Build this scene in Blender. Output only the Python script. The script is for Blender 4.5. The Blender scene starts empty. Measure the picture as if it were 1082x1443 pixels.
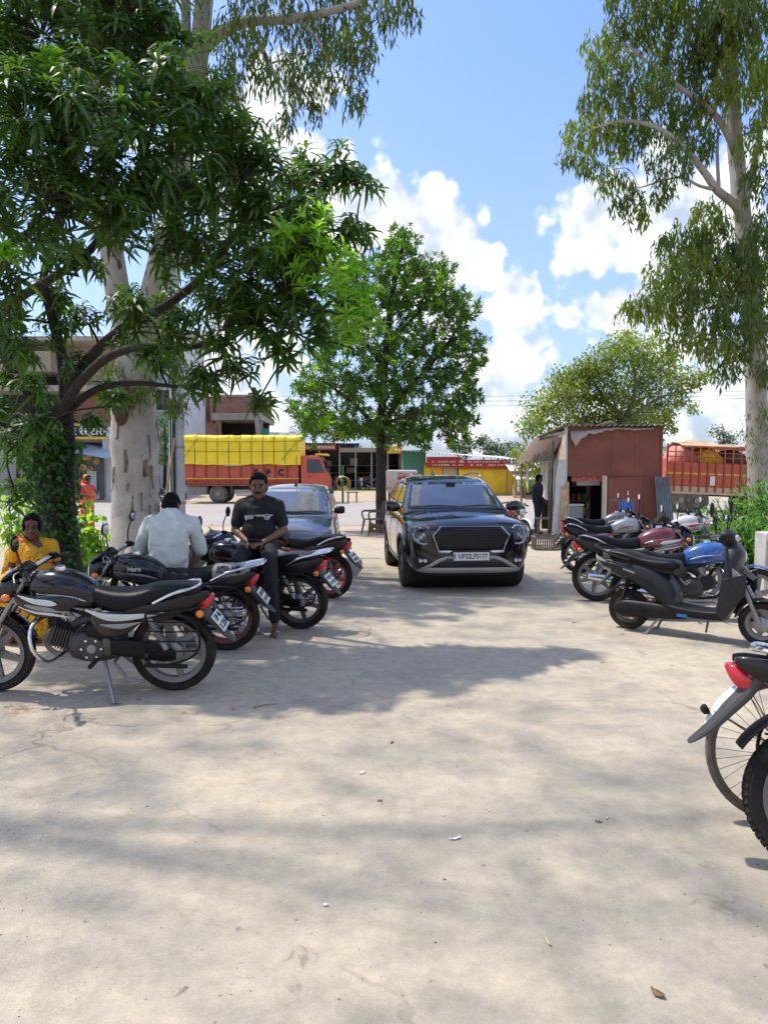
import bpy, bmesh, math, random
import numpy as np
from mathutils import Vector, Matrix, Euler, noise as mnoise
from mathutils.bvhtree import BVHTree
random.seed(7); rng = np.random.default_rng(7)
S = bpy.context.scene
COL = S.collection
PI = math.pi
R = math.radians

# ------------------------------------------------------------------ camera
CAM_H, FPX, PITCH = 1.65, 1042.0, math.atan(53.5/1042)
cd = bpy.data.cameras.new('camera'); cam = bpy.data.objects.new('camera', cd); COL.objects.link(cam)
cd.sensor_fit = 'VERTICAL'; cd.sensor_height = 24; cd.lens = FPX/1443*24; cd.clip_end = 3000; cd.clip_start = 0.05
cam.location = (0, 0, CAM_H); cam.rotation_euler = (PI/2-PITCH, 0, 0)
S.camera = cam

# ------------------------------------------------------------------ sun and sky
SUN_EL, SUN_AZ = R(64), R(-66)            # azimuth clockwise from +Y
sd = bpy.data.lights.new('sun', 'SUN'); sun = bpy.data.objects.new('sun', sd); COL.objects.link(sun)
sd.energy = 2.25; sd.angle = R(0.9); sd.color = (1.0, .94, .85)
sv = Vector((math.sin(SUN_AZ)*math.cos(SUN_EL), math.cos(SUN_AZ)*math.cos(SUN_EL), math.sin(SUN_EL)))
sun.rotation_euler = sv.to_track_quat('Z', 'Y').to_euler(); sun.location = sv*60
S.view_settings.view_transform = 'Standard'; S.view_settings.look = 'None'
S.view_settings.gamma = 1; S.view_settings.use_curve_mapping = False
S.view_settings.exposure = 1.16

def px_azel(px, py):
    a = PITCH
    d = Vector((px-541, FPX*math.cos(a)+(721.5-py)*math.sin(a), -FPX*math.sin(a)+(721.5-py)*math.cos(a))).normalized()
    return math.atan2(d.x, d.y), math.asin(d.z)

W = bpy.data.worlds.new('World'); S.world = W; W.use_nodes = True
def make_world():
    nt = W.node_tree; nt.nodes.clear(); N = nt.nodes.new; L = nt.links.new
    def math_(op, a, b=None, c=None, clamp=False):
        n = N('ShaderNodeMath'); n.operation = op; n.use_clamp = clamp
        for i, q in enumerate((a, b, c)):
            if q is None: continue
            if isinstance(q, (int, float)): n.inputs[i].default_value = q
            else: L(q, n.inputs[i])
        return n.outputs[0]
    def vec(op, a, b=None):
        n = N('ShaderNodeVectorMath'); n.operation = op
        for i, q in enumerate((a, b)):
            if q is None: continue
            if isinstance(q, (tuple, list)): n.inputs[i].default_value = q
            else: L(q, n.inputs[i])
        return n
    sky = N('ShaderNodeTexSky'); sky.sky_type = 'NISHITA'; sky.sun_disc = False
    sky.sun_elevation = SUN_EL; sky.sun_rotation = SUN_AZ
    sky.air_density = 1.35; sky.dust_density = 2.2; sky.ozone_density = 2.5; sky.altitude = 100
    tc = N('ShaderNodeTexCoord'); D = tc.outputs['Generated']
    sep = N('ShaderNodeSeparateXYZ'); L(D, sep.inputs[0])
    az = math_('ARCTAN2', sep.outputs[0], sep.outputs[1]); el = math_('ARCSINE', sep.outputs[2])
    comb = N('ShaderNodeCombineXYZ'); L(az, comb.inputs[0]); L(el, comb.inputs[1])
    P = comb.outputs[0]
    def fbm(p, scale, detail, rough=.55):
        n = N('ShaderNodeTexNoise'); n.noise_dimensions = '2D'; n.inputs['Scale'].default_value = scale; n.inputs['Detail'].default_value = detail
        n.inputs['Roughness'].default_value = rough; L(p, n.inputs['Vector']); return n
    wn = fbm(P, 7.0, 4)
    w1 = vec('SUBTRACT', wn.outputs['Color'], (.5, .5, .5)).outputs[0]
    w2 = vec('MULTIPLY', w1, (.10, .10, 0)).outputs[0]
    PW = vec('ADD', P, w2).outputs[0]
    def billow(p, scale):
        v = N('ShaderNodeTexVoronoi'); v.voronoi_dimensions = '2D'; v.feature = 'F1'
        v.inputs['Scale'].default_value = scale; v.inputs['Detail'].default_value = 1.0; v.inputs['Roughness'].default_value = .55
        L(p, v.inputs['Vector']); return math_('SUBTRACT', .62, v.outputs['Distance'])
    # measured cloud banks: (px, py, rx, ry, weight)
    blobs = [(500,300,85,95,1),(545,255,38,45,1),(585,330,70,75,1),(645,345,50,50,.95),(695,372,38,38,.8),(600,430,110,70,.9),
             (735,408,44,44,1),(715,450,55,70,1),(700,535,75,90,.75),(860,300,80,70,1),(925,262,70,62,1),(985,300,90,80,1),
             (905,345,120,55,.85),(815,455,48,30,.7),(890,440,70,60,.8),(980,450,90,70,.7),(420,140,70,50,.8),(330,230,130,90,.8),
             (410,620,110,90,.75),(660,590,130,40,.55),(840,590,160,40,.55),(1040,560,110,70,.7),(300,560,140,120,.8),(1110,400,90,90,.8)]
    def field(Pin):
        f = None
        for (px, py, rx, ry, w) in blobs:
            a, e = px_azel(px, py)
            v = vec('SUBTRACT', Pin, (a, e, 0)).outputs[0]
            v = vec('MULTIPLY', v, (1042/rx, 1042/ry, 0)).outputs[0]
            d = math_('MULTIPLY_ADD', vec('LENGTH', v).outputs['Value'], -w, w)
            f = d if f is None else math_('SMOOTH_MAX', f, d, .15)
        return f
    f = field(PW)
    # the same kind of cloud goes on round the rest of the sky
    wide = fbm(P, 2.3, 5)
    inx = math_('MULTIPLY', math_('LESS_THAN', math_('ABSOLUTE', az), .60), math_('LESS_THAN', el, .66))
    out = math_('MULTIPLY_ADD', wide.outputs[0], 5.0, -2.45)
    out = math_('MULTIPLY_ADD', inx, -3.0, out)
    f = math_('SMOOTH_MAX', f, out, .1)
    b = math_('ADD', math_('MULTIPLY', billow(P, 16), .55), math_('MULTIPLY', billow(P, 42), .25))
    dens = math_('ADD', f, b)
    fine = fbm(P, 40, 6)
    dens = math_('ADD', dens, math_('MULTIPLY_ADD', fine.outputs[0], .22, -.11))
    mr = N('ShaderNodeMapRange'); mr.interpolation_type = 'SMOOTHSTEP'; L(dens, mr.inputs[0])
    mr.inputs[1].default_value = -.02; mr.inputs[2].default_value = .32; alpha = mr.outputs[0]
    # wispy veil low over the horizon
    veil = N('ShaderNodeMapRange'); L(el, veil.inputs[0]); veil.inputs[1].default_value = .50; veil.inputs[2].default_value = .0
    veil.inputs[3].default_value = 0; veil.inputs[4].default_value = .55
    hv = fbm(P, 5, 5); veila = math_('MULTIPLY', veil.outputs[0], math_('MULTIPLY_ADD', hv.outputs[0], .9, .45), clamp=True)
    # relief inside the clouds: lit upper right billows, greyer hollows
    P2 = vec('ADD', P, (-.018, -.030, 0)).outputs[0]
    b2 = math_('ADD', math_('MULTIPLY', billow(P2, 16), .55), math_('MULTIPLY', billow(P2, 42), .25))
    rel = math_('SUBTRACT', b, b2)
    core = N('ShaderNodeMapRange'); L(dens, core.inputs[0]); core.inputs[1].default_value = .35; core.inputs[2].default_value = 1.5
    core.inputs[3].default_value = .0; core.inputs[4].default_value = -.36
    sh = math_('ADD', math_('MULTIPLY_ADD', rel, .9, .93), core.outputs[0])
    ccol = N('ShaderNodeMix'); ccol.data_type = 'RGBA'; ccol.clamp_factor = True
    shm = N('ShaderNodeMapRange'); L(sh, shm.inputs[0]); shm.inputs[1].default_value = .50; shm.inputs[2].default_value = 1.06
    L(shm.outputs[0], ccol.inputs['Factor']); ccol.inputs['A'].default_value = (1.95, 2.3, 2.85, 1); ccol.inputs['B'].default_value = (3.85, 3.93, 4.05, 1)
    skyc = N('ShaderNodeMix'); skyc.data_type = 'RGBA'; skyc.blend_type = 'MULTIPLY'; skyc.inputs['Factor'].default_value = 1
    L(sky.outputs[0], skyc.inputs['A']); skyc.inputs['B'].default_value = (.53, .60, .845, 1)
    m1 = N('ShaderNodeMix'); m1.data_type = 'RGBA'; L(veila, m1.inputs['Factor']); L(skyc.outputs['Result'], m1.inputs['A']); m1.inputs['B'].default_value = (2.0, 2.4, 3.15, 1)
    m2 = N('ShaderNodeMix'); m2.data_type = 'RGBA'; L(alpha, m2.inputs['Factor']); L(m1.outputs['Result'], m2.inputs['A']); L(ccol.outputs['Result'], m2.inputs['B'])
    bg = N('ShaderNodeBackground'); bg.inputs[1].default_value = .142; L(m2.outputs['Result'], bg.inputs[0])
    o = N('ShaderNodeOutputWorld'); L(bg.outputs[0], o.inputs[0])
make_world()
W.cycles.sampling_method = 'MANUAL'; W.cycles.sample_map_resolution = 256
S.cycles.max_bounces = 6; S.cycles.transparent_max_bounces = 6; S.cycles.diffuse_bounces = 3; S.cycles.glossy_bounces = 3
S.cycles.use_denoising = True; S.cycles.sample_clamp_indirect = 6; S.cycles.caustics_reflective = False; S.cycles.caustics_refractive = False

# ------------------------------------------------------------------ helpers
def ray(px, py):
    a = PITCH
    return Vector((px-541, FPX*math.cos(a)+(721.5-py)*math.sin(a), -FPX*math.sin(a)+(721.5-py)*math.cos(a)))
def at(px, py, Y):
    d = ray(px, py); return Vector((0, 0, CAM_H)) + d*(Y/d.y)
def G(px, py, z=0.0):
    d = ray(px, py); return Vector((0, 0, CAM_H)) + d*((z-CAM_H)/d.z)

MATS = {}
def mat(name, col, rough=.6, metal=0., var=.12, vs=6., bump=0., bs=60., coat=0., dust=0., dcol=(.36,.30,.23), spec=.5, sss=0., ds=5.):
    if name in MATS: return MATS[name]
    m = bpy.data.materials.new(name); m.use_nodes = True; nt = m.node_tree; N = nt.nodes.new; L = nt.links.new
    p = nt.nodes['Principled BSDF']; p.inputs['Roughness'].default_value = rough; p.inputs['Metallic'].default_value = metal
    p.inputs['Specular IOR Level'].default_value = spec; p.inputs['Coat Weight'].default_value = coat; p.inputs['Coat Roughness'].default_value = .06
    tc = N('ShaderNodeTexCoord')
    n1 = N('ShaderNodeTexNoise'); n1.inputs['Scale'].default_value = vs; n1.inputs['Detail'].default_value = 6; n1.inputs['Roughness'].default_value = .6
    L(tc.outputs['Object'], n1.inputs['Vector'])
    mr = N('ShaderNodeMapRange'); L(n1.outputs[0], mr.inputs[0]); mr.inputs[1].default_value = .3; mr.inputs[2].default_value = .7
    mr.inputs[3].default_value = 1-var; mr.inputs[4].default_value = 1+var
    mx = N('ShaderNodeMix'); mx.data_type = 'RGBA'; mx.blend_type = 'MULTIPLY'; mx.inputs['Factor'].default_value = 1
    mx.inputs['A'].default_value = (*col, 1); L(mr.outputs[0], mx.inputs['B']); out = mx.outputs['Result']
    if dust > 0:
        n2 = N('ShaderNodeTexNoise'); n2.inputs['Scale'].default_value = ds; n2.inputs['Detail'].default_value = 7; n2.inputs['Roughness'].default_value = .68
        L(tc.outputs['Object'], n2.inputs['Vector'])
        r2 = N('ShaderNodeMapRange'); L(n2.outputs[0], r2.inputs[0]); r2.inputs[1].default_value = .38; r2.inputs[2].default_value = .72
        r2.inputs[3].default_value = dust*.25; r2.inputs[4].default_value = min(1, dust*1.4)
        m2 = N('ShaderNodeMix'); m2.data_type = 'RGBA'; L(r2.outputs[0], m2.inputs['Factor']); L(out, m2.inputs['A']); m2.inputs['B'].default_value = (*dcol, 1)
        out = m2.outputs['Result']
        rr = N('ShaderNodeMapRange'); L(r2.outputs[0], rr.inputs[0]); rr.inputs[3].default_value = rough; rr.inputs[4].default_value = min(1, rough+.5)
        L(rr.outputs[0], p.inputs['Roughness'])
    L(out, p.inputs['Base Color'])
    if bump > 0:
        n3 = N('ShaderNodeTexNoise'); n3.inputs['Scale'].default_value = bs; n3.inputs['Detail'].default_value = 4
        L(tc.outputs['Object'], n3.inputs['Vector'])
        b = N('ShaderNodeBump'); b.inputs['Strength'].default_value = bump; b.inputs['Distance'].default_value = .01
        L(n3.outputs[0], b.inputs['Height']); L(b.outputs[0], p.inputs['Normal'])
    if sss > 0: p.inputs['Subsurface Weight'].default_value = sss; p.inputs['Subsurface Radius'].default_value = (.02, .008, .004)
    MATS[name] = m; return m

def leafmat(name, c1, c2, rough=.38, trans=.35, tcol=None, spec=.5):
    if name in MATS: return MATS[name]
    m = bpy.data.materials.new(name); m.use_nodes = True; nt = m.node_tree; N = nt.nodes.new; L = nt.links.new
    p = nt.nodes['Principled BSDF']; p.inputs['Roughness'].default_value = rough; p.inputs['Specular IOR Level'].default_value = spec
    g = N('ShaderNodeNewGeometry')
    mx = N('ShaderNodeMix'); mx.data_type = 'RGBA'; L(g.outputs['Random Per Island'], mx.inputs['Factor'])
    mx.inputs['A'].default_value = (*c1, 1); mx.inputs['B'].default_value = (*c2, 1)
    L(mx.outputs['Result'], p.inputs['Base Color'])
    t = N('ShaderNodeBsdfTranslucent'); m2 = N('ShaderNodeMix'); m2.data_type = 'RGBA'; m2.blend_type = 'MULTIPLY'; m2.inputs['Factor'].default_value = 1
    L(mx.outputs['Result'], m2.inputs['A']); m2.inputs['B'].default_value = (*(tcol or (1.9, 2.3, .8)), 1); L(m2.outputs['Result'], t.inputs[0])
    ms = N('ShaderNodeMixShader'); ms.inputs[0].default_value = trans; L(p.outputs[0], ms.inputs[1]); L(t.outputs[0], ms.inputs[2])
    L(ms.outputs[0], nt.nodes['Material Output'].inputs['Surface']); MATS[name] = m; return m

def tag(o, label=None, cat=None, group=None, kind=None):
    if label: o['label'] = label
    if cat: o['category'] = cat
    if group: o['group'] = group
    if kind: o['kind'] = kind
    return o
def thing(name, label, cat, loc=(0,0,0), rz=0, group=None, rot=None, sc=1):
    o = bpy.data.objects.new(name, None); COL.objects.link(o); o.location = loc; o.rotation_euler = rot or (0, 0, rz); o.scale = (sc,)*3
    o.empty_display_size = .1
    return tag(o, label, cat, group)
def link(name, me, parent=None, mats=None):
    if mats is not None:
        for m in (mats if isinstance(mats, (list, tuple)) else [mats]): me.materials.append(m)
    o = bpy.data.objects.new(name, me); COL.objects.link(o); o.parent = parent; return o
def copy_tree(o, parent=None):
    c = o.copy(); COL.objects.link(c); c.parent = parent
    for ch in o.children: copy_tree(ch, c)
    return c
def V3(*a): return Vector(a if len(a) == 3 else a[0])
def frame(t):
    t = t.normalized(); u = Vector((0, 0, 1)) if abs(t.z) < .95 else Vector((1, 0, 0))
    a = t.cross(u).normalized(); return a, a.cross(t).normalized()
def spline(pts, k=4):
    """Catmull-Rom through points (tuples of any length)"""
    p = [np.array(q, float) for q in pts]; out = []
    for i in range(len(p)-1):
        a, b, c, d = p[max(i-1, 0)], p[i], p[i+1], p[min(i+2, len(p)-1)]
        for j in range(k):
            t = j/k
            out.append(.5*((2*b)+(c-a)*t+(2*a-5*b+4*c-d)*t*t+(3*b-a-3*c+d)*t**3))
    out.append(p[-1]); return out

class MB:
    def __init__(s): s.v = []; s.f = []; s.m = []
    def add(s, v, f, mi=0):
        o = len(s.v); s.v.extend((float(q[0]), float(q[1]), float(q[2])) for q in v)
        s.f.extend([i+o for i in q] for q in f); s.m.extend([mi]*len(f)); return s
    def box(s, c, d, rot=None, mi=0):
        x, y, z = d[0]/2, d[1]/2, d[2]/2; c = Vector(c)
        v = [Vector(q) for q in ((-x,-y,-z),(x,-y,-z),(x,y,-z),(-x,y,-z),(-x,-y,z),(x,-y,z),(x,y,z),(-x,y,z))]
        if rot is not None:
            Mx = rot if isinstance(rot, Matrix) else Euler(rot).to_matrix(); v = [Mx @ q for q in v]
        return s.add([c+q for q in v], [(3,2,1,0),(4,5,6,7),(0,1,5,4),(1,2,6,5),(2,3,7,6),(3,0,4,7)], mi)
    def bar(s, a, b, w, h, mi=0):
        a, b = Vector(a), Vector(b); t = (b-a); L = t.length; t.normalize(); u, n = frame(t)
        Mx = Matrix((u, t, n)).transposed(); return s.box((a+b)/2, (w, L, h), Mx, mi)
    def tube(s, pts, r, n=8, mi=0, k=0, caps=True, flat=1.0):
        pts = [tuple(p) for p in pts]; rs = list(r) if isinstance(r, (list, tuple)) else [r]*len(pts)
        if k: q = spline([(*p, a) for p, a in zip(pts, rs)], k); pts = [Vector(p[:3]) for p in q]; rs = [p[3] for p in q]
        else: pts = [Vector(p) for p in pts]
        ts = []
        for i in range(len(pts)):
            ts.append((pts[min(i+1, len(pts)-1)]-pts[max(i-1, 0)]).normalized())
        u, w = frame(ts[0]); v = []; f = []
        for i, (p, t, a) in enumerate(zip(pts, ts, rs)):
            u = (u - t*u.dot(t)); u = u.normalized() if u.length > 1e-6 else frame(t)[0]; w = t.cross(u)
            for j in range(n):
                th = 2*PI*j/n; v.append(p + (u*math.cos(th) + w*math.sin(th)*flat)*a)
        for i in range(len(pts)-1):
            for j in range(n): f.append((i*n+j, i*n+(j+1) % n, (i+1)*n+(j+1) % n, (i+1)*n+j))
        if caps: f.append(tuple(reversed(range(n)))); f.append(tuple((len(pts)-1)*n+j for j in range(n)))
        return s.add(v, f, mi)
    def lathe(s, prof, c=(0,0,0), ax='y', n=24, mi=0, closed=False, rot=None):
        v = []; f = []; c = Vector(c); m = len(prof)
        for j in range(n):
            th = 2*PI*j/n; cs, sn = math.cos(th), math.sin(th)
            for (r, h) in prof:
                q = Vector((r*cs, h, r*sn)) if ax == 'y' else Vector((r*cs, r*sn, h)) if ax == 'z' else Vector((h, r*cs, r*sn))
                if rot is not None: q = (rot if isinstance(rot, Matrix) else Euler(rot).to_matrix()) @ q
                v.append(c+q)
        for j in range(n):
            for i in range(m if closed else m-1):
                a, b = j*m+i, j*m+(i+1) % m; a2, b2 = ((j+1) % n)*m+i, ((j+1) % n)*m+(i+1) % m
                f.append((a, a2, b2, b) if ax != 'z' else (a, b, b2, a2)[::-1])
        return s.add(v, f, mi)
    def prism(s, poly, t0, t1, pl='xz', mi=0):
        def P(a, b, t): return (a, t, b) if pl == 'xz' else (a, b, t) if pl == 'xy' else (t, a, b)
        n = len(poly); v = [P(a, b, t0) for a, b in poly]+[P(a, b, t1) for a, b in poly]
        f = [tuple(range(n)), tuple(reversed(range(n, 2*n)))]+[(i, n+i, n+(i+1) % n, (i+1) % n) for i in range(n)]
        return s.add(v, f, mi)
    def loft(s, secs, n=16, mi=0, k=3, ax='x'):
        """secs: (t, a, b, ra, rb, e [, low]) along ax: centre (a,b), half sizes, superellipse exponent, flattening of the lower half"""
        secs = [tuple(q)+(1.0,)*(7-len(q)) if len(q) < 7 else q for q in secs]
        q = spline(secs, k) if k else secs; v = []; f = []
        for (t, a, b, ra, rb, e, low) in q:
            ra = max(ra, .001); rb = max(rb, .001)
            for j in range(n):
                th = 2*PI*j/n; c, si = math.cos(th), math.sin(th)
                y = a+ra*math.copysign(abs(c)**(2/e), c); z = b+rb*math.copysign(abs(si)**(2/e), si)*(low if si < 0 else 1)
                v.append((t, y, z) if ax == 'x' else (y, t, z) if ax == 'y' else (y, z, t))
        for i in range(len(q)-1):
            for j in range(n): f.append((i*n+j, i*n+(j+1) % n, (i+1)*n+(j+1) % n, (i+1)*n+j))
        f.append(tuple(reversed(range(n)))); f.append(tuple((len(q)-1)*n+j for j in range(n)))
        return s.add(v, f, mi)
    def ell(s, c, r, n=12, m=8, rot=None, mi=0):
        c = Vector(c); Mx = rot if isinstance(rot, Matrix) else Euler(rot).to_matrix() if rot is not None else Matrix.Identity(3)
        v = [c+Mx @ Vector((0, 0, -r[2]))]; f = []
        for i in range(1, m):
            ph = -PI/2+PI*i/m
            for j in range(n):
                th = 2*PI*j/n; v.append(c+Mx @ Vector((r[0]*math.cos(ph)*math.cos(th), r[1]*math.cos(ph)*math.sin(th), r[2]*math.sin(ph))))
        v.append(c+Mx @ Vector((0, 0, r[2]))); last = len(v)-1
        for j in range(n):
            f.append((0, 1+(j+1) % n, 1+j)); f.append((last, last-n+j, last-n+(j+1) % n))
            for i in range(m-2): a = 1+i*n; f.append((a+j, a+(j+1) % n, a+n+(j+1) % n, a+n+j))
        return s.add(v, f, mi)
    def cap(s, a, b, ra, rb, n=12, mi=0):
        """tapered capsule"""
        a, b = Vector(a), Vector(b); t = (b-a); L = t.length; t = t.normalized() if L > 1e-6 else Vector((0, 0, 1)); u, w = frame(t); v = []; f = []; rows = []
        for i in range(1, 4): th = PI/2*i/3; rows.append((a-t*ra*math.cos(th), ra*math.sin(th)))
        for i in range(1, 4): th = PI/2*(3-i)/3; rows.append((b+t*rb*math.sin(PI/2*(i-1)/3), rb*math.cos(PI/2*(i-1)/3)))
        v.append(a-t*ra)
        for (p, r) in rows:
            for j in range(n): th = 2*PI*j/n; v.append(p+(u*math.cos(th)+w*math.sin(th))*r)
        v.append(b+t*rb); last = len(v)-1; m = len(rows)
        for j in range(n):
            f.append((0, 1+(j+1) % n, 1+j)); f.append((last, last-n+j, last-n+(j+1) % n))
            for i in range(m-1): q = 1+i*n; f.append((q+j, q+(j+1) % n, q+n+(j+1) % n, q+n+j))
        return s.add(v, f, mi)
    def chain(s, pts, rs, n=12, mi=0):
        for i in range(len(pts)-1): s.cap(pts[i], pts[i+1], rs[i], rs[i+1], n, mi)
        return s
    def mesh(s, name='m', smooth=35, fix=True):
        me = bpy.data.meshes.new(name); me.from_pydata(s.v, [], s.f)
        me.polygons.foreach_set('material_index', s.m)
        if fix:
            bm = bmesh.new(); bm.from_mesh(me); bmesh.ops.recalc_face_normals(bm, faces=bm.faces); bm.to_mesh(me); bm.free()
        if smooth: me.shade_smooth(); me.set_sharp_from_angle(angle=R(smooth))
        me.update(); return me
    def build(s, name, mats, parent=None, label=None, cat=None, group=None, kind=None, smooth=35, bevel=0, loc=None, rz=None):
        o = link(name, s.mesh(name, smooth), parent, mats); tag(o, label, cat, group, kind)
        if loc is not None: o.location = loc
        if rz is not None: o.rotation_euler = (0, 0, rz)
        if bevel:
            b = o.modifiers.new('bevel', 'BEVEL'); b.width = bevel; b.segments = 2; b.limit_method = 'ANGLE'; b.angle_limit = R(40)
        return o

def np_mesh(name, V, F, mi=None, smooth=False):
    me = bpy.data.meshes.new(name); V = np.ascontiguousarray(V, np.float32); F = np.ascontiguousarray(F, np.int32); k = F.shape[1]
    me.vertices.add(len(V)); me.vertices.foreach_set('co', V.ravel())
    me.loops.add(F.size); me.loops.foreach_set('vertex_index', F.ravel())
    me.polygons.add(len(F)); me.polygons.foreach_set('loop_start', np.arange(0, F.size, k, dtype=np.int32))
    if mi is not None: me.polygons.foreach_set('material_index', np.ascontiguousarray(mi, np.int32))
    me.update(calc_edges=True)
    if smooth: me.shade_smooth()
    return me
def text_mesh(body, size, ext=.002, bold=0):
    c = bpy.data.curves.new('t', 'FONT'); c.body = body; c.size = size; c.extrude = ext; c.align_x = 'CENTER'; c.align_y = 'CENTER'; c.offset = bold; c.resolution_u = 3
    o = bpy.data.objects.new('t', c); COL.objects.link(o); dg = bpy.context.evaluated_depsgraph_get()
    me = bpy.data.meshes.new_from_object(o.evaluated_get(dg)); bpy.data.objects.remove(o); bpy.data.curves.remove(c); return me
def text(name, body, size, m, parent, Mx, ext=.002, sx=1, bold=0):
    me = text_mesh(body, size, ext, bold); me.transform(Mx @ Matrix.Diagonal((sx, 1, 1, 1))); me.materials.clear()
    return link(name, me, parent, m)
def apply_mods(o):
    dg = bpy.context.evaluated_depsgraph_get(); me = bpy.data.meshes.new_from_object(o.evaluated_get(dg)); o.modifiers.clear(); old = o.data; o.data = me; bpy.data.meshes.remove(old); return o
def TXZ(x, y, z, rz=0): # text standing upright facing -Y, then turned by rz
    return Matrix.Translation((x, y, z)) @ Matrix.Rotation(rz, 4, 'Z') @ Matrix.Rotation(PI/2, 4, 'X')

# ------------------------------------------------------------------ shared materials
BLACKP = mat('black_paint', (.004,.004,.005), .28, coat=.25, dust=.03, spec=.25)
BLACKPL = mat('black_plastic', (.005,.005,.006), .45, dust=.03, bump=.1, spec=.18)
RUBBER = mat('rubber', (.013,.0125,.012), .85, spec=.15, dust=.10, bump=.3, bs=120)
CHROME = mat('chrome', (.75,.75,.76), .16, 1, dust=.12)
STEEL = mat('dull_steel', (.30,.30,.30), .42, .85, dust=.3)
ALU = mat('engine_metal', (.05,.05,.052), .5, .5, dust=.2, dcol=(.22,.18,.14))
SEATM = mat('seat_vinyl', (.005,.005,.006), .36, bump=.2, bs=180, dust=.02, dcol=(.3,.3,.3), spec=.2)
REDL = mat('red_lens', (.55,.01,.02), .12, coat=.6)
AMBER = mat('amber_lens', (.8,.22,.01), .15, coat=.5)
CLEARL = mat('clear_lens', (.55,.57,.6), .08, .4, coat=1)
WHITEP = mat('white_paint', (.75,.75,.73), .5, dust=.18)
MIRROR = mat('mirror_glass', (.85,.88,.9), .03, 1, var=.01)
INK = mat('ink', (.01,.01,.012), .6)
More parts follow.
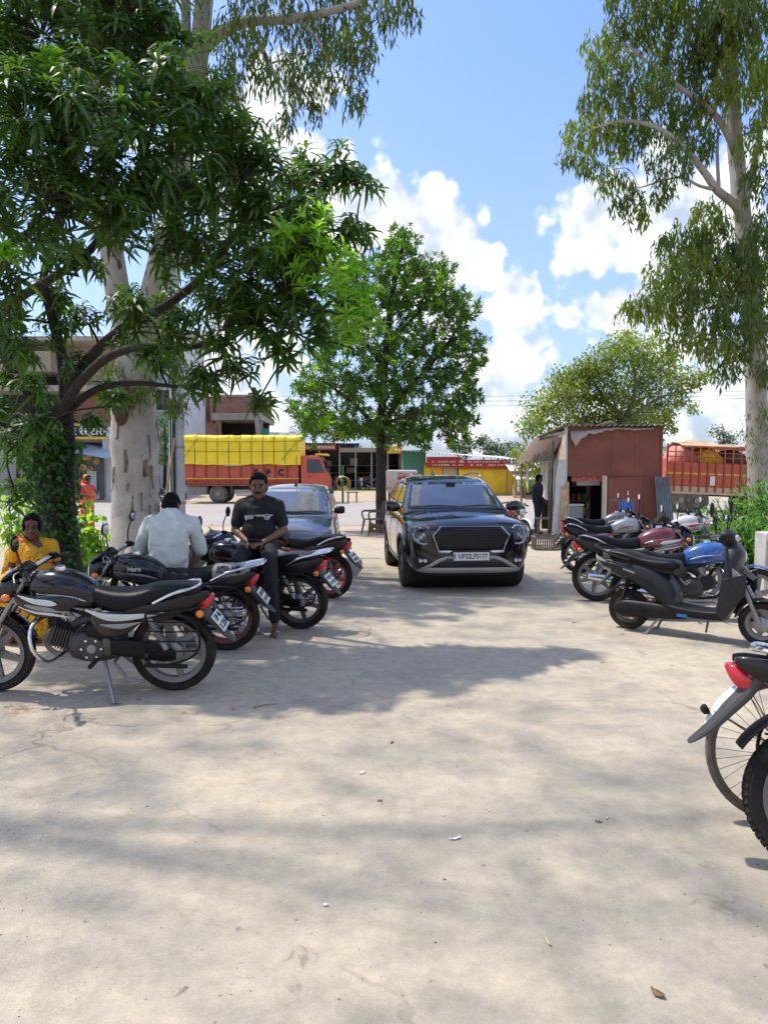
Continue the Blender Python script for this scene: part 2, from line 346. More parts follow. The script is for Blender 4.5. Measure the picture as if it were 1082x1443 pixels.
# ------------------------------------------------------------------ ground, dirt, road
def ground_mat():
    m = bpy.data.materials.new('yard_concrete'); m.use_nodes = True; nt = m.node_tree; N = nt.nodes.new; L = nt.links.new
    p = nt.nodes['Principled BSDF']; p.inputs['Roughness'].default_value = .9; p.inputs['Specular IOR Level'].default_value = .25
    tc = N('ShaderNodeTexCoord'); O = tc.outputs['Object']
    def nz(sc, det, ro=.6, dist=0):
        n = N('ShaderNodeTexNoise'); n.inputs['Scale'].default_value = sc; n.inputs['Detail'].default_value = det; n.inputs['Roughness'].default_value = ro
        n.inputs['Distortion'].default_value = dist; L(O, n.inputs['Vector']); return n.outputs[0]
    def mr(x, a, b, c=0., d=1.):
        n = N('ShaderNodeMapRange'); L(x, n.inputs[0]); n.inputs[1].default_value = a; n.inputs[2].default_value = b; n.inputs[3].default_value = c; n.inputs[4].default_value = d; return n.outputs[0]
    def mix(f, a, b, bl='MIX'):
        n = N('ShaderNodeMix'); n.data_type = 'RGBA'; n.blend_type = bl
        if isinstance(f, float): n.inputs['Factor'].default_value = f
        else: L(f, n.inputs['Factor'])
        for k, q in (('A', a), ('B', b)):
            if isinstance(q, tuple): n.inputs[k].default_value = (*q, 1)
            else: L(q, n.inputs[k])
        return n.outputs['Result']
    def gmix(a, b, f):
        return mix(f, a, b)
    c = gmix((.402,.356,.274), (.462,.396,.288), mr(nz(.55, 6, .62, .6), .36, .64))        # cement to sandy dust
    c = gmix(c, (.315,.278,.228), mr(nz(1.3, 7, .68), .50, .72, 0, .85))        # damp-dark smudges
    c = gmix(c, (.48,.40,.295), mr(nz(2.4, 8, .7, 1.0), .57, .72, 0, .6))        # trodden pale dust
    c = gmix(c, (.32,.225,.165), mr(nz(.9, 8, .74, .4), .64, .78, 0, .40))        # brick-red dust
    c = gmix(c, (.13,.12,.11), mr(nz(16, 3, .5), .70, .76, 0, .55))        # small dark spots
    c = gmix(c, (.56,.50,.42), mr(nz(23, 3, .5), .72, .78, 0, .5))         # chalk specks
    grain = mr(nz(140, 3, .7), .3, .7, .87, 1.10); 
    c = mix(1.0, c, grain, 'MULTIPLY')
    mid = mr(nz(9, 6, .72), .3, .7, .82, 1.13); c = mix(1.0, c, mid, 'MULTIPLY')
    # old betel stains and dark drips
    for (px_, py_, rad, col, am) in ((28, 1000, .26, (.20,.085,.05), .8), (268, 1006, .16, (.24,.12,.08), .6), (398, 1012, .09, (.34,.17,.10), .6), (120, 905, .30, (.22,.11,.07), .5), (260, 1400, .06, (.13,.12,.11), .8), (422, 1352, .09, (.20,.16,.12), .6), (1020, 1280, .18, (.24,.17,.11), .5), (1000, 1220, .10, (.18,.13,.09), .5), (420, 1395, .05, (.2,.17,.14), .6)):
        g_ = G(px_, py_); d_ = N('ShaderNodeVectorMath'); d_.operation = 'DISTANCE'; L(O, d_.inputs[0]); d_.inputs[1].default_value = (g_.x, g_.y, .004)
        w_ = N('ShaderNodeMath'); w_.operation = 'MULTIPLY_ADD'; L(nz(11, 6, .7, 1.2), w_.inputs[0]); w_.inputs[1].default_value = rad*4.4; L(d_.outputs['Value'], w_.inputs[2])
        c = gmix(c, col, mr(w_.outputs[0], rad*2.05, rad*2.6, am, 0))
    # hairline cracks
    v = N('ShaderNodeTexVoronoi'); v.feature = 'DISTANCE_TO_EDGE'; v.inputs['Scale'].default_value = .32
    nv = N('ShaderNodeTexNoise'); nv.inputs['Scale'].default_value = 2.5; nv.inputs['Detail'].default_value = 6; L(O, nv.inputs['Vector'])
    va = N('ShaderNodeVectorMath'); va.operation = 'MULTIPLY_ADD'; L(nv.outputs['Color'], va.inputs[0]); va.inputs[1].default_value = (.5,.5,.5); L(O, va.inputs[2]); L(va.outputs[0], v.inputs['Vector'])
    ck = N('ShaderNodeMath'); ck.operation = 'MULTIPLY'; L(mr(v.outputs['Distance'], 0, .006, 1, 0), ck.inputs[0]); L(mr(nz(.8, 3), .5, .62), ck.inputs[1])
    ck2 = N('ShaderNodeMath'); ck2.operation = 'MULTIPLY'; L(ck.outputs[0], ck2.inputs[0]); ck2.inputs[1].default_value = .6
    c = gmix(c, (.12,.105,.09), ck2.outputs[0])
    L(c, p.inputs['Base Color'])
    b = N('ShaderNodeBump'); b.inputs['Strength'].default_value = .35; b.inputs['Distance'].default_value = .012
    hs = N('ShaderNodeMath'); hs.operation = 'ADD'; L(nz(60, 6, .75), hs.inputs[0]); L(nz(5, 5, .6), hs.inputs[1]); L(hs.outputs[0], b.inputs['Height']); L(b.outputs[0], p.inputs['Normal'])
    return m
def gz(y):   # height of the land at distance y
    def ss(a, b): t = min(1, max(0, (y-a)/(b-a))); return t*t*(3-2*t)
    return .0 + .42*ss(43, 53)
def sheet(name, x0, x1, y0, y1, m, z=0., nx=60, ny=40, rough_=0., edge=0.):
    v = []; f = []
    for j in range(ny+1):
        for i in range(nx+1):
            x = x0+(x1-x0)*i/nx; y = y0+(y1-y0)*j/ny
            if edge and j == 0: y += edge*mnoise.noise((x*.6, 1.3, 0))+edge*.4*mnoise.noise((x*2.5, 4, 0))
            if edge and j == ny: y += edge*mnoise.noise((x*.5, 7.3, 0))+edge*.4*mnoise.noise((x*2.1, 9, 0))
            v.append((x, y, gz(y)+z+(rough_*mnoise.noise((x*.35, y*.35, 2.))+rough_*.4*mnoise.noise((x*1.7, y*1.7, 5.)) if rough_ and 0 < j < ny else 0)))
    for j in range(ny):
        for i in range(nx): a = j*(nx+1)+i; f.append((a, a+1, a+nx+2, a+nx+1))
    o = MB().add(v, f).build(name, m); return tag(o, kind='structure')
DIRT = mat('dry_dirt', (.40,.315,.225), .95, var=.22, vs=1.6, bump=.5, bs=14, dust=.3, dcol=(.46,.38,.29), ds=.6)
ROADM = mat('dusty_asphalt', (.30,.275,.25), .9, var=.12, vs=.8, bump=.3, bs=50, dust=.45, dcol=(.40,.35,.29), ds=.5)
# one land sheet reaches the horizon; yard, road and verge lie on it
def land():
    ys = [-30, -10, 0, 10, 20, 30, 40, 43, 45, 47, 49, 51, 53, 56, 70, 100, 160, 300, 600, 1500]; xs = [-1500, -500, -150, -60, -20, 0, 20, 60, 150, 500, 1500]
    v = [(x, y, gz(y)-.012) for y in ys for x in xs]; n = len(xs)
    f = [(j*n+i, j*n+i+1, (j+1)*n+i+1, (j+1)*n+i) for j in range(len(ys)-1) for i in range(n-1)]
    tag(MB().add(v, f).build('ground', mat('far_soil', (.27,.235,.15), .95, var=.3, vs=.08, bump=.3, bs=8, dust=.3, dcol=(.12,.16,.05), ds=.03)), kind='structure')
land()
sheet('dirt_verge', -45, 45, 14, 54, DIRT, z=-.004, nx=120, ny=60, rough_=0.0)
sheet('yard_pavement', -12, 12, -8, 17.2, ground_mat(), z=.004, nx=80, ny=60, edge=.6)
sheet('road', -60, 60, 23.5, 42.8, ROADM, z=.004, nx=120, ny=20, edge=.5)

def scatter_litter():
    pap = mat('paper_scrap', (.78,.77,.74), .8); dry = mat('dry_leaf', (.20,.12,.05), .8); grn = mat('fallen_leaf_green', (.22,.30,.05), .6)
    tw = mat('twig_bark', (.30,.22,.14), .9); red = mat('red_wrapper', (.55,.03,.05), .4)
    def scrap(px, py, L, Wd, rz, m, name, label, curl=.25):
        g = G(px, py); mb = MB(); v = []; f = []; n = 6
        for i in range(n+1):
            t = i/n-.5; w = Wd*(1-(2*t)**2*.8)*(.8+.4*random.random())
            for sgn in (-1, 1): v.append((t*L, sgn*w/2, .005+curl*L*(t*t)*1.5+.004*random.random()))
        for i in range(n): f.append((2*i, 2*i+2, 2*i+3, 2*i+1))
        mb.add(v, f); o = mb.build(name, m, label=label, cat='litter', loc=(g.x, g.y, .002), rz=rz)
        s_ = o.modifiers.new('s', 'SOLIDIFY'); s_.thickness = .0015
    scrap(641, 1184, .060, .02, .35, pap, 'paper_scrap', 'long white paper scrap lying on the bare concrete right of centre')
    scrap(510, 1091, .040, .025, .8, pap, 'paper_scrap', 'small white paper scrap on the concrete near the middle of the yard')
    scrap(459, 1278, .020, .016, .1, pap, 'paper_scrap', 'tiny white paper fleck on the concrete left of centre foreground')
    scrap(772, 1331, .045, .010, 1.7, mat('straw', (.62,.50,.30), .8), 'dry_stalk', 'pale straw-coloured stalk bit lying on the foreground concrete')
    scrap(926, 1404, .050, .028, 2.2, dry, 'dead_leaf', 'curled dark brown dead leaf in the bottom right corner of the yard', .5)
    scrap(843, 1160, .035, .014, -.3, dry, 'dead_leaf', 'thin brown dead leaf on the concrete left of the bicycle wheel')
    scrap(855, 1155, .030, .012, .9, mat('straw', (.62,.50,.30), .8), 'dry_stalk', 'tiny pale stalk on the concrete left of the bicycle wheel')
    scrap(876, 894, .055, .03, .2, mat('yellow_leaf', (.62,.50,.05), .6), 'fallen_leaf', 'yellow fallen leaf on the ground below the scooter rear wheel')
    scrap(808, 878, .06, .03, .6, grn, 'fallen_leaf', 'green fallen leaf on the concrete left of the scooter')
    scrap(195, 987, .030, .02, .3, red, 'wrapper', 'tiny red wrapper on the ground under the front motorcycle')
    scrap(328, 1001, .022, .014, .3, red, 'wrapper', 'tiny red wrapper scrap on the concrete behind the front motorcycle')
    scrap(552, 1048, .035, .016, 1.2, dry, 'dead_leaf', 'small dark dead leaf on the concrete in the middle of the yard')
    scrap(535, 1130, .028, .016, .2, dry, 'dead_leaf', 'round dark leaf crumb on the concrete below the middle paper scrap')
    scrap(848, 935, .05, .014, .1, dry, 'dead_leaf', 'slim dark leaf on the concrete below left of the scooter')
    mb = MB(); g = G(373, 996); mb.tube([(-.09, 0, .006), (0, .012, .009), (.09, -.01, .006)], [.003, .004, .002], 6, k=3)
    mb.build('twig', tw, label='short thin bent twig on the concrete behind the front motorcycle', cat='twig', loc=(g.x, g.y, .002), rz=.6)
scatter_litter()
def grit():
    n = 5200; x = rng.uniform(-3.4, 4.2, n); y = 1.6+rng.random(n)**1.6*11; v = []; f = []; mi = []
    for i in range(n):
        if abs(x[i]) > .58*y[i] or mnoise.noise((x[i]*.9, y[i]*.9, 4)) < -.12: continue
        r = rng.uniform(.0012, .0042)*(1.6 if rng.random() < .06 else 1); o = len(v); a0 = rng.uniform(0, 6); st = rng.uniform(.6, 1.8)
        v += [(x[i]+r*st*math.cos(a0+k*2.09), y[i]+r*math.sin(a0+k*2.09), .0045) for k in range(3)]+[(x[i], y[i], .0045+r*.9)]; f += [(o, o+1, o+3), (o+1, o+2, o+3), (o+2, o, o+3)]; mi += [int(rng.integers(0, 3))]*3
    o = link('grit', np_mesh('grit', np.array(v), np.array(f), np.array(mi)), None, [mat('grit_pale', (.45,.40,.33), .9), mat('grit_dark', (.10,.08,.06), .9), mat('grit_brown', (.24,.15,.08), .9)]); tag(o, 'fine grit and crumbs strewn over the yard concrete', 'grit', kind='stuff')
grit()
# ------------------------------------------------------------------ buildings across the road
def brickmat():
    m = bpy.data.materials.new('raw_brick'); m.use_nodes = True; nt = m.node_tree; N = nt.nodes.new; L = nt.links.new; p = nt.nodes['Principled BSDF']
    tc = N('ShaderNodeTexCoord'); mp = N('ShaderNodeMapping'); mp.inputs['Rotation'].default_value = (PI/2, 0, 0); L(tc.outputs['Object'], mp.inputs[0])
    b = N('ShaderNodeTexBrick'); L(mp.outputs[0], b.inputs[0]); b.inputs['Scale'].default_value = 1; b.inputs['Brick Width'].default_value = .24; b.inputs['Row Height'].default_value = .085; b.inputs['Mortar Size'].default_value = .012
    b.inputs['Color1'].default_value = (.33,.10,.055,1); b.inputs['Color2'].default_value = (.24,.075,.045,1); b.inputs['Mortar'].default_value = (.34,.29,.25,1)
    n = N('ShaderNodeTexNoise'); n.inputs['Scale'].default_value = 2; n.inputs['Detail'].default_value = 6; L(tc.outputs['Object'], n.inputs[0])
    mx = N('ShaderNodeMix'); mx.data_type = 'RGBA'; mx.blend_type = 'OVERLAY'; mx.inputs['Factor'].default_value = .6; L(b.outputs[0], mx.inputs['A']); L(n.outputs[0], mx.inputs['B']); L(mx.outputs['Result'], p.inputs['Base Color'])
    p.inputs['Roughness'].default_value = .9
    bp = N('ShaderNodeBump'); bp.inputs['Distance'].default_value = .02; bp.inputs['Strength'].default_value = .6; L(b.outputs['Fac'], bp.inputs['Height']); bp.invert = True; L(bp.outputs[0], p.inputs['Normal'])
    return m
BRICK = brickmat()
CONC = mat('raw_concrete', (.42,.37,.30), .9, var=.2, vs=1.2, bump=.3, bs=20, dust=.3, dcol=(.26,.23,.19), ds=1)
PLASTW = mat('pale_plaster', (.66,.68,.70), .85, var=.1, vs=.8, dust=.25, dcol=(.45,.42,.38), ds=1.2)
PLASTB = mat('beige_plaster', (.34,.28,.20), .88, var=.15, vs=.9, dust=.25, ds=1)
DARKW = mat('interior_shade', (.035,.030,.027), .9, var=.5, vs=2)  # near-black colour puts the shade of open rooms and recesses into the paint
GLASSD = mat('window_glass', (.03,.04,.05), .08, coat=.8, var=.2)
SHUT = mat('shutter_metal', (.36,.37,.38), .5, .4, dust=.3)
TINB = mat('blue_tin', (.42,.55,.68), .45, .3, var=.15, vs=.8, dust=.2)
TING = mat('grey_tin', (.30,.34,.36), .5, .4, var=.2, vs=.7, dust=.3)
TINW = mat('white_tin', (.74,.75,.76), .5, .1, var=.08, dust=.15)
GREENW = mat('green_wall', (.02,.20,.13), .7, dust=.2)
YELT = mat('yellow_tarp', (.95,.70,.008), .5, var=.08, vs=2, bump=.3, bs=5, dust=.05)
YELW = mat('yellow_sheet', (.90,.60,.012), .6, var=.1, vs=1.5, bump=.3, bs=4, dust=.12)
REDP = mat('truck_red', (.52,.060,.014), .5, var=.2, vs=2, dust=.22)
WOOD = mat('weathered_wood', (.33,.24,.16), .85, var=.25, vs=5, bump=.4, bs=30)
RUSTR = mat('red_oxide_sheet', (.235,.072,.046), .65, var=.22, vs=2.2, bump=.25, bs=5, dust=.22, dcol=(.15,.055,.035), ds=2.4)
SIGNR = mat('red_sign', (.42,.04,.03), .6, var=.3, vs=5); SIGNY = mat('yellow_sign', (.72,.42,.03), .6, var=.2, vs=4); SIGNB = mat('black_sign', (.012,.012,.012), .5)

def part(name, m, parent, *boxes, bevel=0, **k):
    mb = MB()
    for (x0, x1, y0, y1, z0, z1) in boxes: mb.box(((x0+x1)/2, (y0+y1)/2, (z0+z1)/2), (abs(x1-x0), abs(y1-y0), abs(z1-z0)))
    return mb.build(name, m, parent, bevel=bevel, **k)
def X(px, D): return (px-541)/FPX*D
def Z(py, D): return at(541, py, D).z
def window(parent, x, y, z, w, h, frame=PLASTW, bars=2):
    f = part('window', frame, parent, (x-w/2-.06, x+w/2+.06, y-.05, y+.02, z-.06, z), (x-w/2-.06, x+w/2+.06, y-.05, y+.02, z+h, z+h+.06), (x-w/2-.06, x-w/2, y-.05, y+.02, z, z+h), (x+w/2, x+w/2+.06, y-.05, y+.02, z, z+h))
    for i in range(bars): part('pane', GLASSD, f, (x-w/2+w*i/bars+.02, x-w/2+w*(i+1)/bars-.02, y-.02, y-.005, z+.02, z+h-.02))
    part('sill', frame, f, (x-w/2-.12, x+w/2+.12, y-.14, y+.0, z-.13, z-.062))
def corr(mb, p0, p1, p2, p3, waves, amp, mi=0, th=.01):
    """corrugated sheet p0-p1 (across waves) to p3-p2"""
    p0, p1, p2, p3 = map(Vector, (p0, p1, p2, p3)); n = (p1-p0).cross(p3-p0).normalized(); k = waves*4; v = []; f = []
    for i in range(k+1):
        t = i/k; o = n*amp*math.sin(2*PI*t*waves); a = p0.lerp(p1, t); b = p3.lerp(p2, t)
        v += [a+o, b+o, b+o-n*th, a+o-n*th]
    for i in range(k):
        q = i*4
        f += [(q, q+4, q+5, q+1), (q+3, q+2, q+6, q+7), (q, q+3, q+7, q+4), (q+1, q+5, q+6, q+2)]
    f += [(0, 1, 2, 3), (k*4, k*4+3, k*4+2, k*4+1)]
    return mb.add(v, f, mi)

def restaurant():
    D = 45.0; z0 = gz(D)
    t = thing('restaurant_building', 'beige two-storey roadside restaurant with balconies and brick wall panel behind the mango trunks', 'building', (0, 0, 0))
    xl, xr = X(-180, D), X(158, D)
    part('wall', PLASTB, t, (xl, xr, D+1.6, D+7, z0, 9.6))
    part('floor_slab', CONC, t, (xl-.3, xr+.1, D-.4, D+1.6, Z(552, D), Z(544, D))); part('floor_slab', PLASTB, t, (xl-.3, X(82, D), D-.6, D+1.6, Z(525, D), Z(497, D)))
    part('roof_slab', CONC, t, (xl-.4, xr+.2, D-.5, D+7.2, 9.6, 9.85))
    part('recess_shade_sheet', DARKW, t, (X(-100, D), X(88, D), D+1.55, D+1.59, Z(596, D), Z(553, D)), (X(-100, D), X(88, D), D+1.55, D+1.59, Z(543, D), Z(526, D)))  # flat dark sheets on the wall, painted as the shade of a recess
    part('brick_panel', BRICK, t, (X(98, D), X(150, D), D+1.2, D+1.58, Z(590, D), Z(548, D)))
    part('column', PLASTW, t, (X(138, D), X(149, D), D+.9, D+1.3, z0, Z(600, D))); part('column', PLASTB, t, (X(86, D), X(93, D), D+.9, D+1.3, z0, Z(553, D)))
    s_ = part('shutter', SHUT, t, (X(-40, D), X(9, D), D+1.45, D+1.55, z0, Z(602, D)))
    for i in range(14): part('slat', SHUT, s_, (X(-40, D), X(9, D), D+1.41, D+1.455, z0+.05+i*.17, z0+.17+i*.17))
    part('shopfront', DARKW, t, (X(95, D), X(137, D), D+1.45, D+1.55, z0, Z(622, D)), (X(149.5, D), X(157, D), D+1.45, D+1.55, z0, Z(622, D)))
    p_ = part('menu_board', mat('menu_board', (.10,.11,.10), .7, var=.3, vs=2), t, (X(104, D), X(141, D), D+.7, D+.78, z0+.1, Z(640, D)))
    for i, (px, py) in enumerate(((112, 647), (120, 644), (131, 650), (112, 658), (121, 662))):
        MB().lathe([(0, -.01), (.2, -.01), (.2, .0)], (X(px, D), D+.69, Z(py, D)), 'y', 14).build('food_picture', mat('food_orange', (.62,.28,.07), .6, var=.5, vs=9), p_)
    part('doorway', mat('door_pale', (.45,.52,.50), .6), t, (X(118, D), X(131, D), D+.6, D+.68, z0, Z(664, D)))
    mb = MB(); corr(mb, (X(112, D), D-.9, Z(632, D)-.25), (X(160, D), D-.9, Z(642, D)-.2), (X(160, D), D+1.4, Z(640, D)+.3), (X(112, D), D+1.4, Z(632, D)+.3), 16, .02); mb.build('awning', TINB, t)
    for px in (40, 65): window(t, X(px, D), D+1.6, Z(596, D)-2.2, .9, 1.2)
    s = thing('restaurant_sign', 'black restaurant signboard with white Hindi lettering and yellow rims beside the white trunk', 'sign', (0, 0, 0))
    part('board', SIGNB, s, (X(88, D), X(157, D), D-.5, D-.38, Z(616, D), Z(601, D)))
    part('rim', SIGNY, s, (X(88, D), X(157, D), D-.53, D-.37, Z(619.5, D), Z(616.1, D))); part('rim', SIGNY, s, (X(88, D), X(120, D), D-.53, D-.37, Z(600.9, D), Z(597.5, D)))
    text('lettering', 'हा पार रेस्टोरेन्ट', .60, WHITEP, s, TXZ(X(124, D), D-.51, Z(609, D)), sx=1.02, bold=.012)
restaurant()
def tiled_house():
    D = 52.0; z0 = gz(D); t = thing('tiled_house', 'tall pale tiled house with grey windows behind the large eucalyptus trunk', 'house')
    xl, xr = X(165, D), X(262, D); part('wall', PLASTW, t, (xl, xr, D, D+6, z0, 11.2)); part('parapet', CONC, t, (xl-.1, xr+.1, D-.1, D+6.1, 11.2, 11.7))
    part('band', TINB, t, (xl-.02, xr+.02, D-.06, D-.003, Z(600, D), Z(590, D))); part('band', TINB, t, (xl-.02, xr+.02, D-.06, D-.003, Z(540, D), Z(532, D)))
    for px in (195, 232):
        for py in (578, 520): window(t, X(px, D), D, Z(py, D), .95, 1.4)
    part('door', mat('door_brown', (.16,.08,.05), .6), t, (X(205, D), X(222, D), D-.05, D-.005, z0, z0+2.1))
tiled_house()
def brick_house():
    D = 60.0; z0 = gz(D); t = thing('brick_house', 'unfinished red brick house with open concrete storey above the yellow truck', 'house')
    z1, z2 = Z(593, D), Z(583, D); part('floor_slab', CONC, t, (X(304, D), X(372, D), D-.9, D+6, z1, z2))
    part('brick_wall', BRICK, t, (X(308, D), X(371, D), D-.5, D-.26, z2, Z(560, D)), (X(371, D)-.24, X(371, D), D-.25, D+5, z2, Z(560, D)))
    part('parapet', CONC, t, (X(306, D), X(373, D), D-.55, D-.2, Z(560, D), Z(557, D)))
    for px in (306, 364): part('column', CONC, t, (X(px, D), X(px, D)+.4, D-.3, D+.1, z0, z1))
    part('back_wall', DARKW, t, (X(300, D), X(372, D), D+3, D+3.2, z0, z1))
    part('brick_pier', BRICK, t, (X(292, D), X(310, D), D-1.0, D-.6, z0, Z(598, D)))
    part('open_frame_block', mat('open_frame_shade', (.13,.075,.055), .9, var=.3, vs=3), t, (X(268, D), X(303, D), D+1, D+5, z0, Z(557, D)))  # solid block, its dark colour standing for shade in the open frame
    for px in (274, 283, 291, 300): part('scaffold_pole', WOOD, t, (X(px, D)-.06, X(px, D)+.06, D-.2, D-.08, z0, Z(552, D)))
    for z in (4.2, 5.7): part('scaffold_pole', WOOD, t, (X(268, D), X(305, D), D-.06, D+.05, z, z+.1))
    mb = MB(); mb.bar((X(366, D), D-1, z1), (X(372, D), D-1, z0), .25, .3); mb.build('brace', CONC, t)
brick_house()
def shop_row():
    D = 57.0; z0 = gz(D); t = thing('shop_row', 'row of open shops under blue and grey tin roofs across the road', 'shop')
    xl, xr = X(372, D), X(562, D)
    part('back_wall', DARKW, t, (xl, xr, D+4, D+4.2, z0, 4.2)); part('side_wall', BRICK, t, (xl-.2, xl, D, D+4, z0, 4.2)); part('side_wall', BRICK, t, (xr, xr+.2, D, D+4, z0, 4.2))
    part('plinth', CONC, t, (xl-.2, xr+.2, D-.4, D+4, z0-.2, z0+.12))
    mb = MB(); corr(mb, (xl-.3, D+.5, Z(612, D)), (X(470, D), D+.5, Z(616, D)), (X(470, D), D+5, Z(606, D)), (xl-.3, D+5, Z(604, D)), 26, .03); mb.build('roof', TING, t)
    mb = MB(); corr(mb, (X(418, D), D-2, Z(625, D)), (X(505, D), D-2, Z(626, D)), (X(505, D), D+1, Z(613, D)), (X(418, D), D+1, Z(613, D)), 22, .03); mb.build('roof', TINB, t)
    mb = MB(); corr(mb, (X(505, D), D-1.5, Z(632, D)), (xr+.5, D-1.5, Z(632, D)), (xr+.5, D+4.5, Z(620, D)), (X(505, D), D+4.5, Z(620, D)), 16, .03); mb.build('roof', TING, t)
    for px in (395, 428, 452, 480, 502, 524, 546): MB().tube([(X(px, D), D-1.2, z0), (X(px, D), D-1.2, Z(628, D))], .06, 8).build('post', mat('post_grey', (.35,.36,.34), .6, dust=.3), t)
    part('sign_board', SIGNR, t, (X(427, D), X(476, D), D-1.5, D-1.42, Z(635, D), Z(627, D)))
    for i in range(9): part('print', mat('sign_white', (.6,.58,.55), .6), t, (X(431+i*4.8, D), X(434+i*4.8+random.random(), D), D-1.515, D-1.503, Z(633, D), Z(629, D)))
    part('sign_board', PLASTB, t, (X(480, D), X(540, D), D-1.5, D-1.42, Z(638, D), Z(632, D))); part('sign_board', SIGNY, t, (X(545, D), X(566, D), D-1.8, D-1.7, Z(640, D), Z(630, D)))
    part('cloth', mat('green_cloth', (.02,.22,.17), .8), t, (X(370, D), X(380, D), D-.2, D-.1, Z(614, D), Z(604, D)))
    cols = [(.3,.08,.06), (.35,.3,.2), (.1,.12,.2), (.4,.38,.34), (.2,.1,.25), (.28,.2,.1)]
    for i in range(26):
        px = random.uniform(385, 550); h = random.uniform(.25, .6); z = z0+.12+random.choice([0, .62, 1.24, 1.8]); y = D+random.uniform(2.6, 3.4); w = random.uniform(.25, .6)
        part('goods_box', mat('goods_%d' % (i % 6), cols[i % 6], .7), t, (X(px, D)-w/2, X(px, D)+w/2, y, y+.4, z, z+h))
    for k in range(3): part('shelf', WOOD, t, (xl+.2, xr-.2, D+2.5, D+3.9, z0+.70+k*.6, z0+.735+k*.6))
shop_row()
def yellow_shop():
    D = 50.0; z0 = gz(D); t = thing('yellow_shop', 'low shop with bright yellow front, printed red banner and white tin roof', 'shop')
    xl, xr = X(568, D), X(727, D)
    part('green_wall', GREENW, t, (xl, X(600, D), D+.2, D+.4, z0, Z(634, D)), (xl, xl+.2, D+.4, D+5, z0, Z(634, D)))
    part('wall', PLASTB, t, (X(597, D), X(716, D), D+.1, D+4, z0, Z(652, D)))
    sh = MB(); 
    for i in range(21): pass
    def sheetw(px0, px1, py0, py1, m, name, yo):
        v = []; f = []; n, k = 24, 8
        for j in range(k+1):
            for i in range(n+1):
                u, w = i/n, j/k; v.append((X(px0+(px1-px0)*u, D), D-yo-.05*math.sin(u*22+w*2)-.08*(1-w)*abs(math.sin(u*7)), Z(py0+(py1-py0)*w, D)))
        for j in range(k):
            for i in range(n): a = j*(n+1)+i; f.append((a, a+1, a+n+2, a+n+1))
        o = MB().add(v, f).build(name, m, t); q = o.modifiers.new('s', 'SOLIDIFY'); q.thickness = .02
    sheetw(597, 624, 690, 655, YELW, 'yellow_panel', .05); sheetw(645, 727, 698, 659, YELW, 'yellow_sheet', .35)
    part('beige_panel', mat('beige_panel', (.60,.50,.32), .8), t, (X(624.5, D), X(644, D), D-.1, D+.05, z0, Z(658, D)))
    b = part('banner', SIGNR, t, (X(600, D), X(648, D), D-.6, D-.55, Z(659, D), Z(644, D)), (X(649, D), X(716, D), D-.66, D-.6, Z(660, D), Z(648, D)))
    wt = mat('banner_print', (.62,.55,.50), .7, var=.5, vs=9)
    for r in range(2):
        for i in range(26):
            px = 608+i*4.1
            if random.random() < .75: part('print', wt, b, (X(px, D), X(px+random.uniform(1.5, 3.2), D), D-.675, D-.664, Z(656.5-r*4.5, D), Z(654.2-r*4.5, D)))
    mb = MB(); corr(mb, (X(600, D)-2.2, D-1.2, Z(634, D)), (X(727, D), D-1.2, Z(648, D)), (X(722, D), D+5, Z(641, D)), (X(566, D), D+5, Z(632, D)), 34, .03); mb.build('roof', TINW, t)
yellow_shop()
def tent_stall():
    D = 47.0; z0 = gz(D); t = thing('tent_stall', 'roadside stall under slack whitish cloth roofs left of the red shed', 'stall')
    CL = mat('tent_cloth', (.62,.53,.49), .85, var=.2, vs=1.5, bump=.3, bs=4, dust=.2)
    for (p0, p1, ya, za, zb) in ((718, 775, 0, 652, 664), (722, 770, -1.2, 664, 676)):
        v = []; f = []; n = 16; k = 8
        for j in range(k+1):
            for i in range(n+1):
                u, w = i/n, j/k; v.append((X(p0+(p1-p0)*u, D), D+ya+w*2.2, Z(zb+(za-zb)*w, D)-.16*math.sin(PI*u)*math.sin(PI*w)+.05*mnoise.noise((u*6, w*4, za))))
        for j in range(k):
            for i in range(n): a = j*(n+1)+i; f.append((a, a+1, a+n+2, a+n+1))
        o = MB().add(v, f).build('cloth_roof', CL, t); q = o.modifiers.new('s', 'SOLIDIFY'); q.thickness = .02
    for px in (721, 745, 770):
        for y in (D-1.1, D+2): MB().tube([(X(px, D), y, z0), (X(px, D), y, Z(660, D))], .05, 6).build('post', WOOD, t)
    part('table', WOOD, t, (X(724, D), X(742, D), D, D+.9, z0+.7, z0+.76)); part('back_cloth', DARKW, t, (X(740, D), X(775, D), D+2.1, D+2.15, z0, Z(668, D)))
    part('trestle', WOOD, t, (X(725, D), X(727, D), D+.1, D+.8, z0, z0+.7), (X(739, D), X(741, D), D+.1, D+.8, z0, z0+.7))
tent_stall()

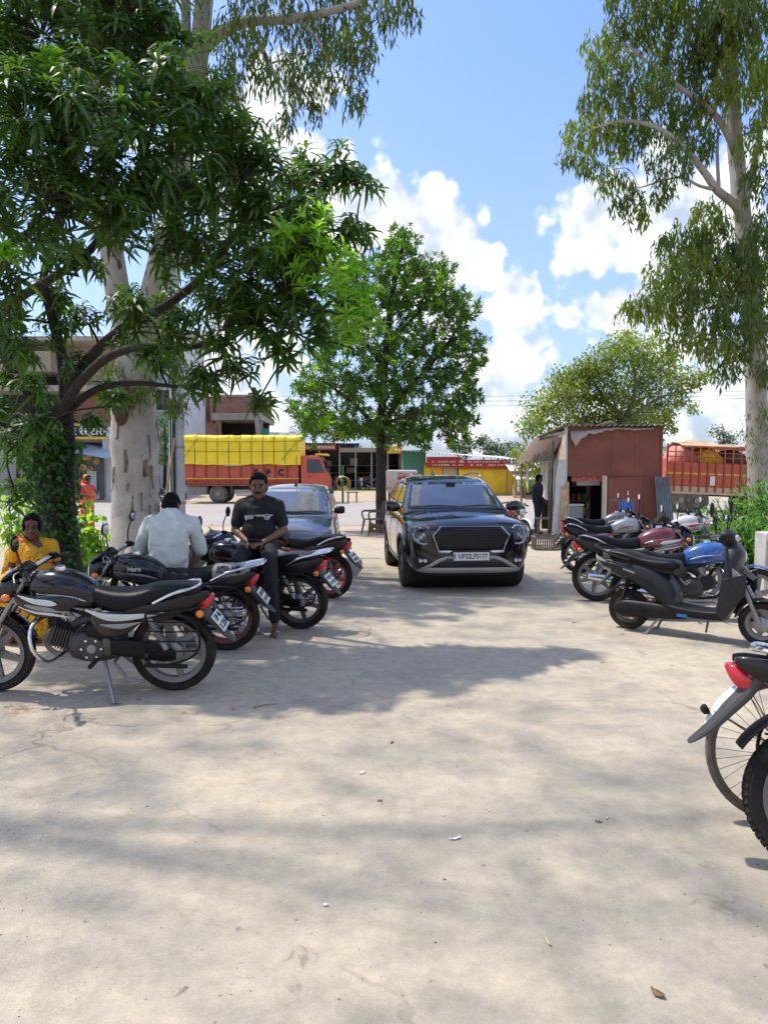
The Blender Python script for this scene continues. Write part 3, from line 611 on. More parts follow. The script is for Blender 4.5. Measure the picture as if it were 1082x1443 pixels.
# ------------------------------------------------------------------ trucks
TYRE_T = mat('truck_tyre', (.03,.028,.026), .9, dust=.5)
def big_wheel(parent, x, y, r=.5, w=.3, side=-1, ax='y', hubm=None):
    g = MB(); pr = [(r*.58, -w/2), (r*.8, -w/2*1.02), (r*.96, -w/2*.9), (r, -w/2*.6), (r, w/2*.6), (r*.96, w/2*.9), (r*.8, w/2*1.02), (r*.58, w/2)]
    wh = g.lathe(pr, (x, y, r) if ax == 'y' else (x, y, r), ax, 32, closed=True).build('wheel', TYRE_T, parent)
    o = side*w*.30
    MB().lathe([(r*.60, o), (r*.50, o*1.0), (r*.45, o*.2), (r*.30, o*.2), (r*.28, o*1.1), (r*.12, o*1.5), (0, o*1.5)], (x, y, r), ax, 24).build('rim', hubm or mat('rim_dusty', (.30,.26,.22), .7, dust=.4), wh)
    return wh
def left_truck():
    D = 41.5; t = thing('cargo_truck', 'orange-red cargo truck under a bright yellow tarpaulin parked across the road', 'truck', (0, D, .004))
    x0, x1 = X(258, D), X(421, D); zb, zm, zt = Z(698, D), Z(652, D), Z(613, D); w = 2.3; dk = mat('chassis', (.03,.028,.027), .8, dust=.3)
    part('chassis', dk, t, (x0+.1, X(458, D), .7, 1.6, .75, 1.0))
    bed = part('cargo_body', REDP, t, (x0, x1, .06, w, 1.05, zm+.1))
    part('bed_floor', mat('bed_timber', (.20,.10,.06), .8), t, (x0-.05, x1+.05, -.03, w+.03, .98, 1.047))
    n = 10
    for i in range(n):
        a = x0+(x1-x0)*i/n; b = x0+(x1-x0)*(i+1)/n
        part('side_panel', REDP, bed, (a+.05, b-.05, .02, .055, 1.35, zm+.06), bevel=.01)
        part('rib', mat('truck_red_dark', (.30,.03,.012), .5, dust=.2), bed, (a-.03, a+.035, -.02, .055, 1.05, zm+.1))
        for k in range(4): part('lattice_bar', REDP, bed, (a+.08+k*.15, a+.12+k*.15, -.012, .055, 1.06, 1.32))
    part('stripe', SIGNY, bed, (x0, x1, -.026, -.021, 1.36, 1.42))
    pl = part('name_board', mat('pale_green_board', (.45,.58,.48), .6), bed, (X(316, D), X(341, D), -.05, -.022, 2.1, 2.28))
    for ch, px in (('S', 361), ('F', 378), ('C', 396)): text('lettering', 'SPC'['SFC'.index(ch)], .50, INK, bed, TXZ(X(px, D), -.034, Z(666.5, D)), bold=.022)
    # tarpaulin: shaped hump with folds
    v = []; f = []; nu, nw = 60, 22; prof = []
    for j in range(nw+1):
        s = j/nw
        if s < .36: prof.append((-.10+.02*math.sin(s*9), zm-.12+(zt-.12-zm+.12)*s/.36))
        elif s < .64: q = (s-.36)/.28; prof.append((-.06+(w+.12)*q, zt-.12+.16*math.sin(PI*q)))
        else: prof.append((w+.10, zt-.12-(zt-zm)*(s-.64)/.36))
    for i in range(nu+1):
        u = i/nu; x = x0-.12+(x1-x0+.24)*u; sag = .05*abs(math.sin(u*PI*10+.5*mnoise.noise((u*7, 2, 0))))*(.5+mnoise.noise((u*5, 8, 0)))
        for j, (y, z) in enumerate(prof):
            wv = .075*mnoise.noise((x*.9, z*1.6, y))+.03*mnoise.noise((x*3.3, z*4.1, y))
            v.append((x, y+(-abs(wv)-sag*.6 if y < .5 else wv), z+wv-(sag*.5 if .1 < y < w else 0)+(.06*mnoise.noise((x*1.1, 0, 3)) if j == 0 else 0)))
    for i in range(nu):
        for j in range(nw): a = i*(nw+1)+j; f.append((a, a+nw+1, a+nw+2, a+1))
    f.append(tuple(range(nw, -1, -1))); f.append(tuple(nu*(nw+1)+j for j in range(nw+1)))
    tp = MB().add(v, f).build('tarpaulin', YELT, t)
    rp = mat('rope', (.10,.09,.03), .9)
    for i in range(11):
        x = x0+.1+(x1-x0-.2)*i/10; MB().tube([(x, p[0]-(.05 if p[0] < 1 else -.04), p[1]+.045) for p in prof[::2]], .014, 5).build('rope', rp, tp)
    for zz in (.42, .78): MB().tube([(x0-.1, -.19, zm+(zt-zm)*zz), ((x0+x1)/2, -.21, zm+(zt-zm)*zz-.05), (x1+.1, -.19, zm+(zt-zm)*zz)], .014, 5, k=6).build('rope', rp, tp)
    for a, b in ((x0, x0+.9), (x1-.9, x1)): MB().tube([(a, -.2, zm+.1), (b, -.2, zt-.2)] if a < x0+.1 else [(a, -.2, zm+.15), (b, -.2, zt-.3)], .014, 5).build('rope', rp, tp)
    # cab facing right
    cx0, cx1 = X(424, D), X(463, D); CAB = mat('cab_orange', (.62,.075,.014), .35, coat=.4, dust=.15)
    zc = Z(642, D); prf = [(cx0, .75), (cx1+.02, .75), (cx1+.05, 1.4), (cx1-.12, 1.75), (cx1-.42, zc-.1), (cx1-.6, zc), (cx0, zc)]
    cab = MB().prism(prf, .05, 2.2, 'xz').build('cab', CAB, t, bevel=.05)
    wp = [(cx0+.35, 1.72), (cx1-.22, 1.72), (cx1-.52, zc-.22), (cx0+.35, zc-.22)]
    wd = MB().prism(wp, .02, .06, 'xz').build('window', GLASSD, cab)
    MB().prism([(cx0+.3, .95), (cx1-.18, .95), (cx1-.16, 1.66), (cx0+.3, 1.66)], .03, .056, 'xz').build('door', CAB, cab, bevel=.01)
    part('handle', BLACKPL, cab, (cx0+.4, cx0+.56, .0, .03, 1.5, 1.54))
    MB().add([(cx1-.10, .2, 1.75), (cx1-.10, 2.05, 1.75), (cx1-.40, 2.05, zc-.15), (cx1-.40, .2, zc-.15), (cx1-.08, .2, 1.77), (cx1-.08, 2.05, 1.77), (cx1-.38, 2.05, zc-.13), (cx1-.38, .2, zc-.13)], [(0,1,2,3),(4,7,6,5),(0,4,5,1),(2,6,7,3),(1,5,6,2),(3,7,4,0)]).build('windscreen', GLASSD, cab)
    part('bumper', dk, t, (cx1-.05, cx1+.16, .1, 2.15, .5, .78)); part('visor_light', YELW, cab, (cx1-.75, cx1-.1, .1, 2.1, zc+.02, zc+.12))
    MB().tube([(cx1+.1, -.2, 2.0), (cx1, .05, 2.3)], .02, 6).build('mirror_arm', INK, cab); part('mirror', INK, cab, (cx1+.03, cx1+.09, -.3, -.12, 1.7, 2.05))
    for px in (307, 320 if False else 448): big_wheel(t, X(px, D), .22, .52, .32); 
    big_wheel(t, X(307, D), 2.0, .52, .32); big_wheel(t, X(448, D), 2.0, .52, .32)
    part('mudguard', dk, t, (X(291, D), X(293, D), .05, .6, .55, 1.0), (X(325, D), X(327, D), .05, .6, .5, 1.0))
    part('tool_box', mat('tool_box', (.18,.18,.16), .7, dust=.4), t, (X(263, D), X(291, D), .1, .7, .48, .96), bevel=.02)
    part('side_guard', STEEL, t, (X(332, D), X(420, D), .1, .16, .62, .72)); part('side_guard', STEEL, t, (X(332, D), X(420, D), .1, .16, .42, .5))
    MB().tube([(X(395, D), .3, .6), (X(412, D), .3, .6)], .24, 14).build('fuel_tank', dk, t)
left_truck()
def right_truck():
    D = 31.5; t = thing('stake_truck', 'red stake-sided truck with open cage top standing behind the bushes', 'truck', (X(990, D), D, .004), rot=(0, R(2.2), 0))
    x0, x1 = X(936, D)-X(990, D), X(1110, D)-X(990, D); zb, zm, zt = Z(697, D), Z(652, D), Z(630, D); w = 2.3; dk = mat('chassis', (.03,.028,.027), .8, dust=.3)
    bed = part('cargo_body', REDP, t, (x0, x1, .05, w, zb+.32, zm)); part('sill_beam', mat('sill_cream', (.55,.42,.25), .7, dust=.2), bed, (x0-.05, x1+.05, .0, w, zb, zb+.10), (x0-.05, x1+.05, .03, w-.03, zb+.10, zb+.318))
    n = 15; pr = mat('truck_red_dark', (.30,.03,.012), .5, dust=.2)
    for i in range(n):
        a = x0+(x1-x0)*i/n; b = x0+(x1-x0)*(i+1)/n
        part('side_panel', REDP, bed, (a+.035, b-.035, .02, .045, zb+.36, zm-.04), bevel=.008)
        part('rib', pr, bed, (a-.03, a+.03, -.03, .045, zb+.1, zm+.02)); part('drop_bar', mat('sill_cream', (.55,.42,.25), .7), bed, (a-.02, a+.02, -.012, .028, zb+.105, zb+.3))
        part('cage_post', REDP, bed, (a-.02, a+.02, .0, .05, zm+.02, zt))
        part('band', SIGNY, bed, (a+.04, b-.04, .012, .0195, zm-.52, zm-.45))
    for z in (zm+.2, zm+.4, zt): part('cage_rail', pr if z < zt else REDP, bed, (x0, x1, .01, .06, z, z+.04))
    part('cage_rail', REDP, bed, (x0, x1, w-.06, w, zt, zt+.04)); part('end_gate', REDP, bed, (x0-.03, x0-.002, .05, w, zb+.3, zm+.1)); part('end_post', REDP, bed, (x0-.03, x0+.04, .0, .08, zm, zt+.08)); part('end_post', REDP, bed, (x0-.03, x0+.04, w-.08, w, zm, zt+.08))
    part('white_plate', WHITEP, bed, (X(997, D)-X(990, D), X(1004, D)-X(990, D), -.045, -.032, Z(684, D), Z(671, D)))
    # sacks and folded tarps on the load
    for i, (px, col, h) in enumerate(((968, (.50,.20,.16), .55), (1003, (.75,.50,.03), .5), (1040, (.10,.08,.07), .42))):
        mb = MB(); mb.loft([(-.62, 0, 0, .5, .2, 2.4), (-.3, 0, .05, .85, h, 3), (.1, .05, .1, .85, h, 3), (.62, 0, 0, .6, .25, 2.4)], 20, k=4)
        mb.build('load_bundle', mat('load_%d' % i, col, .8, bump=.4, bs=5, var=.3), t).location = (X(px, D)-X(990, D), 1.1, zm+.1)
    mb = MB(); v = []; f = []; nu, nw = 30, 12
    for i in range(nu+1):
        for j in range(nw+1):
            u, q = i/nu, j/nw; v.append((x0+.7+(x1-x0-1.2)*u, .12+2.*q, zt+.02+.28*math.sin(PI*q)*(.6+.5*math.exp(-((u-.18)/.15)**2))+.10*mnoise.noise((u*9, q*4, 1))))
    for i in range(nu):
        for j in range(nw): a = i*(nw+1)+j; f.append((a, a+nw+1, a+nw+2, a+1))
    o = mb.add(v, f).build('folded_tarp', mat('tarp_tan', (.42,.31,.18), .85, var=.5, vs=1.2, bump=.4, bs=6), t); q = o.modifiers.new('s', 'SOLIDIFY'); q.thickness = .03
    part('chassis', dk, t, (x0+.1, x1+2, .6, 1.7, .7, zb-.01))
    for px in (983, 960, 1075): big_wheel(t, X(px, D)-X(990, D), .2, .5, .32)
    big_wheel(t, X(983, D)-X(990, D), 2.1, .5, .32); big_wheel(t, X(1075, D)-X(990, D), 2.1, .5, .32)
    MB().prism([(x1+.1, .8), (x1+1.9, .8), (x1+1.9, 1.6), (x1+1.6, 2.5), (x1+.1, 2.6)], .1, 2.2).build('cab', REDP, t, bevel=.05)
right_truck()
def pickup():
    D = 43.5; t = thing('mini_truck', 'small mini truck with cream stake front and red tailboard behind the centre trunk', 'truck', (X(566, D), D, gz(D)))
    g = X(558, D)-X(566, D); cr = mat('stake_cream', (.62,.50,.38), .7, dust=.2)
    part('bed', mat('bed_timber', (.20,.10,.06), .8), t, (-.95, 1.15, 0, 3, .75, .85))
    b = part('tailboard', mat('tail_red', (.42,.03,.015), .5, dust=.2), t, (g+.05, 1.12, -.05, .02, .95, 1.7)); part('rail', cr, b, (g+.05, 1.14, -.075, -.052, 1.56, 1.62), (g+.05, 1.14, -.075, -.052, 1.2, 1.24), (g+.05, 1.14, -.075, -.052, .95, 1.0))
    for i in range(6): part('stake', cr, t, (-.97+i*.13, -.90+i*.13, -.06, -.02, .5, 1.85))
    for z in (.9, 1.3, 1.78): part('stake_rail', cr, t, (-.97, g+.03, -.018, .02, z, z+.07))
    part('side_board', cr, t, (1.12, 1.16, .02, 3, .9, 1.7), (-.98, -.94, .02, 3, .9, 1.7))
    part('cab', mat('cab_white', (.6,.6,.58), .4, dust=.2), t, (-.85, 1.05, 3.05, 4.3, .5, 1.9), bevel=.08)
    for x in (-.7, .9):
        for y in (.5, 3.7): big_wheel(t, x, y, .30, .18, ax='x')
pickup()

# ------------------------------------------------------------------ red shed by the yard
def shed():
    D = 19.3; x0, x1 = X(798, D), X(929, D); zt = Z(601, D); dep = 3.0
    t = thing('roadside_shed', 'rusty red sheet-metal shed with an open doorway at the yard edge', 'shed', (0, 0, 0))
    dx0, dx1, dz = X(806, D), X(848, D), Z(671, D)
    part('front_sheet', RUSTR, t, (x0, x1, D, D+.05, dz, zt)); part('front_sheet', RUSTR, t, (dx1+.12, x1, D, D+.05, .02, dz-.004))
    part('sheet_seam', RUSTR, t, (X(860, D)-.008, X(860, D)+.008, D-.008, D-.001, dz+.02, zt)); part('sheet_seam', RUSTR, t, (X(893, D)-.008, X(893, D)+.008, D-.008, D-.001, dz+.02, zt))
    part('corner_post', mat('post_white', (.62,.66,.66), .6, dust=.25), t, (x0-.06, x0-.002, D-.03, D+.08, 0, zt+.02)); part('corner_post', RUSTR, t, (x1, x1+.05, D-.03, D+.08, 0, zt))
    part('right_wall', RUSTR, t, (x1+.001, x1+.045, D+.08, D+dep, 0, zt-.05)); part('left_wall', mat('poster_wall', (.60,.58,.52), .8, var=.3, vs=2.2, dust=.3), t, (x0-.05, x0, D+.9, D+dep, .9, zt-.1), (x0-.05, x0, D+.09, D+.9, 1.0, zt-.1))
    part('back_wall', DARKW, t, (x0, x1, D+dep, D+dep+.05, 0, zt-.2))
    pst = part('poster', mat('poster_teal', (.10,.42,.42), .6, var=.4, vs=6), t, (x0-.062, x0-.053, D+.15, D+.8, 1.62, 1.95)); part('poster', mat('poster_peach', (.65,.48,.36), .7, var=.5, vs=4), t, (x0-.062, x0-.053, D+.12, D+.85, 1.98, 2.7))
    mb = MB(); corr(mb, (x0-.15, D-.18, zt+.02), (x1+.12, D-.18, zt+.03), (x1+.12, D+dep+.2, zt-.12), (x0-.15, D+dep+.2, zt-.12), 18, .022); mb.build('roof', mat('roof_dark_tin', (.13,.12,.11), .6, .3, dust=.3), t)
    dr = part('door_leaf', mat('door_red', (.235,.066,.045), .55, var=.15, vs=3, dust=.12, dcol=(.27,.14,.10)), t, (X(856, D), X(903, D), D-.035, D-.002, .06, dz-.03), bevel=.006)
    part('hinge_bar', STEEL, dr, (X(858, D), X(893, D), D-.045, D-.036, Z(705, D), Z(705, D)+.02)); 
    part('door_rail', RUSTR, dr, (X(856, D), X(903, D), D-.05, D-.036, dz-.08, dz-.03))
    part('door_frame', mat('frame_cream', (.62,.52,.36), .7, dust=.3), t, (dx1, dx1+.075, D-.02, D+.05, 0, dz+.02)); part('door_frame', PLASTW, t, (dx1+.076, dx1+.115, D-.02, D+.05, 0, dz))
    part('lintel_goods', mat('lintel_red', (.40,.10,.09), .7, var=.6, vs=12), t, (dx0, dx1, D+.06, D+.16, dz-.14, dz+.02))
    # ragged cloth along the top
    v = []; f = []; n = 40
    for i in range(n+1):
        u = i/n; x = X(802, D)+(X(917, D)-X(802, D))*u; top = zt-.02-.02*math.sin(u*9)-(.10*(1-u)**3)
        dpt = .10+.22*math.exp(-((u-.06)/.07)**2)+.13*abs(mnoise.noise((u*9, 1, 0)))+.10*abs(mnoise.noise((u*33, 3, 0)))-.08*u
        fl = .03*math.sin(u*40)+.05
        v += [(x, D-.03, top), (x, D-.05-fl*.6, top-dpt*.5), (x+.03*mnoise.noise((u*20, 0, 0)), D-.05-fl, top-max(.04, dpt))]
    for i in range(n): a = 3*i; f += [(a, a+3, a+4, a+1), (a+1, a+4, a+5, a+2)]
    o = MB().add(v, f).build('torn_cloth', mat('dirty_cloth', (.46,.40,.36), .9, var=.25, vs=4, bump=.3), t); q = o.modifiers.new('s', 'SOLIDIFY'); q.thickness = .008
    # side awning falling to the left
    ax = X(748, 21.5); mb = MB(); corr(mb, (x0-.02, D+.1, zt-.12), (x0-.02, D+dep+1.2, zt-.12), (ax-.1, D+dep+1.2, Z(650, 21.5)), (ax+.25, D+1.0, Z(650, 21.5)), 20, .02); mb.build('awning', mat('awning_rust', (.15,.10,.08), .8, dust=.3), t)
    for (a, b) in (((ax+.3, D+1.2), Z(652, 21)), ((ax+.05, D+dep+1), Z(652, 22))): MB().tube([(*a, 0), (*a, b)], .035, 8).build('awning_post', WOOD, t)
    MB().tube([(x0-.35, D+.25, 0), (x0-.3, D+.3, zt-.35)], .03, 8).build('awning_post', mat('pole_dark', (.06,.07,.05), .7), t)
    MB().tube([(ax+.5, D+1.0, 2.45), (x0-.3, D+.6, 1.75)], .025, 6).build('brace', mat('pole_dark', (.06,.07,.05), .7), t)
    v = []; f = []; n = 14
    for j in range(n+1):
        for i in range(n+1): u, w = i/n, j/n; v.append((ax+.25+(x0-.3-ax-.25)*u, D+dep+.9+.12*math.sin(u*8+w*3), 1.05+.3*u*(1-w)+.08*math.sin(u*7)*(1-w)+(1.35+.6*u)*w*.75))
    for j in range(n):
        for i in range(n): a = j*(n+1)+i; f.append((a, a+1, a+n+2, a+n+1))
    o = MB().add(v, f).build('hung_cloth', mat('hung_cloth', (.62,.56,.48), .9, var=.15, vs=2, bump=.4, bs=5), t); q = o.modifiers.new('s', 'SOLIDIFY'); q.thickness = .01
    # what stands in the doorway
    fr = thing('drinks_cooler', 'grey and white drinks cooler inside the shed doorway', 'cooler', (dx0+.22, D+.5, 0)); part('body', mat('cooler_grey', (.35,.37,.38), .45, dust=.2), fr, (-.18, .22, 0, .5, 0, .78), bevel=.03); part('lid', WHITEP, fr, (-.19, .23, -.01, .51, .785, .85), bevel=.02); part('tray', WHITEP, fr, (-.14, .18, -.05, -.005, .42, .5))
    sv_ = thing('goods_shelf', 'dark wooden goods shelf with jars in the shed doorway', 'shelf', (dx0+.45, D+1.7, 0))
    for k in range(4): part('board', WOOD, sv_, (-.5, .5, 0, .35, .45+k*.42, .475+k*.42))
    for x in (-.5, .47): part('upright', WOOD, sv_, (x, x+.03, .0, .35, 0, 1.9))
    for k in range(4):
        for i in range(6): MB().lathe([(0, 0), (.055, 0), (.055, .16), (.04, .18), (.04, .21), (0, .21)], (-.42+i*.16, .15, .477+k*.42), 'z', 10).build('jar', mat('jar_%d' % ((i+k) % 4), [(.4,.1,.05), (.5,.4,.1), (.15,.3,.35), (.45,.42,.38)][(i+k) % 4], .4), sv_)
    c = thing('white_banner', 'white paper banner hung inside the shed doorway', 'banner', (dx0+.4, D+.35, 1.35)); part('sheet', PLASTW, c, (-.2, .42, 0, .01, 0, .26))
    ct = part('shed_counter', WOOD, None, (dx0-.02, dx0+.55, D+.1, D+.45, 0, .42), bevel=.02, label='low brown wooden box counter in the shed doorway', cat='counter')
    # boards leaning at the corner
    for (a, b, wd, m, lb) in (((X(778, D), D-.35, 0), (x0-.12, D-.02, 2.02), .2, mat('board_white', (.60,.60,.58), .7, dust=.2), 'tall white board leaning against the shed corner'),
                               ((X(789, D), D-.5, 0), (x0-.08, D-.10, 1.45), .22, mat('board_tan', (.45,.31,.18), .8, var=.3), 'broken tan plywood strip leaning beside the white board'),
                               ((X(784, D)+.02, D-.65, 0), (x0-.02, D-.16, .95), .16, WOOD, 'short brown plank leaning at the foot of the shed corner')):
        MB().bar(a, b, .03, wd).build('leaning_board', m, label=lb, cat='board')
    g = thing('blue_stand', 'blue metal stand in front of the shed door', 'stand', (X(885, 18.0), 18.0, 0)); BL = mat('blue_enamel', (.03,.12,.45), .45, dust=.15)
    for x in (-.16, .16):
        for y in (-.14, .14): MB().tube([(x, y, 0), (x, y, .95 if y > 0 else .62)], .016, 8).build('leg', BL, g)
    part('seat_plate', BL, g, (-.18, .18, -.16, .16, .62, .65)); part('back_plate', BL, g, (-.18, .18, .125, .15, .70, .98)); part('rung', BL, g, (-.16, .16, -.15, -.13, .25, .28))
    cs = MB(); corr(cs, (X(929, 18.8), 18.8, .02), (X(951, 18.8), 18.75, .02), (X(946, 18.9), 19.05, Z(672, 19)), (X(926, 18.9), 19.1, Z(672, 19)), 7, .018); cs.build('corrugated_sheet', mat('sheet_bluegrey', (.28,.34,.38), .5, .5, var=.25, vs=3, dust=.35, dcol=(.25,.16,.11)), label='blue-grey corrugated iron sheet leaning at the right end of the shed', cat='metal sheet')
    ty = MB().lathe([(.19, -.07), (.28, -.085), (.31, -.05), (.31, .05), (.28, .085), (.19, .07)], (0, 0, 0), 'y', 28, closed=True).build('old_tyre', RUBBER, label='worn black tyre leaning against the corrugated sheet', cat='tyre'); ty.location = (X(935, 18.3), 18.35, .31); ty.rotation_euler = (-.15, 0, .5)
    bx = thing('stall_bench', 'small dark wooden bench beside the man in navy', 'bench', (X(772, 19.8), 19.9, 0)); part('seat', WOOD, bx, (-.3, .3, -.17, .17, .44, .48))
    for x in (-.25, .22):
        for y in (-.13, .1): part('leg', WOOD, bx, (x, x+.035, y, y+.035, 0, .439))
shed()
def crate():
    g = G(772, 776); PLC = mat('crate_plastic', (.075,.075,.045), .6, dust=.4); w, d, h = .58, .40, .30
    t = thing('plastic_crate', 'olive-black slatted plastic crate on the ground by the shed', 'crate', (g.x, g.y+.2, .004), .06)
    for z in (.0, .27): part('rim', PLC, t, (-w/2, w/2, -d/2, -d/2+.025, z+.002, z+.03), (-w/2, w/2, d/2-.025, d/2, z+.002, z+.03), (-w/2, -w/2+.025, -d/2+.026, d/2-.026, z+.002, z+.03), (w/2-.025, w/2, -d/2+.026, d/2-.026, z+.002, z+.03))
    part('base', PLC, t, (-w/2+.03, w/2-.03, -d/2+.03, d/2-.03, .004, .015))
    for i in range(12):
        x = -w/2+.01+i*(w-.045)/11
        for y in (-d/2+.004, d/2-.018): part('slat', PLC, t, (x, x+.02, y, y+.012, .033, .269))
    for i in range(6):
        y = -d/2+.03+i*(d-.08)/5
        for x in (-w/2+.004, w/2-.018): part('slat', PLC, t, (x, x+.012, y, y+.02, .033, .269))
    for z in (.10, .18): part('band', PLC, t, (-w/2, w/2, -d/2-.002, -d/2+.0035, z, z+.016))
    # second crate, turned
    c2 = copy_tree(t); c2.location = (g.x+.55, g.y+.6, .004); c2.rotation_euler = (0, 0, -.35); c2['label'] = 'second olive-black slatted crate standing nearer the shed corner'; c2['group'] = t['group'] = 'plastic crates by the shed'
crate()
def low_wall():
    t = thing('low_white_wall', 'low whitewashed boundary wall in front of the right-hand bushes', 'wall', (0, 0, 0)); m = mat('whitewash', (.62,.61,.58), .85, var=.16, vs=4, dust=.45, ds=3, bump=.3, bs=20)
    part('wall', m, t, (5.16, 5.36, 3.0, 9.9, 0, .74)); part('coping', m, t, (5.14, 5.38, 2.95, 9.9, .742, .775), bevel=.01); part('end_post', m, t, (5.12, 5.40, 9.903, 10.20, 0, .86), bevel=.015)
low_wall()
def roadside_bits():
    D = 43.0; g = thing('green_post', 'short green post with a coiled yellow hose on the far verge', 'post', (X(483, D), D, gz(D)))
    MB().tube([(0, 0, 0), (0, 0, 2.15)], .06, 8).build('pole', mat('post_green', (.03,.22,.04), .6), g)
    for i in range(3): MB().lathe([(.34+.03*i, -.025), (.365+.03*i, 0), (.34+.03*i, .025), (.315+.03*i, 0)], (.06*i-.06, -.12-.05*i, 1.2-.05*i), 'y', 24, closed=True).build('hose_coil', mat('hose_yellow', (.50,.36,.08), .5), g)
    D = 42.9; s = thing('wooden_stool', 'low wooden stool standing near the green post across the road', 'stool', (X(494, D)+.1, D+.1, gz(D))); part('top', WOOD, s, (-.36, .36, -.2, .2, .56, .63))
    for x in (-.28, .2):
        for y in (-.15, .08): part('leg', WOOD, s, (x, x+.08, y, y+.07, 0, .559))
    # galvanised pole and pipe beside the big trunk
    D = 16.0; p = thing('utility_pole', 'galvanised steel utility pole with black pipe beside the big white trunk', 'pole', (X(250, D), D, 0)); gm = mat('galvanised', (.42,.46,.49), .45, .6, var=.25, vs=5, dust=.25)
    MB().tube([(0, 0, 0), (0, 0, 2.0), (0, 0, 3.5), (0, 0, 8.5)], [.18, .17, .13, .09], 12).build('shaft', gm, p); MB().tube([(.0, -.2, 0), (.0, -.2, 3.2), (.0, -.16, 5.5)], .028, 8).build('pipe', INK, p); MB().tube([(-.07, -.2, 0), (-.07, -.19, 3.0)], .018, 8).build('cable', mat('cable_green', (.02,.14,.07), .6), p)
    for z in (1.0, 2.2, 3.2): MB().lathe([(.185-.01*z, z), (.20-.01*z, z), (.20-.01*z, z+.05), (.185-.01*z, z+.05)], (0, 0, 0), 'z', 14, closed=True).build('clamp', STEEL, p)
    part('crossarm', STEEL, p, (-.8, .8, -.04, .04, 8.0, 8.1))
    for x in (-.7, 0, .7): MB().lathe([(0, 0), (.05, 0), (.06, .06), (.03, .09), (.05, .13), (0, .16)], (x, 0, 8.1), 'z', 10).build('insulator', mat('porcelain', (.4,.2,.12), .3), p)
    D = 15.2; MB().tube([(X(220, D), D, .0), (X(241, D), D+.35, Z(616, D))], [.028, .022], 8).build('bamboo_stick', mat('bamboo', (.36,.20,.09), .7), label='thin brown bamboo stick leaning against the utility pole', cat='stick')
    # wires high over the road between two far poles
    D = 48; pol = []
    for i, px in enumerate((-330, 1420)):
        q = thing('wire_pole', ('left' if i == 0 else 'right')+'-hand concrete wire pole far beyond the road', 'pole', (X(px, D), D, gz(D)), group='wire poles'); MB().tube([(0, 0, 0), (0, 0, 8.2)], [.16, .1], 8).build('shaft', CONC, q); part('crossarm', STEEL, q, (-.05, .05, -.9, .9, 7.2, 7.3))
    for i, (py, dz, y) in enumerate(((538, .0, -.7), (546, .0, 0), (554, 0, .7))):
        a, b = Vector((X(-330, D), D+y, gz(D)+7.45)), Vector((X(1420, D), D+y, gz(D)+7.45)); pts = []
        for k in range(25): u = k/24; c = a.lerp(b, u); c.z -= (1.1+.25*i)*4*u*(1-u); pts.append(c)
        MB().tube(pts, .011, 5).build('power_line', mat('wire', (.06,.06,.065), .6), label=['nearest', 'middle', 'farthest'][i]+' of the three thin power lines crossing the sky', cat='wire', group='power lines')
    # plastic chair and brick ring at the centre tree
    D = 20.2; PB = mat('chair_plastic', (.10,.062,.05), .45, dust=.15); c = thing('plastic_chair', 'brown plastic armchair beside the centre tree trunk', 'chair', (X(527, D), D, .0), R(-68)); 
    MB().prism([(-.23, -.22), (.23, -.22), (.25, .2), (.2, .24), (-.2, .24), (-.25, .2)], .40, .435, 'xy').build('seat', PB, c, bevel=.012)
    for sx in (-1, 1):
        MB().tube([(sx*.22, -.2, .4), (sx*.26, -.27, 0)], [.035, .022], 8).build('leg', PB, c); MB().tube([(sx*.2, .2, .4), (sx*.24, .32, 0)], [.035, .022], 8).build('leg', PB, c)
        MB().tube([(sx*.235, -.22, .41), (sx*.27, -.24, .62), (sx*.27, .05, .64), (sx*.23, .28, .66)], [.022, .026, .03, .022], 8, k=3, flat=.7).build('armrest', PB, c)
        MB().tube([(sx*.21, .22, .41), (sx*.22, .30, .66), (sx*.19, .38, .88)], [.03, .028, .024], 8, k=3).build('back_post', PB, c)
    for i in range(5): MB().bar((-.13+i*.065, .235, .43), (-.13+i*.065, .37, .86), .036, .014).build('back_slat', PB, c)
    MB().tube([(-.2, .38, .87), (0, .40, .91), (.2, .38, .87)], .028, 8, k=4).build('top_rail', PB, c)
    t = thing('brick_ring', 'low square ring of bricks round the centre tree foot', 'planter', (X(538, 21.2), 21.2, 0))
    bk = MB().box((0, 0, 0), (.23, .11, .075)).mesh('brick', 0); bk.materials.append(mat('ring_brick', (.20,.13,.09), .9, var=.3, vs=5, dust=.3))
    for lay in range(3):
        for s in range(4):
            for i in range(2):
                o = bpy.data.objects.new('brick', bk); COL.objects.link(o); o.parent = t; a = s*PI/2; off = Vector(((i-.5)*.24+(.06 if lay % 2 else -.06), -.30, 0)); off.rotate(Euler((0, 0, a))); o.location = (off.x, off.y, .04+lay*.08); o.rotation_euler = (0, 0, a+random.uniform(-.04, .04))
roadside_bits()
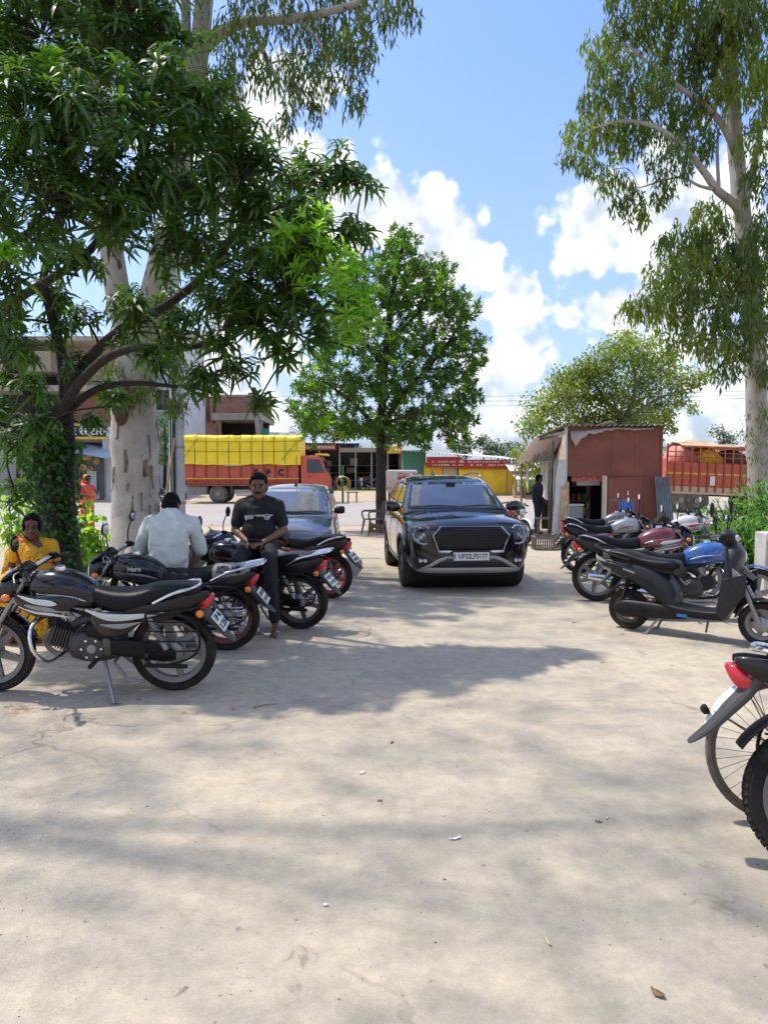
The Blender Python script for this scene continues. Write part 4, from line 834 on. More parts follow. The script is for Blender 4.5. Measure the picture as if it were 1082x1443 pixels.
# ------------------------------------------------------------------ trees and plants
def unit(a): return a/np.maximum(np.linalg.norm(a, axis=-1, keepdims=True), 1e-9)
def leaf_batch(P, D, L, W, droop=.2, fold=.12, seg=2, roll=.6):
    """P base points, D directions, L lengths, W widths -> verts, tris"""
    n = len(P); P = np.asarray(P, float); D = unit(np.asarray(D, float)); L = np.broadcast_to(L, n)[:, None]; W = np.broadcast_to(W, n)[:, None]
    Sd = unit(np.cross(D, np.array([0, 0, 1.]))+rng.normal(0, roll, (n, 3))*.6); Sd = unit(Sd-D*np.sum(Sd*D, 1, keepdims=True)); Nn = np.cross(Sd, D)
    dr = np.array([0, 0, -1.])*np.broadcast_to(droop, n)[:, None]
    def pt(t, s): return P+D*t*L+Sd*s*W*.5+Nn*abs(s)*fold*W+dr*t*t*L
    if seg == 1:   # rhomb
        V = np.stack([pt(0, 0), pt(.45, -1), pt(1, 0), pt(.45, 1)], 1); T = np.array([[0, 1, 2], [0, 2, 3]])
    elif seg == 2:
        V = np.stack([pt(0, 0), pt(.42, -1), pt(.42, 0)-Nn*0, pt(.42, 1), pt(1, 0)], 1); T = np.array([[0, 1, 2], [0, 2, 3], [1, 4, 2], [2, 4, 3]])
    else:
        V = np.stack([pt(0, 0), pt(.25, -.85), pt(.25, 0), pt(.25, .85), pt(.65, -.8), pt(.65, 0), pt(.65, .8), pt(1, 0)], 1)
        T = np.array([[0, 1, 2], [0, 2, 3], [1, 4, 5], [1, 5, 2], [2, 5, 6], [2, 6, 3], [4, 7, 5], [5, 7, 6]])
    k = V.shape[1]; F = (T[None]+(np.arange(n)*k)[:, None, None]).reshape(-1, 3); return V.reshape(-1, 3), F
def joinb(bs):
    Vs, Fs, o = [], [], 0
    for V, F in bs: Vs.append(V); Fs.append(F+o); o += len(V)
    return np.concatenate(Vs), np.concatenate(Fs)
def whorl(n=12, L=.2, W=.045, spread=1.2, droop=.3, seg=3):
    th = np.arange(n)*2.4+rng.uniform(0, .5, n); pol = spread*(.45+.6*np.arange(n)/n)+rng.normal(0, .12, n)
    D = np.stack([np.cos(th)*np.sin(pol), np.sin(th)*np.sin(pol), np.cos(pol)], 1); P = np.stack([np.zeros(n), np.zeros(n), -.06*np.arange(n)/n], 1)
    return leaf_batch(P, D, L*rng.uniform(.7, 1.15, n), W*rng.uniform(.8, 1.1, n), droop, .1, seg, .25)
def rot_to(A):
    """(n,3) axes -> (n,3,3) matrices taking +Z to A with random spin"""
    A = unit(A); n = len(A); h = unit(rng.normal(size=(n, 3))); U = unit(np.cross(h, A)); V = np.cross(A, U); return np.stack([U, V, A], 2)
BARKD = mat('mango_bark', (.036,.029,.024), .95, var=.35, vs=9, bump=.8, bs=30)
def eucmat():
    m = mat('eucalyptus_bark', (.50,.46,.42), .8, var=.15, vs=3, bump=.25, bs=18, dust=.55, dcol=(.30,.25,.21), ds=2.2)
    nt = m.node_tree; N = nt.nodes.new; L = nt.links.new; p = nt.nodes['Principled BSDF']; src = p.inputs['Base Color'].links[0].from_socket
    tc = N('ShaderNodeTexCoord'); mp = N('ShaderNodeMapping'); mp.inputs['Scale'].default_value = (5, 5, 1.6); L(tc.outputs['Object'], mp.inputs[0])
    n = N('ShaderNodeTexNoise'); n.inputs['Scale'].default_value = 1.6; n.inputs['Detail'].default_value = 3; L(mp.outputs[0], n.inputs[0])
    r = N('ShaderNodeMapRange'); L(n.outputs[0], r.inputs[0]); r.inputs[1].default_value = .62; r.inputs[2].default_value = .67
    x = N('ShaderNodeMix'); x.data_type = 'RGBA'; L(r.outputs[0], x.inputs['Factor']); L(src, x.inputs['A']); x.inputs['B'].default_value = (.13,.085,.06,1); L(x.outputs['Result'], p.inputs['Base Color']); return m
BARKE = eucmat()
LMANGO = leafmat('mango_leaf', (.034,.080,.015), (.088,.155,.025), .40, .38, spec=.42)
LMANGOY = leafmat('young_mango_leaf', (.13,.28,.022), (.27,.43,.045), .45, .45)
LMANGO2 = leafmat('mango_leaf_far', (.045,.098,.016), (.10,.175,.028), .42, .34, spec=.35)
LRUST = leafmat('rusty_leaf', (.20,.09,.03), (.30,.12,.04), .5, .3, (1.5, 1.1, .6))
LEUC = leafmat('eucalyptus_leaf', (.06,.098,.022), (.145,.182,.042), .5, .34, spec=.3)
LEUCY = leafmat('eucalyptus_leaf_light', (.13,.18,.028), (.22,.25,.045), .5, .38, spec=.3)
LFIC = leafmat('fig_leaf', (.13,.18,.03), (.27,.30,.06), .45, .36); LBUSH = leafmat('bush_leaf', (.06,.16,.02), (.16,.30,.05), .42, .32)
LIVY = leafmat('ivy_leaf', (.025,.085,.012), (.06,.15,.02), .4, .25); LLIME = leafmat('lime_leaf', (.16,.30,.03), (.34,.44,.08), .45, .42); LFAR = leafmat('distant_leaf', (.05,.085,.035), (.10,.14,.06), .6, .2)

class Tree:
    def __init__(s, name, label, cat, base, group=None):
        s.t = thing(name, label, cat, base, group=group); s.o = np.array(base, float); s.w = MB(); s.nodes = []; s.b = []; s.mi = []
    def limb(s, pts, r0, r1, n=10, k=4, bumps=0):
        """pts world"""
        pts = [np.array(p, float)-s.o for p in pts]; m = len(pts); rs = [r0+(r1-r0)*i/(m-1) for i in range(m)]
        q = spline([(*p, r) for p, r in zip(pts, rs)], k)
        if bumps: q = [np.array([a[0]+bumps*mnoise.noise((a[2]*1.3, 1, i*.01)), a[1], a[2], a[3]*(1+.12*mnoise.noise((a[2]*2.1, 5, 0)))]) for i, a in enumerate(q)]
        s.w.tube([a[:3] for a in q], [a[3] for a in q], n)
        for a in q: s.nodes.append(a)
    def near(s, p):
        A = np.array([a[:3] for a in s.nodes]); d = np.linalg.norm(A-p, axis=1)+np.maximum(0, A[:, 2]-p[2])*.8; i = int(np.argmin(d)); return s.nodes[i]
    def reach(s, p, r1=.01, n=6):
        a = s.near(p); p = np.array(p, float); d = p-a[:3]; L = np.linalg.norm(d)
        if L < .05: return
        r0 = min(a[3]*.6, .012+.016*L); m = (a[:3]+p)/2+rng.normal(0, .07*L, 3)+np.array([0, 0, .10*L])
        q = spline([(*a[:3], r0), (*m, (r0+r1)/2), (*p, r1)], 4); s.w.tube([b[:3] for b in q], [b[3] for b in q], n)
        for b in q[2:]: s.nodes.append(b)
    def add(s, V, F, mi=0): s.b.append((V, F)); s.mi.append(np.full(len(F), mi, np.int32))
    def finish(s, bark, leafmats, leafname='crown'):
        s.w.build('trunk', bark, s.t, smooth=60)
        if s.b:
            V, F = joinb(s.b); me = np_mesh(leafname, V, F, np.concatenate(s.mi)); o = link(leafname, me, s.t, leafmats); o['kind'] = 'stuff'; return o

def blob_pts(c, r, n, flat=.8, shell=.55):
    u = unit(rng.normal(size=(n, 3))); q = (shell+(1-shell)*rng.random(n)**.5)[:, None]*u; q[:, 2] *= flat; return np.asarray(c)+q*r, u
def pxblob(px, py, D, rpx): return np.array(at(px, py, D)), rpx*D/FPX

def near_mango():
    base = (X(78, 9.6), 9.6, 0); T = Tree('mango_tree', 'big dark mango tree with ivy-clad trunks overhanging the parked motorcycles', 'tree', base)
    A = lambda l: [at(a, b, d) for a, b, d in l]
    b0 = Vector(base)
    T.limb([b0, at(68, 700, 9.5), at(60, 640, 9.4), at(62, 600, 9.4)], .16, .115, 14, bumps=.03); T.limb([b0+Vector((.15, .15, 0)), at(92, 700, 9.7), at(92, 620, 9.7), at(93, 560, 9.7)], .14, .10, 14, bumps=.03)
    T.limb(A([(62, 604, 9.4), (48, 560, 9.2), (14, 510, 8.9), (-8, 440, 8.5), (0, 360, 8.0), (40, 330, 7.6)]), .105, .045); T.limb(A([(64, 600, 9.4), (90, 572, 9.2), (112, 540, 8.9), (150, 505, 8.5), (200, 488, 8.1), (260, 490, 7.8), (330, 475, 7.5)]), .075, .028)
    T.limb(A([(93, 565, 9.7), (88, 505, 9.5), (72, 440, 9.2), (62, 390, 8.8), (80, 330, 8.2)]), .08, .035); T.limb(A([(93, 560, 9.7), (118, 515, 9.3), (170, 465, 8.8), (235, 430, 8.3), (290, 385, 7.9), (350, 310, 7.6), (430, 280, 7.6)]), .075, .025)
    T.limb(A([(95, 580, 9.7), (130, 552, 9.3), (180, 540, 8.9), (250, 545, 8.5)]), .06, .02); T.limb(A([(-8, 440, 8.5), (60, 400, 8.0), (120, 360, 7.6), (170, 290, 7.2), (210, 200, 7.2)]), .055, .025); T.limb(A([(80, 330, 8.2), (110, 200, 8.0), (160, 80, 8.0), (200, -60, 8)]), .06, .03)
    T.limb(A([(30, 620, 8.6), (10, 600, 8.2), (-30, 590, 8)]), .04, .02)
    fr = [(60,50,7,85),(170,30,7.4,90),(228,70,7.6,52),(35,170,6.4,85),(135,150,6.4,85),(235,140,6.9,75),(305,150,7.4,48),(60,280,6.5,85),(160,270,6.8,80),(250,260,7,75),(340,250,7.2,70),(420,245,7.5,52),(478,225,7.6,36),(508,262,7.6,27),(505,325,7.6,28),(440,320,7.3,60),(395,395,7.2,62),(330,365,7,65),(245,360,7.2,40),(110,375,7.5,40),(20,390,7,36),(315,445,7,40),(385,455,7.3,42),(340,508,7,27),(268,530,7,24),(300,490,7,28),(368,566,7.3,15),(445,470,7.5,28),(15,490,7,32),(55,590,7.6,22),(10,625,7.6,30),(25,690,7.8,26),
          (420,340,7.4,45),(330,200,7.3,50),(200,440,7.6,30),(20,440,9.2,30),(75,465,9.2,28),(125,445,9,28),(30,520,9.2,30),(112,515,9.2,22),(172,478,8.8,20),(228,505,8.6,16),(150,545,9.2,14),(60,555,9.2,18),(0,570,9,26),(35,610,9,18),(180,420,8.8,30),(80,410,9.2,32),(240,420,8.6,24),(130,590,9.4,12),(260,450,7.4,34),(215,500,7.8,20),(350,430,7.2,42),(300,540,7.2,16),(425,430,7.2,34),(250,485,7.6,22),(160,560,8.2,14),(40,540,7.6,22),(400,500,7.4,18),(-70,100,7,90),(-90,280,7,90),(-60,430,7.2,70),(60,-70,7.4,90),(180,-100,7.6,80),(150,-60,7.8,60)]
    bk = [(80,120,10.5,110),(230,90,10.5,100),(90,240,10.5,80),(280,220,10.3,90),(40,320,10.5,60),(380,330,10,70),(-80,200,10.5,120),(120,-50,10.5,120),(300,400,9.8,45),(330,300,12,90),(390,260,12,70),(250,330,12,80),(420,350,12,60),(300,180,12,80),(340,430,11,35)]
    yg = [(455,375,6.9,44),(432,345,6.9,36),(480,430,7.0,40),(505,400,7.1,28),(520,450,7.2,20),(395,330,6.9,22),(440,310,6.9,26),(70,85,6.6,10),(10,352,6.2,10),(500,478,7.5,16)]
    var = [whorl(11+i % 4, .225, .046, 1.45, .55+.16*(i % 4)) for i in range(9)]; vary = [whorl(12, .20, .036, 1.2, .45, 3) for i in range(3)]
    allw = []   # (pos, axis, size, young)
    for lst, dens, young in ((fr, 42, 0), (bk, 10, 0), (yg, 56, 1)):
        for (px, py, D, rp) in lst:
            c, r = pxblob(px, py, D, rp); T.reach(c-T.o-np.array([0, 0, .1]), .012)
            n = max(5, int(dens*(r/.5)**2)); q, u = blob_pts(c, r, n, .85, .35)
            ax = u*.45+np.array([0, 0, .75])+rng.normal(0, .22, (n, 3))
            for i in range(n): allw.append((q[i], ax[i], rng.uniform(.8, 1.15), young, c))
    # nearest and largest sprays as single objects, the rest joined
    allw.sort(key=lambda w: w[0][1]+(3 if abs((w[0][0]/w[0][1])) > .53 or (w[0][2]-1.65)/w[0][1] > .66 else 0))
    for (p, a, sc, y, c) in allw:   # twigs
        T.w.tube([c-T.o+(p-c)*.12, (p+c)/2-T.o+np.array([0, 0, .03]), p-T.o], [.006, .005, .004], 4, caps=False)
    rest = allw[300:]
    for pool, y in ((var, 0), (vary, 1)):
        ws = [w for w in rest if w[3] == y]
        for k, (V, F) in enumerate(pool):
            sel = ws[k::len(pool)]
            if not sel: continue
            M3 = rot_to(np.array([w[1] for w in sel])); Pp = np.array([w[0] for w in sel])-T.o; sc = np.array([w[2] for w in sel])
            VV = np.einsum('nij,vj->nvi', M3, V)*sc[:, None, None]+Pp[:, None]; m = len(sel)
            T.add(VV.reshape(-1, 3), (F[None]+(np.arange(m)*len(V))[:, None, None]).reshape(-1, 3), y)
    cr = T.finish(BARKD, [LMANGO, LMANGOY])
    mv = []
    for V, F in var+vary:
        me = np_mesh('leaf_spray', V, F); me.materials.append(LMANGO if len(mv) < len(var) else LMANGOY); mv.append(me)
    for i, (p, a, sc, y, c) in enumerate(allw[:300]):
        o = bpy.data.objects.new('leaf_spray', mv[len(var)+i % 3] if y else mv[i % len(var)]); COL.objects.link(o); o.parent = cr
        Mx = Matrix(rot_to(np.array([a]))[0].tolist()); o.location = p-T.o; o.rotation_euler = Mx.to_euler(); o.scale = (sc,)*3
    # ivy on the trunks
    iv = thing('climbing_ivy', 'green ivy climbing round the mango trunks behind the seated woman', 'plant', base); bs = []
    for (pts, n, r) in (([(78, 820, 9.6), (68, 700, 9.5), (60, 640, 9.4), (62, 600, 9.4)], 1300, .20), ([(93, 820, 9.75), (92, 700, 9.7), (92, 620, 9.7)], 700, .18)):
        P3 = [np.array(at(*p)) for p in pts]; q = np.array(spline(P3, 10)); ids = (rng.random(n)**1.25*(len(q)-1)).astype(int); th = rng.uniform(0, 2*PI, n); rr = r*rng.uniform(.75, 1.15, n)
        u = np.stack([np.cos(th), np.sin(th), np.zeros(n)], 1); P = q[ids]+u*rr[:, None]+rng.normal(0, .03, (n, 3)); Dd = u*.5+rng.normal(0, .4, (n, 3))+np.array([0, 0, -.8]); bs.append(leaf_batch(P-np.array(base), Dd, rng.uniform(.05, .10, n), rng.uniform(.05, .085, n), .1, .1, 2))
    V, F = joinb(bs); o = link('ivy_leaves', np_mesh('ivy', V, F), iv, LIVY); o['kind'] = 'stuff'
    mb = MB()
    for a in (0, 1.4, 3.0, 4.4): mb.tube([np.array((.19*math.cos(a+h*.9), .19*math.sin(a+h*.9), h*.5)) for h in range(5)], .01, 5, k=3)
    mb.build('ivy_stem', BARKD, iv)
near_mango()

def strands(T, c, r, n, mi=0, Ls=(.4, .8), leafL=.17, leafW=.026, per=9, seg=1, flat=.9):
    """hanging twigs with drooping narrow leaves inside a blob"""
    q, u = blob_pts(c, r, n, flat, .2); q = q+np.array([0, 0, r*.25]); Ln = rng.uniform(*Ls, n)*min(1, .5+r)
    t = (np.arange(per)+.5)/per; drift = u*np.array([.35, .35, 0])
    P = q[:, None]+(drift[:, None]*t[None, :, None]*Ln[:, None, None])+np.array([0, 0, -1.])*((t**1.4)[None, :, None]*Ln[:, None, None])+rng.normal(0, .035, (n, per, 3))
    P = P.reshape(-1, 3)-T.o; m = len(P); Dd = np.array([0, 0, -1.])+rng.normal(0, .42, (m, 3))
    V, F = leaf_batch(P, Dd, leafL*rng.uniform(.7, 1.25, m), leafW*rng.uniform(.8, 1.2, m), .1, .1, seg, 1.2); T.add(V, F, mi)
    for i in range(0, n, 3): T.w.tube([q[i]-T.o, q[i]-T.o+drift[i]*Ln[i]*.5+np.array([0, 0, -Ln[i]*.6])], [.006, .003], 3, caps=False)

def left_euc():
    D = 13.0; base = (X(192, D), D, 0); T = Tree('eucalyptus_tree', 'large pale eucalyptus with forked trunk rising behind the motorcycles on the left', 'tree', base)
    A = lambda l: [at(a, b, d) for a, b, d in l]; bz = Vector(base)
    T.limb([bz+Vector((0, 0, -.1)), bz+Vector((0, 0, .25)), at(191, 740, D), at(190, 650, D), at(188, 580, D), at(192, 500, D), at(196, 450, D)], .44, .34, 24, bumps=.02)
    T.limb(A([(186, 480, D), (168, 420, D), (155, 330, D), (142, 200, D), (130, 80, D), (118, -120, D), (120, -400, D)]), .24, .10, 16); T.limb(A([(200, 478, D), (216, 420, D), (236, 330, D), (258, 210, D), (280, 80, D), (290, -30, D), (300, -200, D), (330, -420, D)]), .26, .10, 16)
    T.limb(A([(262, 190, D), (262, 100, D), (262, 20, D), (255, -120, D)]), .12, .06, 10); T.limb(A([(282, 70, D), (315, 45, D-.3), (350, 30, D-.6), (420, 25, D-1), (500, 5, D-1.2), (560, -30, D-1)]), .12, .03, 10); T.limb(A([(290, -30, D), (350, -60, D), (430, -50, D), (520, -90, D)]), .1, .03, 10)
    T.limb(A([(350, 30, D-.6), (380, 90, D-.8), (400, 130, D-.9)]), .05, .015, 8); T.limb(A([(420, 25, D-1), (450, 60, D-1.1), (470, 110, D-1.1)]), .04, .012, 8)
    T.limb([bz+Vector((0, 0, -.15)), bz+Vector((0, 0, .12)), bz+Vector((0, 0, .55)), bz+Vector((0, 0, 1.0))], .60, .40, 24)
    for i in range(7): a = i*.9+.3; T.w.tube([Vector((.38*math.cos(a), .38*math.sin(a), .42)), Vector((.56*math.cos(a), .56*math.sin(a), .10)), Vector((.85*math.cos(a), .85*math.sin(a), -.05))], [.10, .11, .05], 8, k=3)
    for i in range(26):   # peeling bark
        a = rng.uniform(2.6, 6.8); z = rng.uniform(.6, 5.2); rr = .445-.02*z; h_ = rng.uniform(.15, .55); w_ = rng.uniform(.03, .09); v = []
        for k in range(5):
            q = k/4; lift = .006+.035*q*q*rng.uniform(.4, 1); v += [((rr+lift)*math.cos(a-w_*(1-.5*q)), (rr+lift)*math.sin(a-w_*(1-.5*q)), z-h_*q), ((rr+lift)*math.cos(a+w_*(1-.4*q)), (rr+lift)*math.sin(a+w_*(1-.4*q)), z-h_*q)]
        o_ = MB().add(v, [(2*k, 2*k+1, 2*k+3, 2*k+2) for k in range(4)]).build('bark_strip', mat('peeling_bark', (.22,.155,.11), .9, var=.4, vs=12, bump=.5), T.t); q_ = o_.modifiers.new('s', 'SOLIDIFY'); q_.thickness = .006
    fr = [(330,50,42),(385,30,50),(440,45,48),(495,25,45),(545,0,35),(415,100,38),(470,85,38),(510,60,30),(430,140,26),(488,128,22),(510,132,14),(355,95,30),(310,110,30),(400,170,20),(575,10,20),(460,-60,60),(380,-60,60),(300,-80,60),(550,-60,40),(240,-60,60),(180,-120,60),(100,-150,60)]
    for px, py, rp in fr:
        c, r = pxblob(px, py, D-.9+rng.uniform(-.5, .5), rp); T.reach(c-T.o+np.array([0, 0, r*.3]), .008); strands(T, c, r, int(44*(r/.5)**2)+4, 0, Ls=(.25, .5), leafW=.034)
    for px, py, rp in ((150,40,70),(60,60,80),(20,-40,90),(120,150,60),(200,150,55),(40,-200,120),(250,-200,120),(400,-220,120),(150,-350,140),(330,-380,140)):
        c, r = pxblob(px, py, D+.8+rng.uniform(-.6, 1.), rp); T.reach(c-T.o, .01); strands(T, c, r, int(16*(r/.5)**2)+4, 0)
    for px, py, rp in ((240,500,25),(225,470,22),(150,510,22),(165,545,16),(262,520,20),(300,470,25),(330,430,24),(205,540,14),(245,560,14)):
        c, r = pxblob(px, py, D-.5, rp); T.reach(c-T.o+np.array([0, 0, r*.5]), .006); strands(T, c, r, 20, 0, (.3, .6))
    cr = T.finish(BARKE, [LEUC, LEUCY])
    mb = MB(); c = at(172, 575, D-.40)-bz; mb.ell(c, (.13, .09, .30), 14, 10, rot=(0, .1, 0)); mb.ell(c+Vector((.06, -.03, .10)), (.12, .09, .16), 12, 8); mb.ell(c+Vector((-.10, .02, .06)), (.09, .07, .22), 12, 8)
    mb.tube([c+Vector((0, 0, .1)), c+Vector((.10, -.12, .28)), c+Vector((.16, -.15, .42))], [.10, .07, .03], 8, k=3)
    mb.build('broken_stub', mat('rotten_wood', (.09,.045,.03), .95, var=.5, vs=10, bump=1, bs=25), T.t)
left_euc()

def right_euc():
    D = 19.5; base = (X(1072, D), D, 0); T = Tree('eucalyptus_tree', 'tall white-trunked eucalyptus standing beyond the bushes on the right', 'tree', base)
    A = lambda l: [at(a, b, d) for a, b, d in l]; bz = Vector(base)
    T.limb([bz, at(1068, 660, D), at(1065, 560, D), at(1061, 460, D), at(1054, 370, D), at(1044, 290, D), at(1036, 210, D), at(1030, 120, D), at(1026, 20, D), at(1020, -120, D), at(1010, -350, D)], .31, .12, 20, bumps=.03)
    T.limb(A([(1050, 320, D), (1036, 290, D-.3), (1010, 268, D-.6), (990, 240, D-.8), (960, 205, D-1), (925, 180, D-1.2), (880, 170, D-1.3), (845, 178, D-1.3)]), .13, .025, 10); T.limb(A([(1042, 275, D), (1040, 235, D-.3), (1025, 190, D-.5), (1000, 155, D-.7), (960, 125, D-.9), (915, 90, D-1), (880, 60, D-1)]), .12, .025, 10)
    T.limb(A([(1010, 268, D-.6), (985, 262, D-.8), (955, 250, D-1), (900, 265, D-1.1)]), .05, .015, 8); T.limb(A([(1046, 300, D), (1058, 250, D), (1070, 190, D), (1082, 140, D), (1110, 60, D)]), .11, .03, 10); T.limb(A([(1058, 420, D), (1030, 390, D-.4), (990, 375, D-.7), (945, 380, D-.8), (900, 410, D-.9)]), .07, .015, 8); T.limb(A([(1062, 450, D), (1020, 430, D-.5), (980, 440, D-.7)]), .05, .015, 8)
    T.limb(A([(1030, 120, D), (1000, 70, D-.4), (960, 20, D-.6), (930, -40, D-.6)]), .08, .03, 8); T.limb(A([(1012, 262, D-.6), (1010, 215, D-.4), (1012, 180, D-.4)]), .05, .03, 8)
    up = [(848,60,28),(862,95,28),(885,50,32),(920,35,40),(965,30,45),(1010,30,45),(1060,40,50),(845,135,26),(872,150,30),(905,110,38),(950,100,40),(995,95,35),(1050,110,45),(1085,120,40),(820,178,26),(842,195,28),(880,190,34),(925,165,36),(965,165,36),(1005,140,30),(800,220,10),(830,228,14),(862,245,20),(885,275,22),(895,300,15),(945,225,30),(985,195,25),(935,270,16),(1075,190,35),(1085,260,40),(1020,60,40),(960,-30,60),(1040,-40,60),(890,-10,40),(1000,-130,90),(1080,-150,90),(930,-120,70),(1100,-20,80),(1020,-300,110),(1110,-280,110),(930,-280,80)]
    for px, py, rp in up:
        c, r = pxblob(px, py, D-1+rng.uniform(-.8, .8), rp); T.reach(c-T.o+np.array([0, 0, r*.3]), .01); strands(T, c, r, int(36*(r/.5)**2)+6, 1 if rng.random() < .22 else 0, Ls=(.25, .5), leafL=.21, leafW=.048)
    lo = [(1000,310,32),(960,345,34),(1010,350,34),(940,390,34),(985,385,42),(1035,385,40),(1075,395,36),(905,425,22),(885,432,14),(940,440,34),(985,440,40),(1035,445,36),(1080,455,36),(965,480,22),(1005,485,28),(1050,490,24),(1025,520,16),(935,335,10),(1090,330,40),(1075,330,25),(1090,520,22)]
    for px, py, rp in lo:
        c, r = pxblob(px, py, D-.9+rng.uniform(-.7, .7), rp); T.reach(c-T.o+np.array([0, 0, r*.3]), .01); strands(T, c, r, int(46*(r/.5)**2)+6, 1 if rng.random() < .55 else 0, Ls=(.25, .5), leafL=.20, leafW=.046)
    for (py0, py1, n) in ((560, 700, 60),): # twiggy growth up the lower trunk
        for i in range(n):
            py = rng.uniform(py0, py1); c = np.array(at(1066+rng.uniform(-22, 30), py, D-.4+rng.uniform(-.2, .1))); strands(T, c, .12, 2, 0, (.2, .5), per=5, leafL=.14)
    T.finish(BARKE, [LEUC, LEUCY])
right_euc()

def shade_euc(x, y, h, label, dens=1.0, nb=26, R0=3.2, off=(-4.5, 0)):
    """slender eucalyptus beside the camera, left of the frame: its leaning crown throws the soft dapple over the yard"""
    T = Tree('eucalyptus_tree', label, 'tree', (x, y, 0)); b = Vector((x, y, 0)); o = Vector((off[0], off[1], 0))
    T.limb([b, b+Vector((0, .1, h*.25)), b+o*.1+Vector((0, 0, h*.5)), b+o*.42+Vector((0, .1, h*.72)), b+o*.6+Vector((0, 0, h*.86))], .17, .025, 12, bumps=.2)
    for i in range(nb):
        a = i*2.4; z = h*(.55+.45*i/nb); rr = R0*(1.05-.65*((i/nb-.35)/.65)**2)*math.sqrt(rng.uniform(.05, 1)); c = np.array([x+off[0]+rr*math.cos(a), y+off[1]+rr*math.sin(a), z]); T.reach(c-T.o, .01); r = rng.uniform(.8, 1.2); strands(T, c, r, int(11*dens*(r/.5)**2), 0, per=8, leafL=.20, leafW=.036)
    T.finish(BARKE, [LEUC, LEUCY])
shade_euc(-9.8, 8.8, 17, 'tall eucalyptus just outside the left picture edge', .36, 46, 4.4, (1.0, 0)); shade_euc(-9.4, 5.6, 18.5, 'eucalyptus whose crown hangs over the yard from the left', .27, 60, 5.2, (5.2, .3)); shade_euc(-9.6, 2.0, 17.5, 'eucalyptus to the left of the photographer', .27, 50, 4.8, (4.2, 0)); shade_euc(-1.5, -13.0, 15.0, 'eucalyptus standing behind the photographer on the left', 1.3, 34, 3.6, (.5, 0)); shade_euc(4.5, -15.0, 17.0, 'eucalyptus standing behind the photographer on the right', 1.3, 34, 3.6, (-.5, 0))

def centre_mango():
    D = 21.2; base = (X(537, D), D, 0); T = Tree('mango_tree', 'rounded mango tree with straight trunk standing behind the black car', 'tree', base); A = lambda l: [at(a, b, d) for a, b, d in l]; b = Vector(base)
    T.limb([b, at(537, 690, D), at(536, 640, D), at(538, 570, D), at(545, 480, D), at(555, 400, D), at(570, 330, D)], .17, .05, 12, bumps=.02)
    T.limb(A([(537, 600, D), (570, 555, D-.3), (610, 510, D-.4), (640, 470, D-.4)]), .09, .03, 8); T.limb(A([(537, 610, D), (500, 570, D-.3), (460, 540, D-.4)]), .08, .03, 8); T.limb(A([(545, 490, D), (590, 440, D+.3), (630, 410, D+.3)]), .06, .02, 8); T.limb(A([(542, 520, D), (505, 470, D+.3), (480, 430, D)]), .06, .02, 8); T.limb(A([(538, 600, D), (560, 590, D-.9), (590, 585, D-1.3)]), .06, .02, 8); T.limb(A([(538, 590, D), (545, 560, D+.8), (560, 540, D+1.3)]), .06, .02, 8)
    bl = [(572,335,20),(570,370,34),(540,375,28),(608,385,32),(620,420,36),(580,420,40),(535,425,40),(495,410,34),(650,440,30),(668,480,22),(630,480,36),(585,480,40),(535,485,44),(485,470,40),(655,525,28),(610,535,40),(555,545,42),(500,535,42),(450,535,30),(422,548,16),(645,575,26),(605,590,36),(555,595,36),(505,590,38),(460,580,32),(430,590,16),(590,615,24),(635,605,24),(480,612,22),(540,612,24),(560,345,18),(672,505,18),(660,555,22),(640,628,14),(440,610,18),(415,575,14),(660,590,16),(455,500,26),(500,375,22),(470,440,24)]
    var = [whorl(11, .23, .055, 1.2, .25, 2) for i in range(4)]; ws = []
    for px, py, rp in bl:
        for dd in (-.9, .2, 1.1):
            c, r = pxblob(px+rng.uniform(-6, 6), py+rng.uniform(-6, 6), D+dd*(1-abs(py-480)/330), rp*.92); T.reach(c-T.o, .012); n = max(4, int(18*(r/.5)**2)); q, u = blob_pts(c, r, n, .85, .3); y = rng.random(n)
            kind = np.where((y < .13) & (dd < .5), 1, np.where(((py > 595) & (y > .93)) | ((py < 360) & (y > .93)), 2, 0))
            ws += [(q[i], u[i]*.8+np.array([0, 0, .45])+rng.normal(0, .25, 3), rng.uniform(.8, 1.2), kind[i]) for i in range(n)]
    for k, (V, F) in enumerate(var):
        for y in (0, 1, 2):
            sel = [w for i, w in enumerate(ws) if i % len(var) == k and w[3] == y]
            if not sel: continue
            M3 = rot_to(np.array([w[1] for w in sel])); VV = np.einsum('nij,vj->nvi', M3, V)*np.array([w[2] for w in sel])[:, None, None]+(np.array([w[0] for w in sel])-T.o)[:, None]
            T.add(VV.reshape(-1, 3), (F[None]+(np.arange(len(sel))*len(V))[:, None, None]).reshape(-1, 3), y)
    T.finish(BARKD, [LMANGO2, LMANGOY, LRUST])
centre_mango()

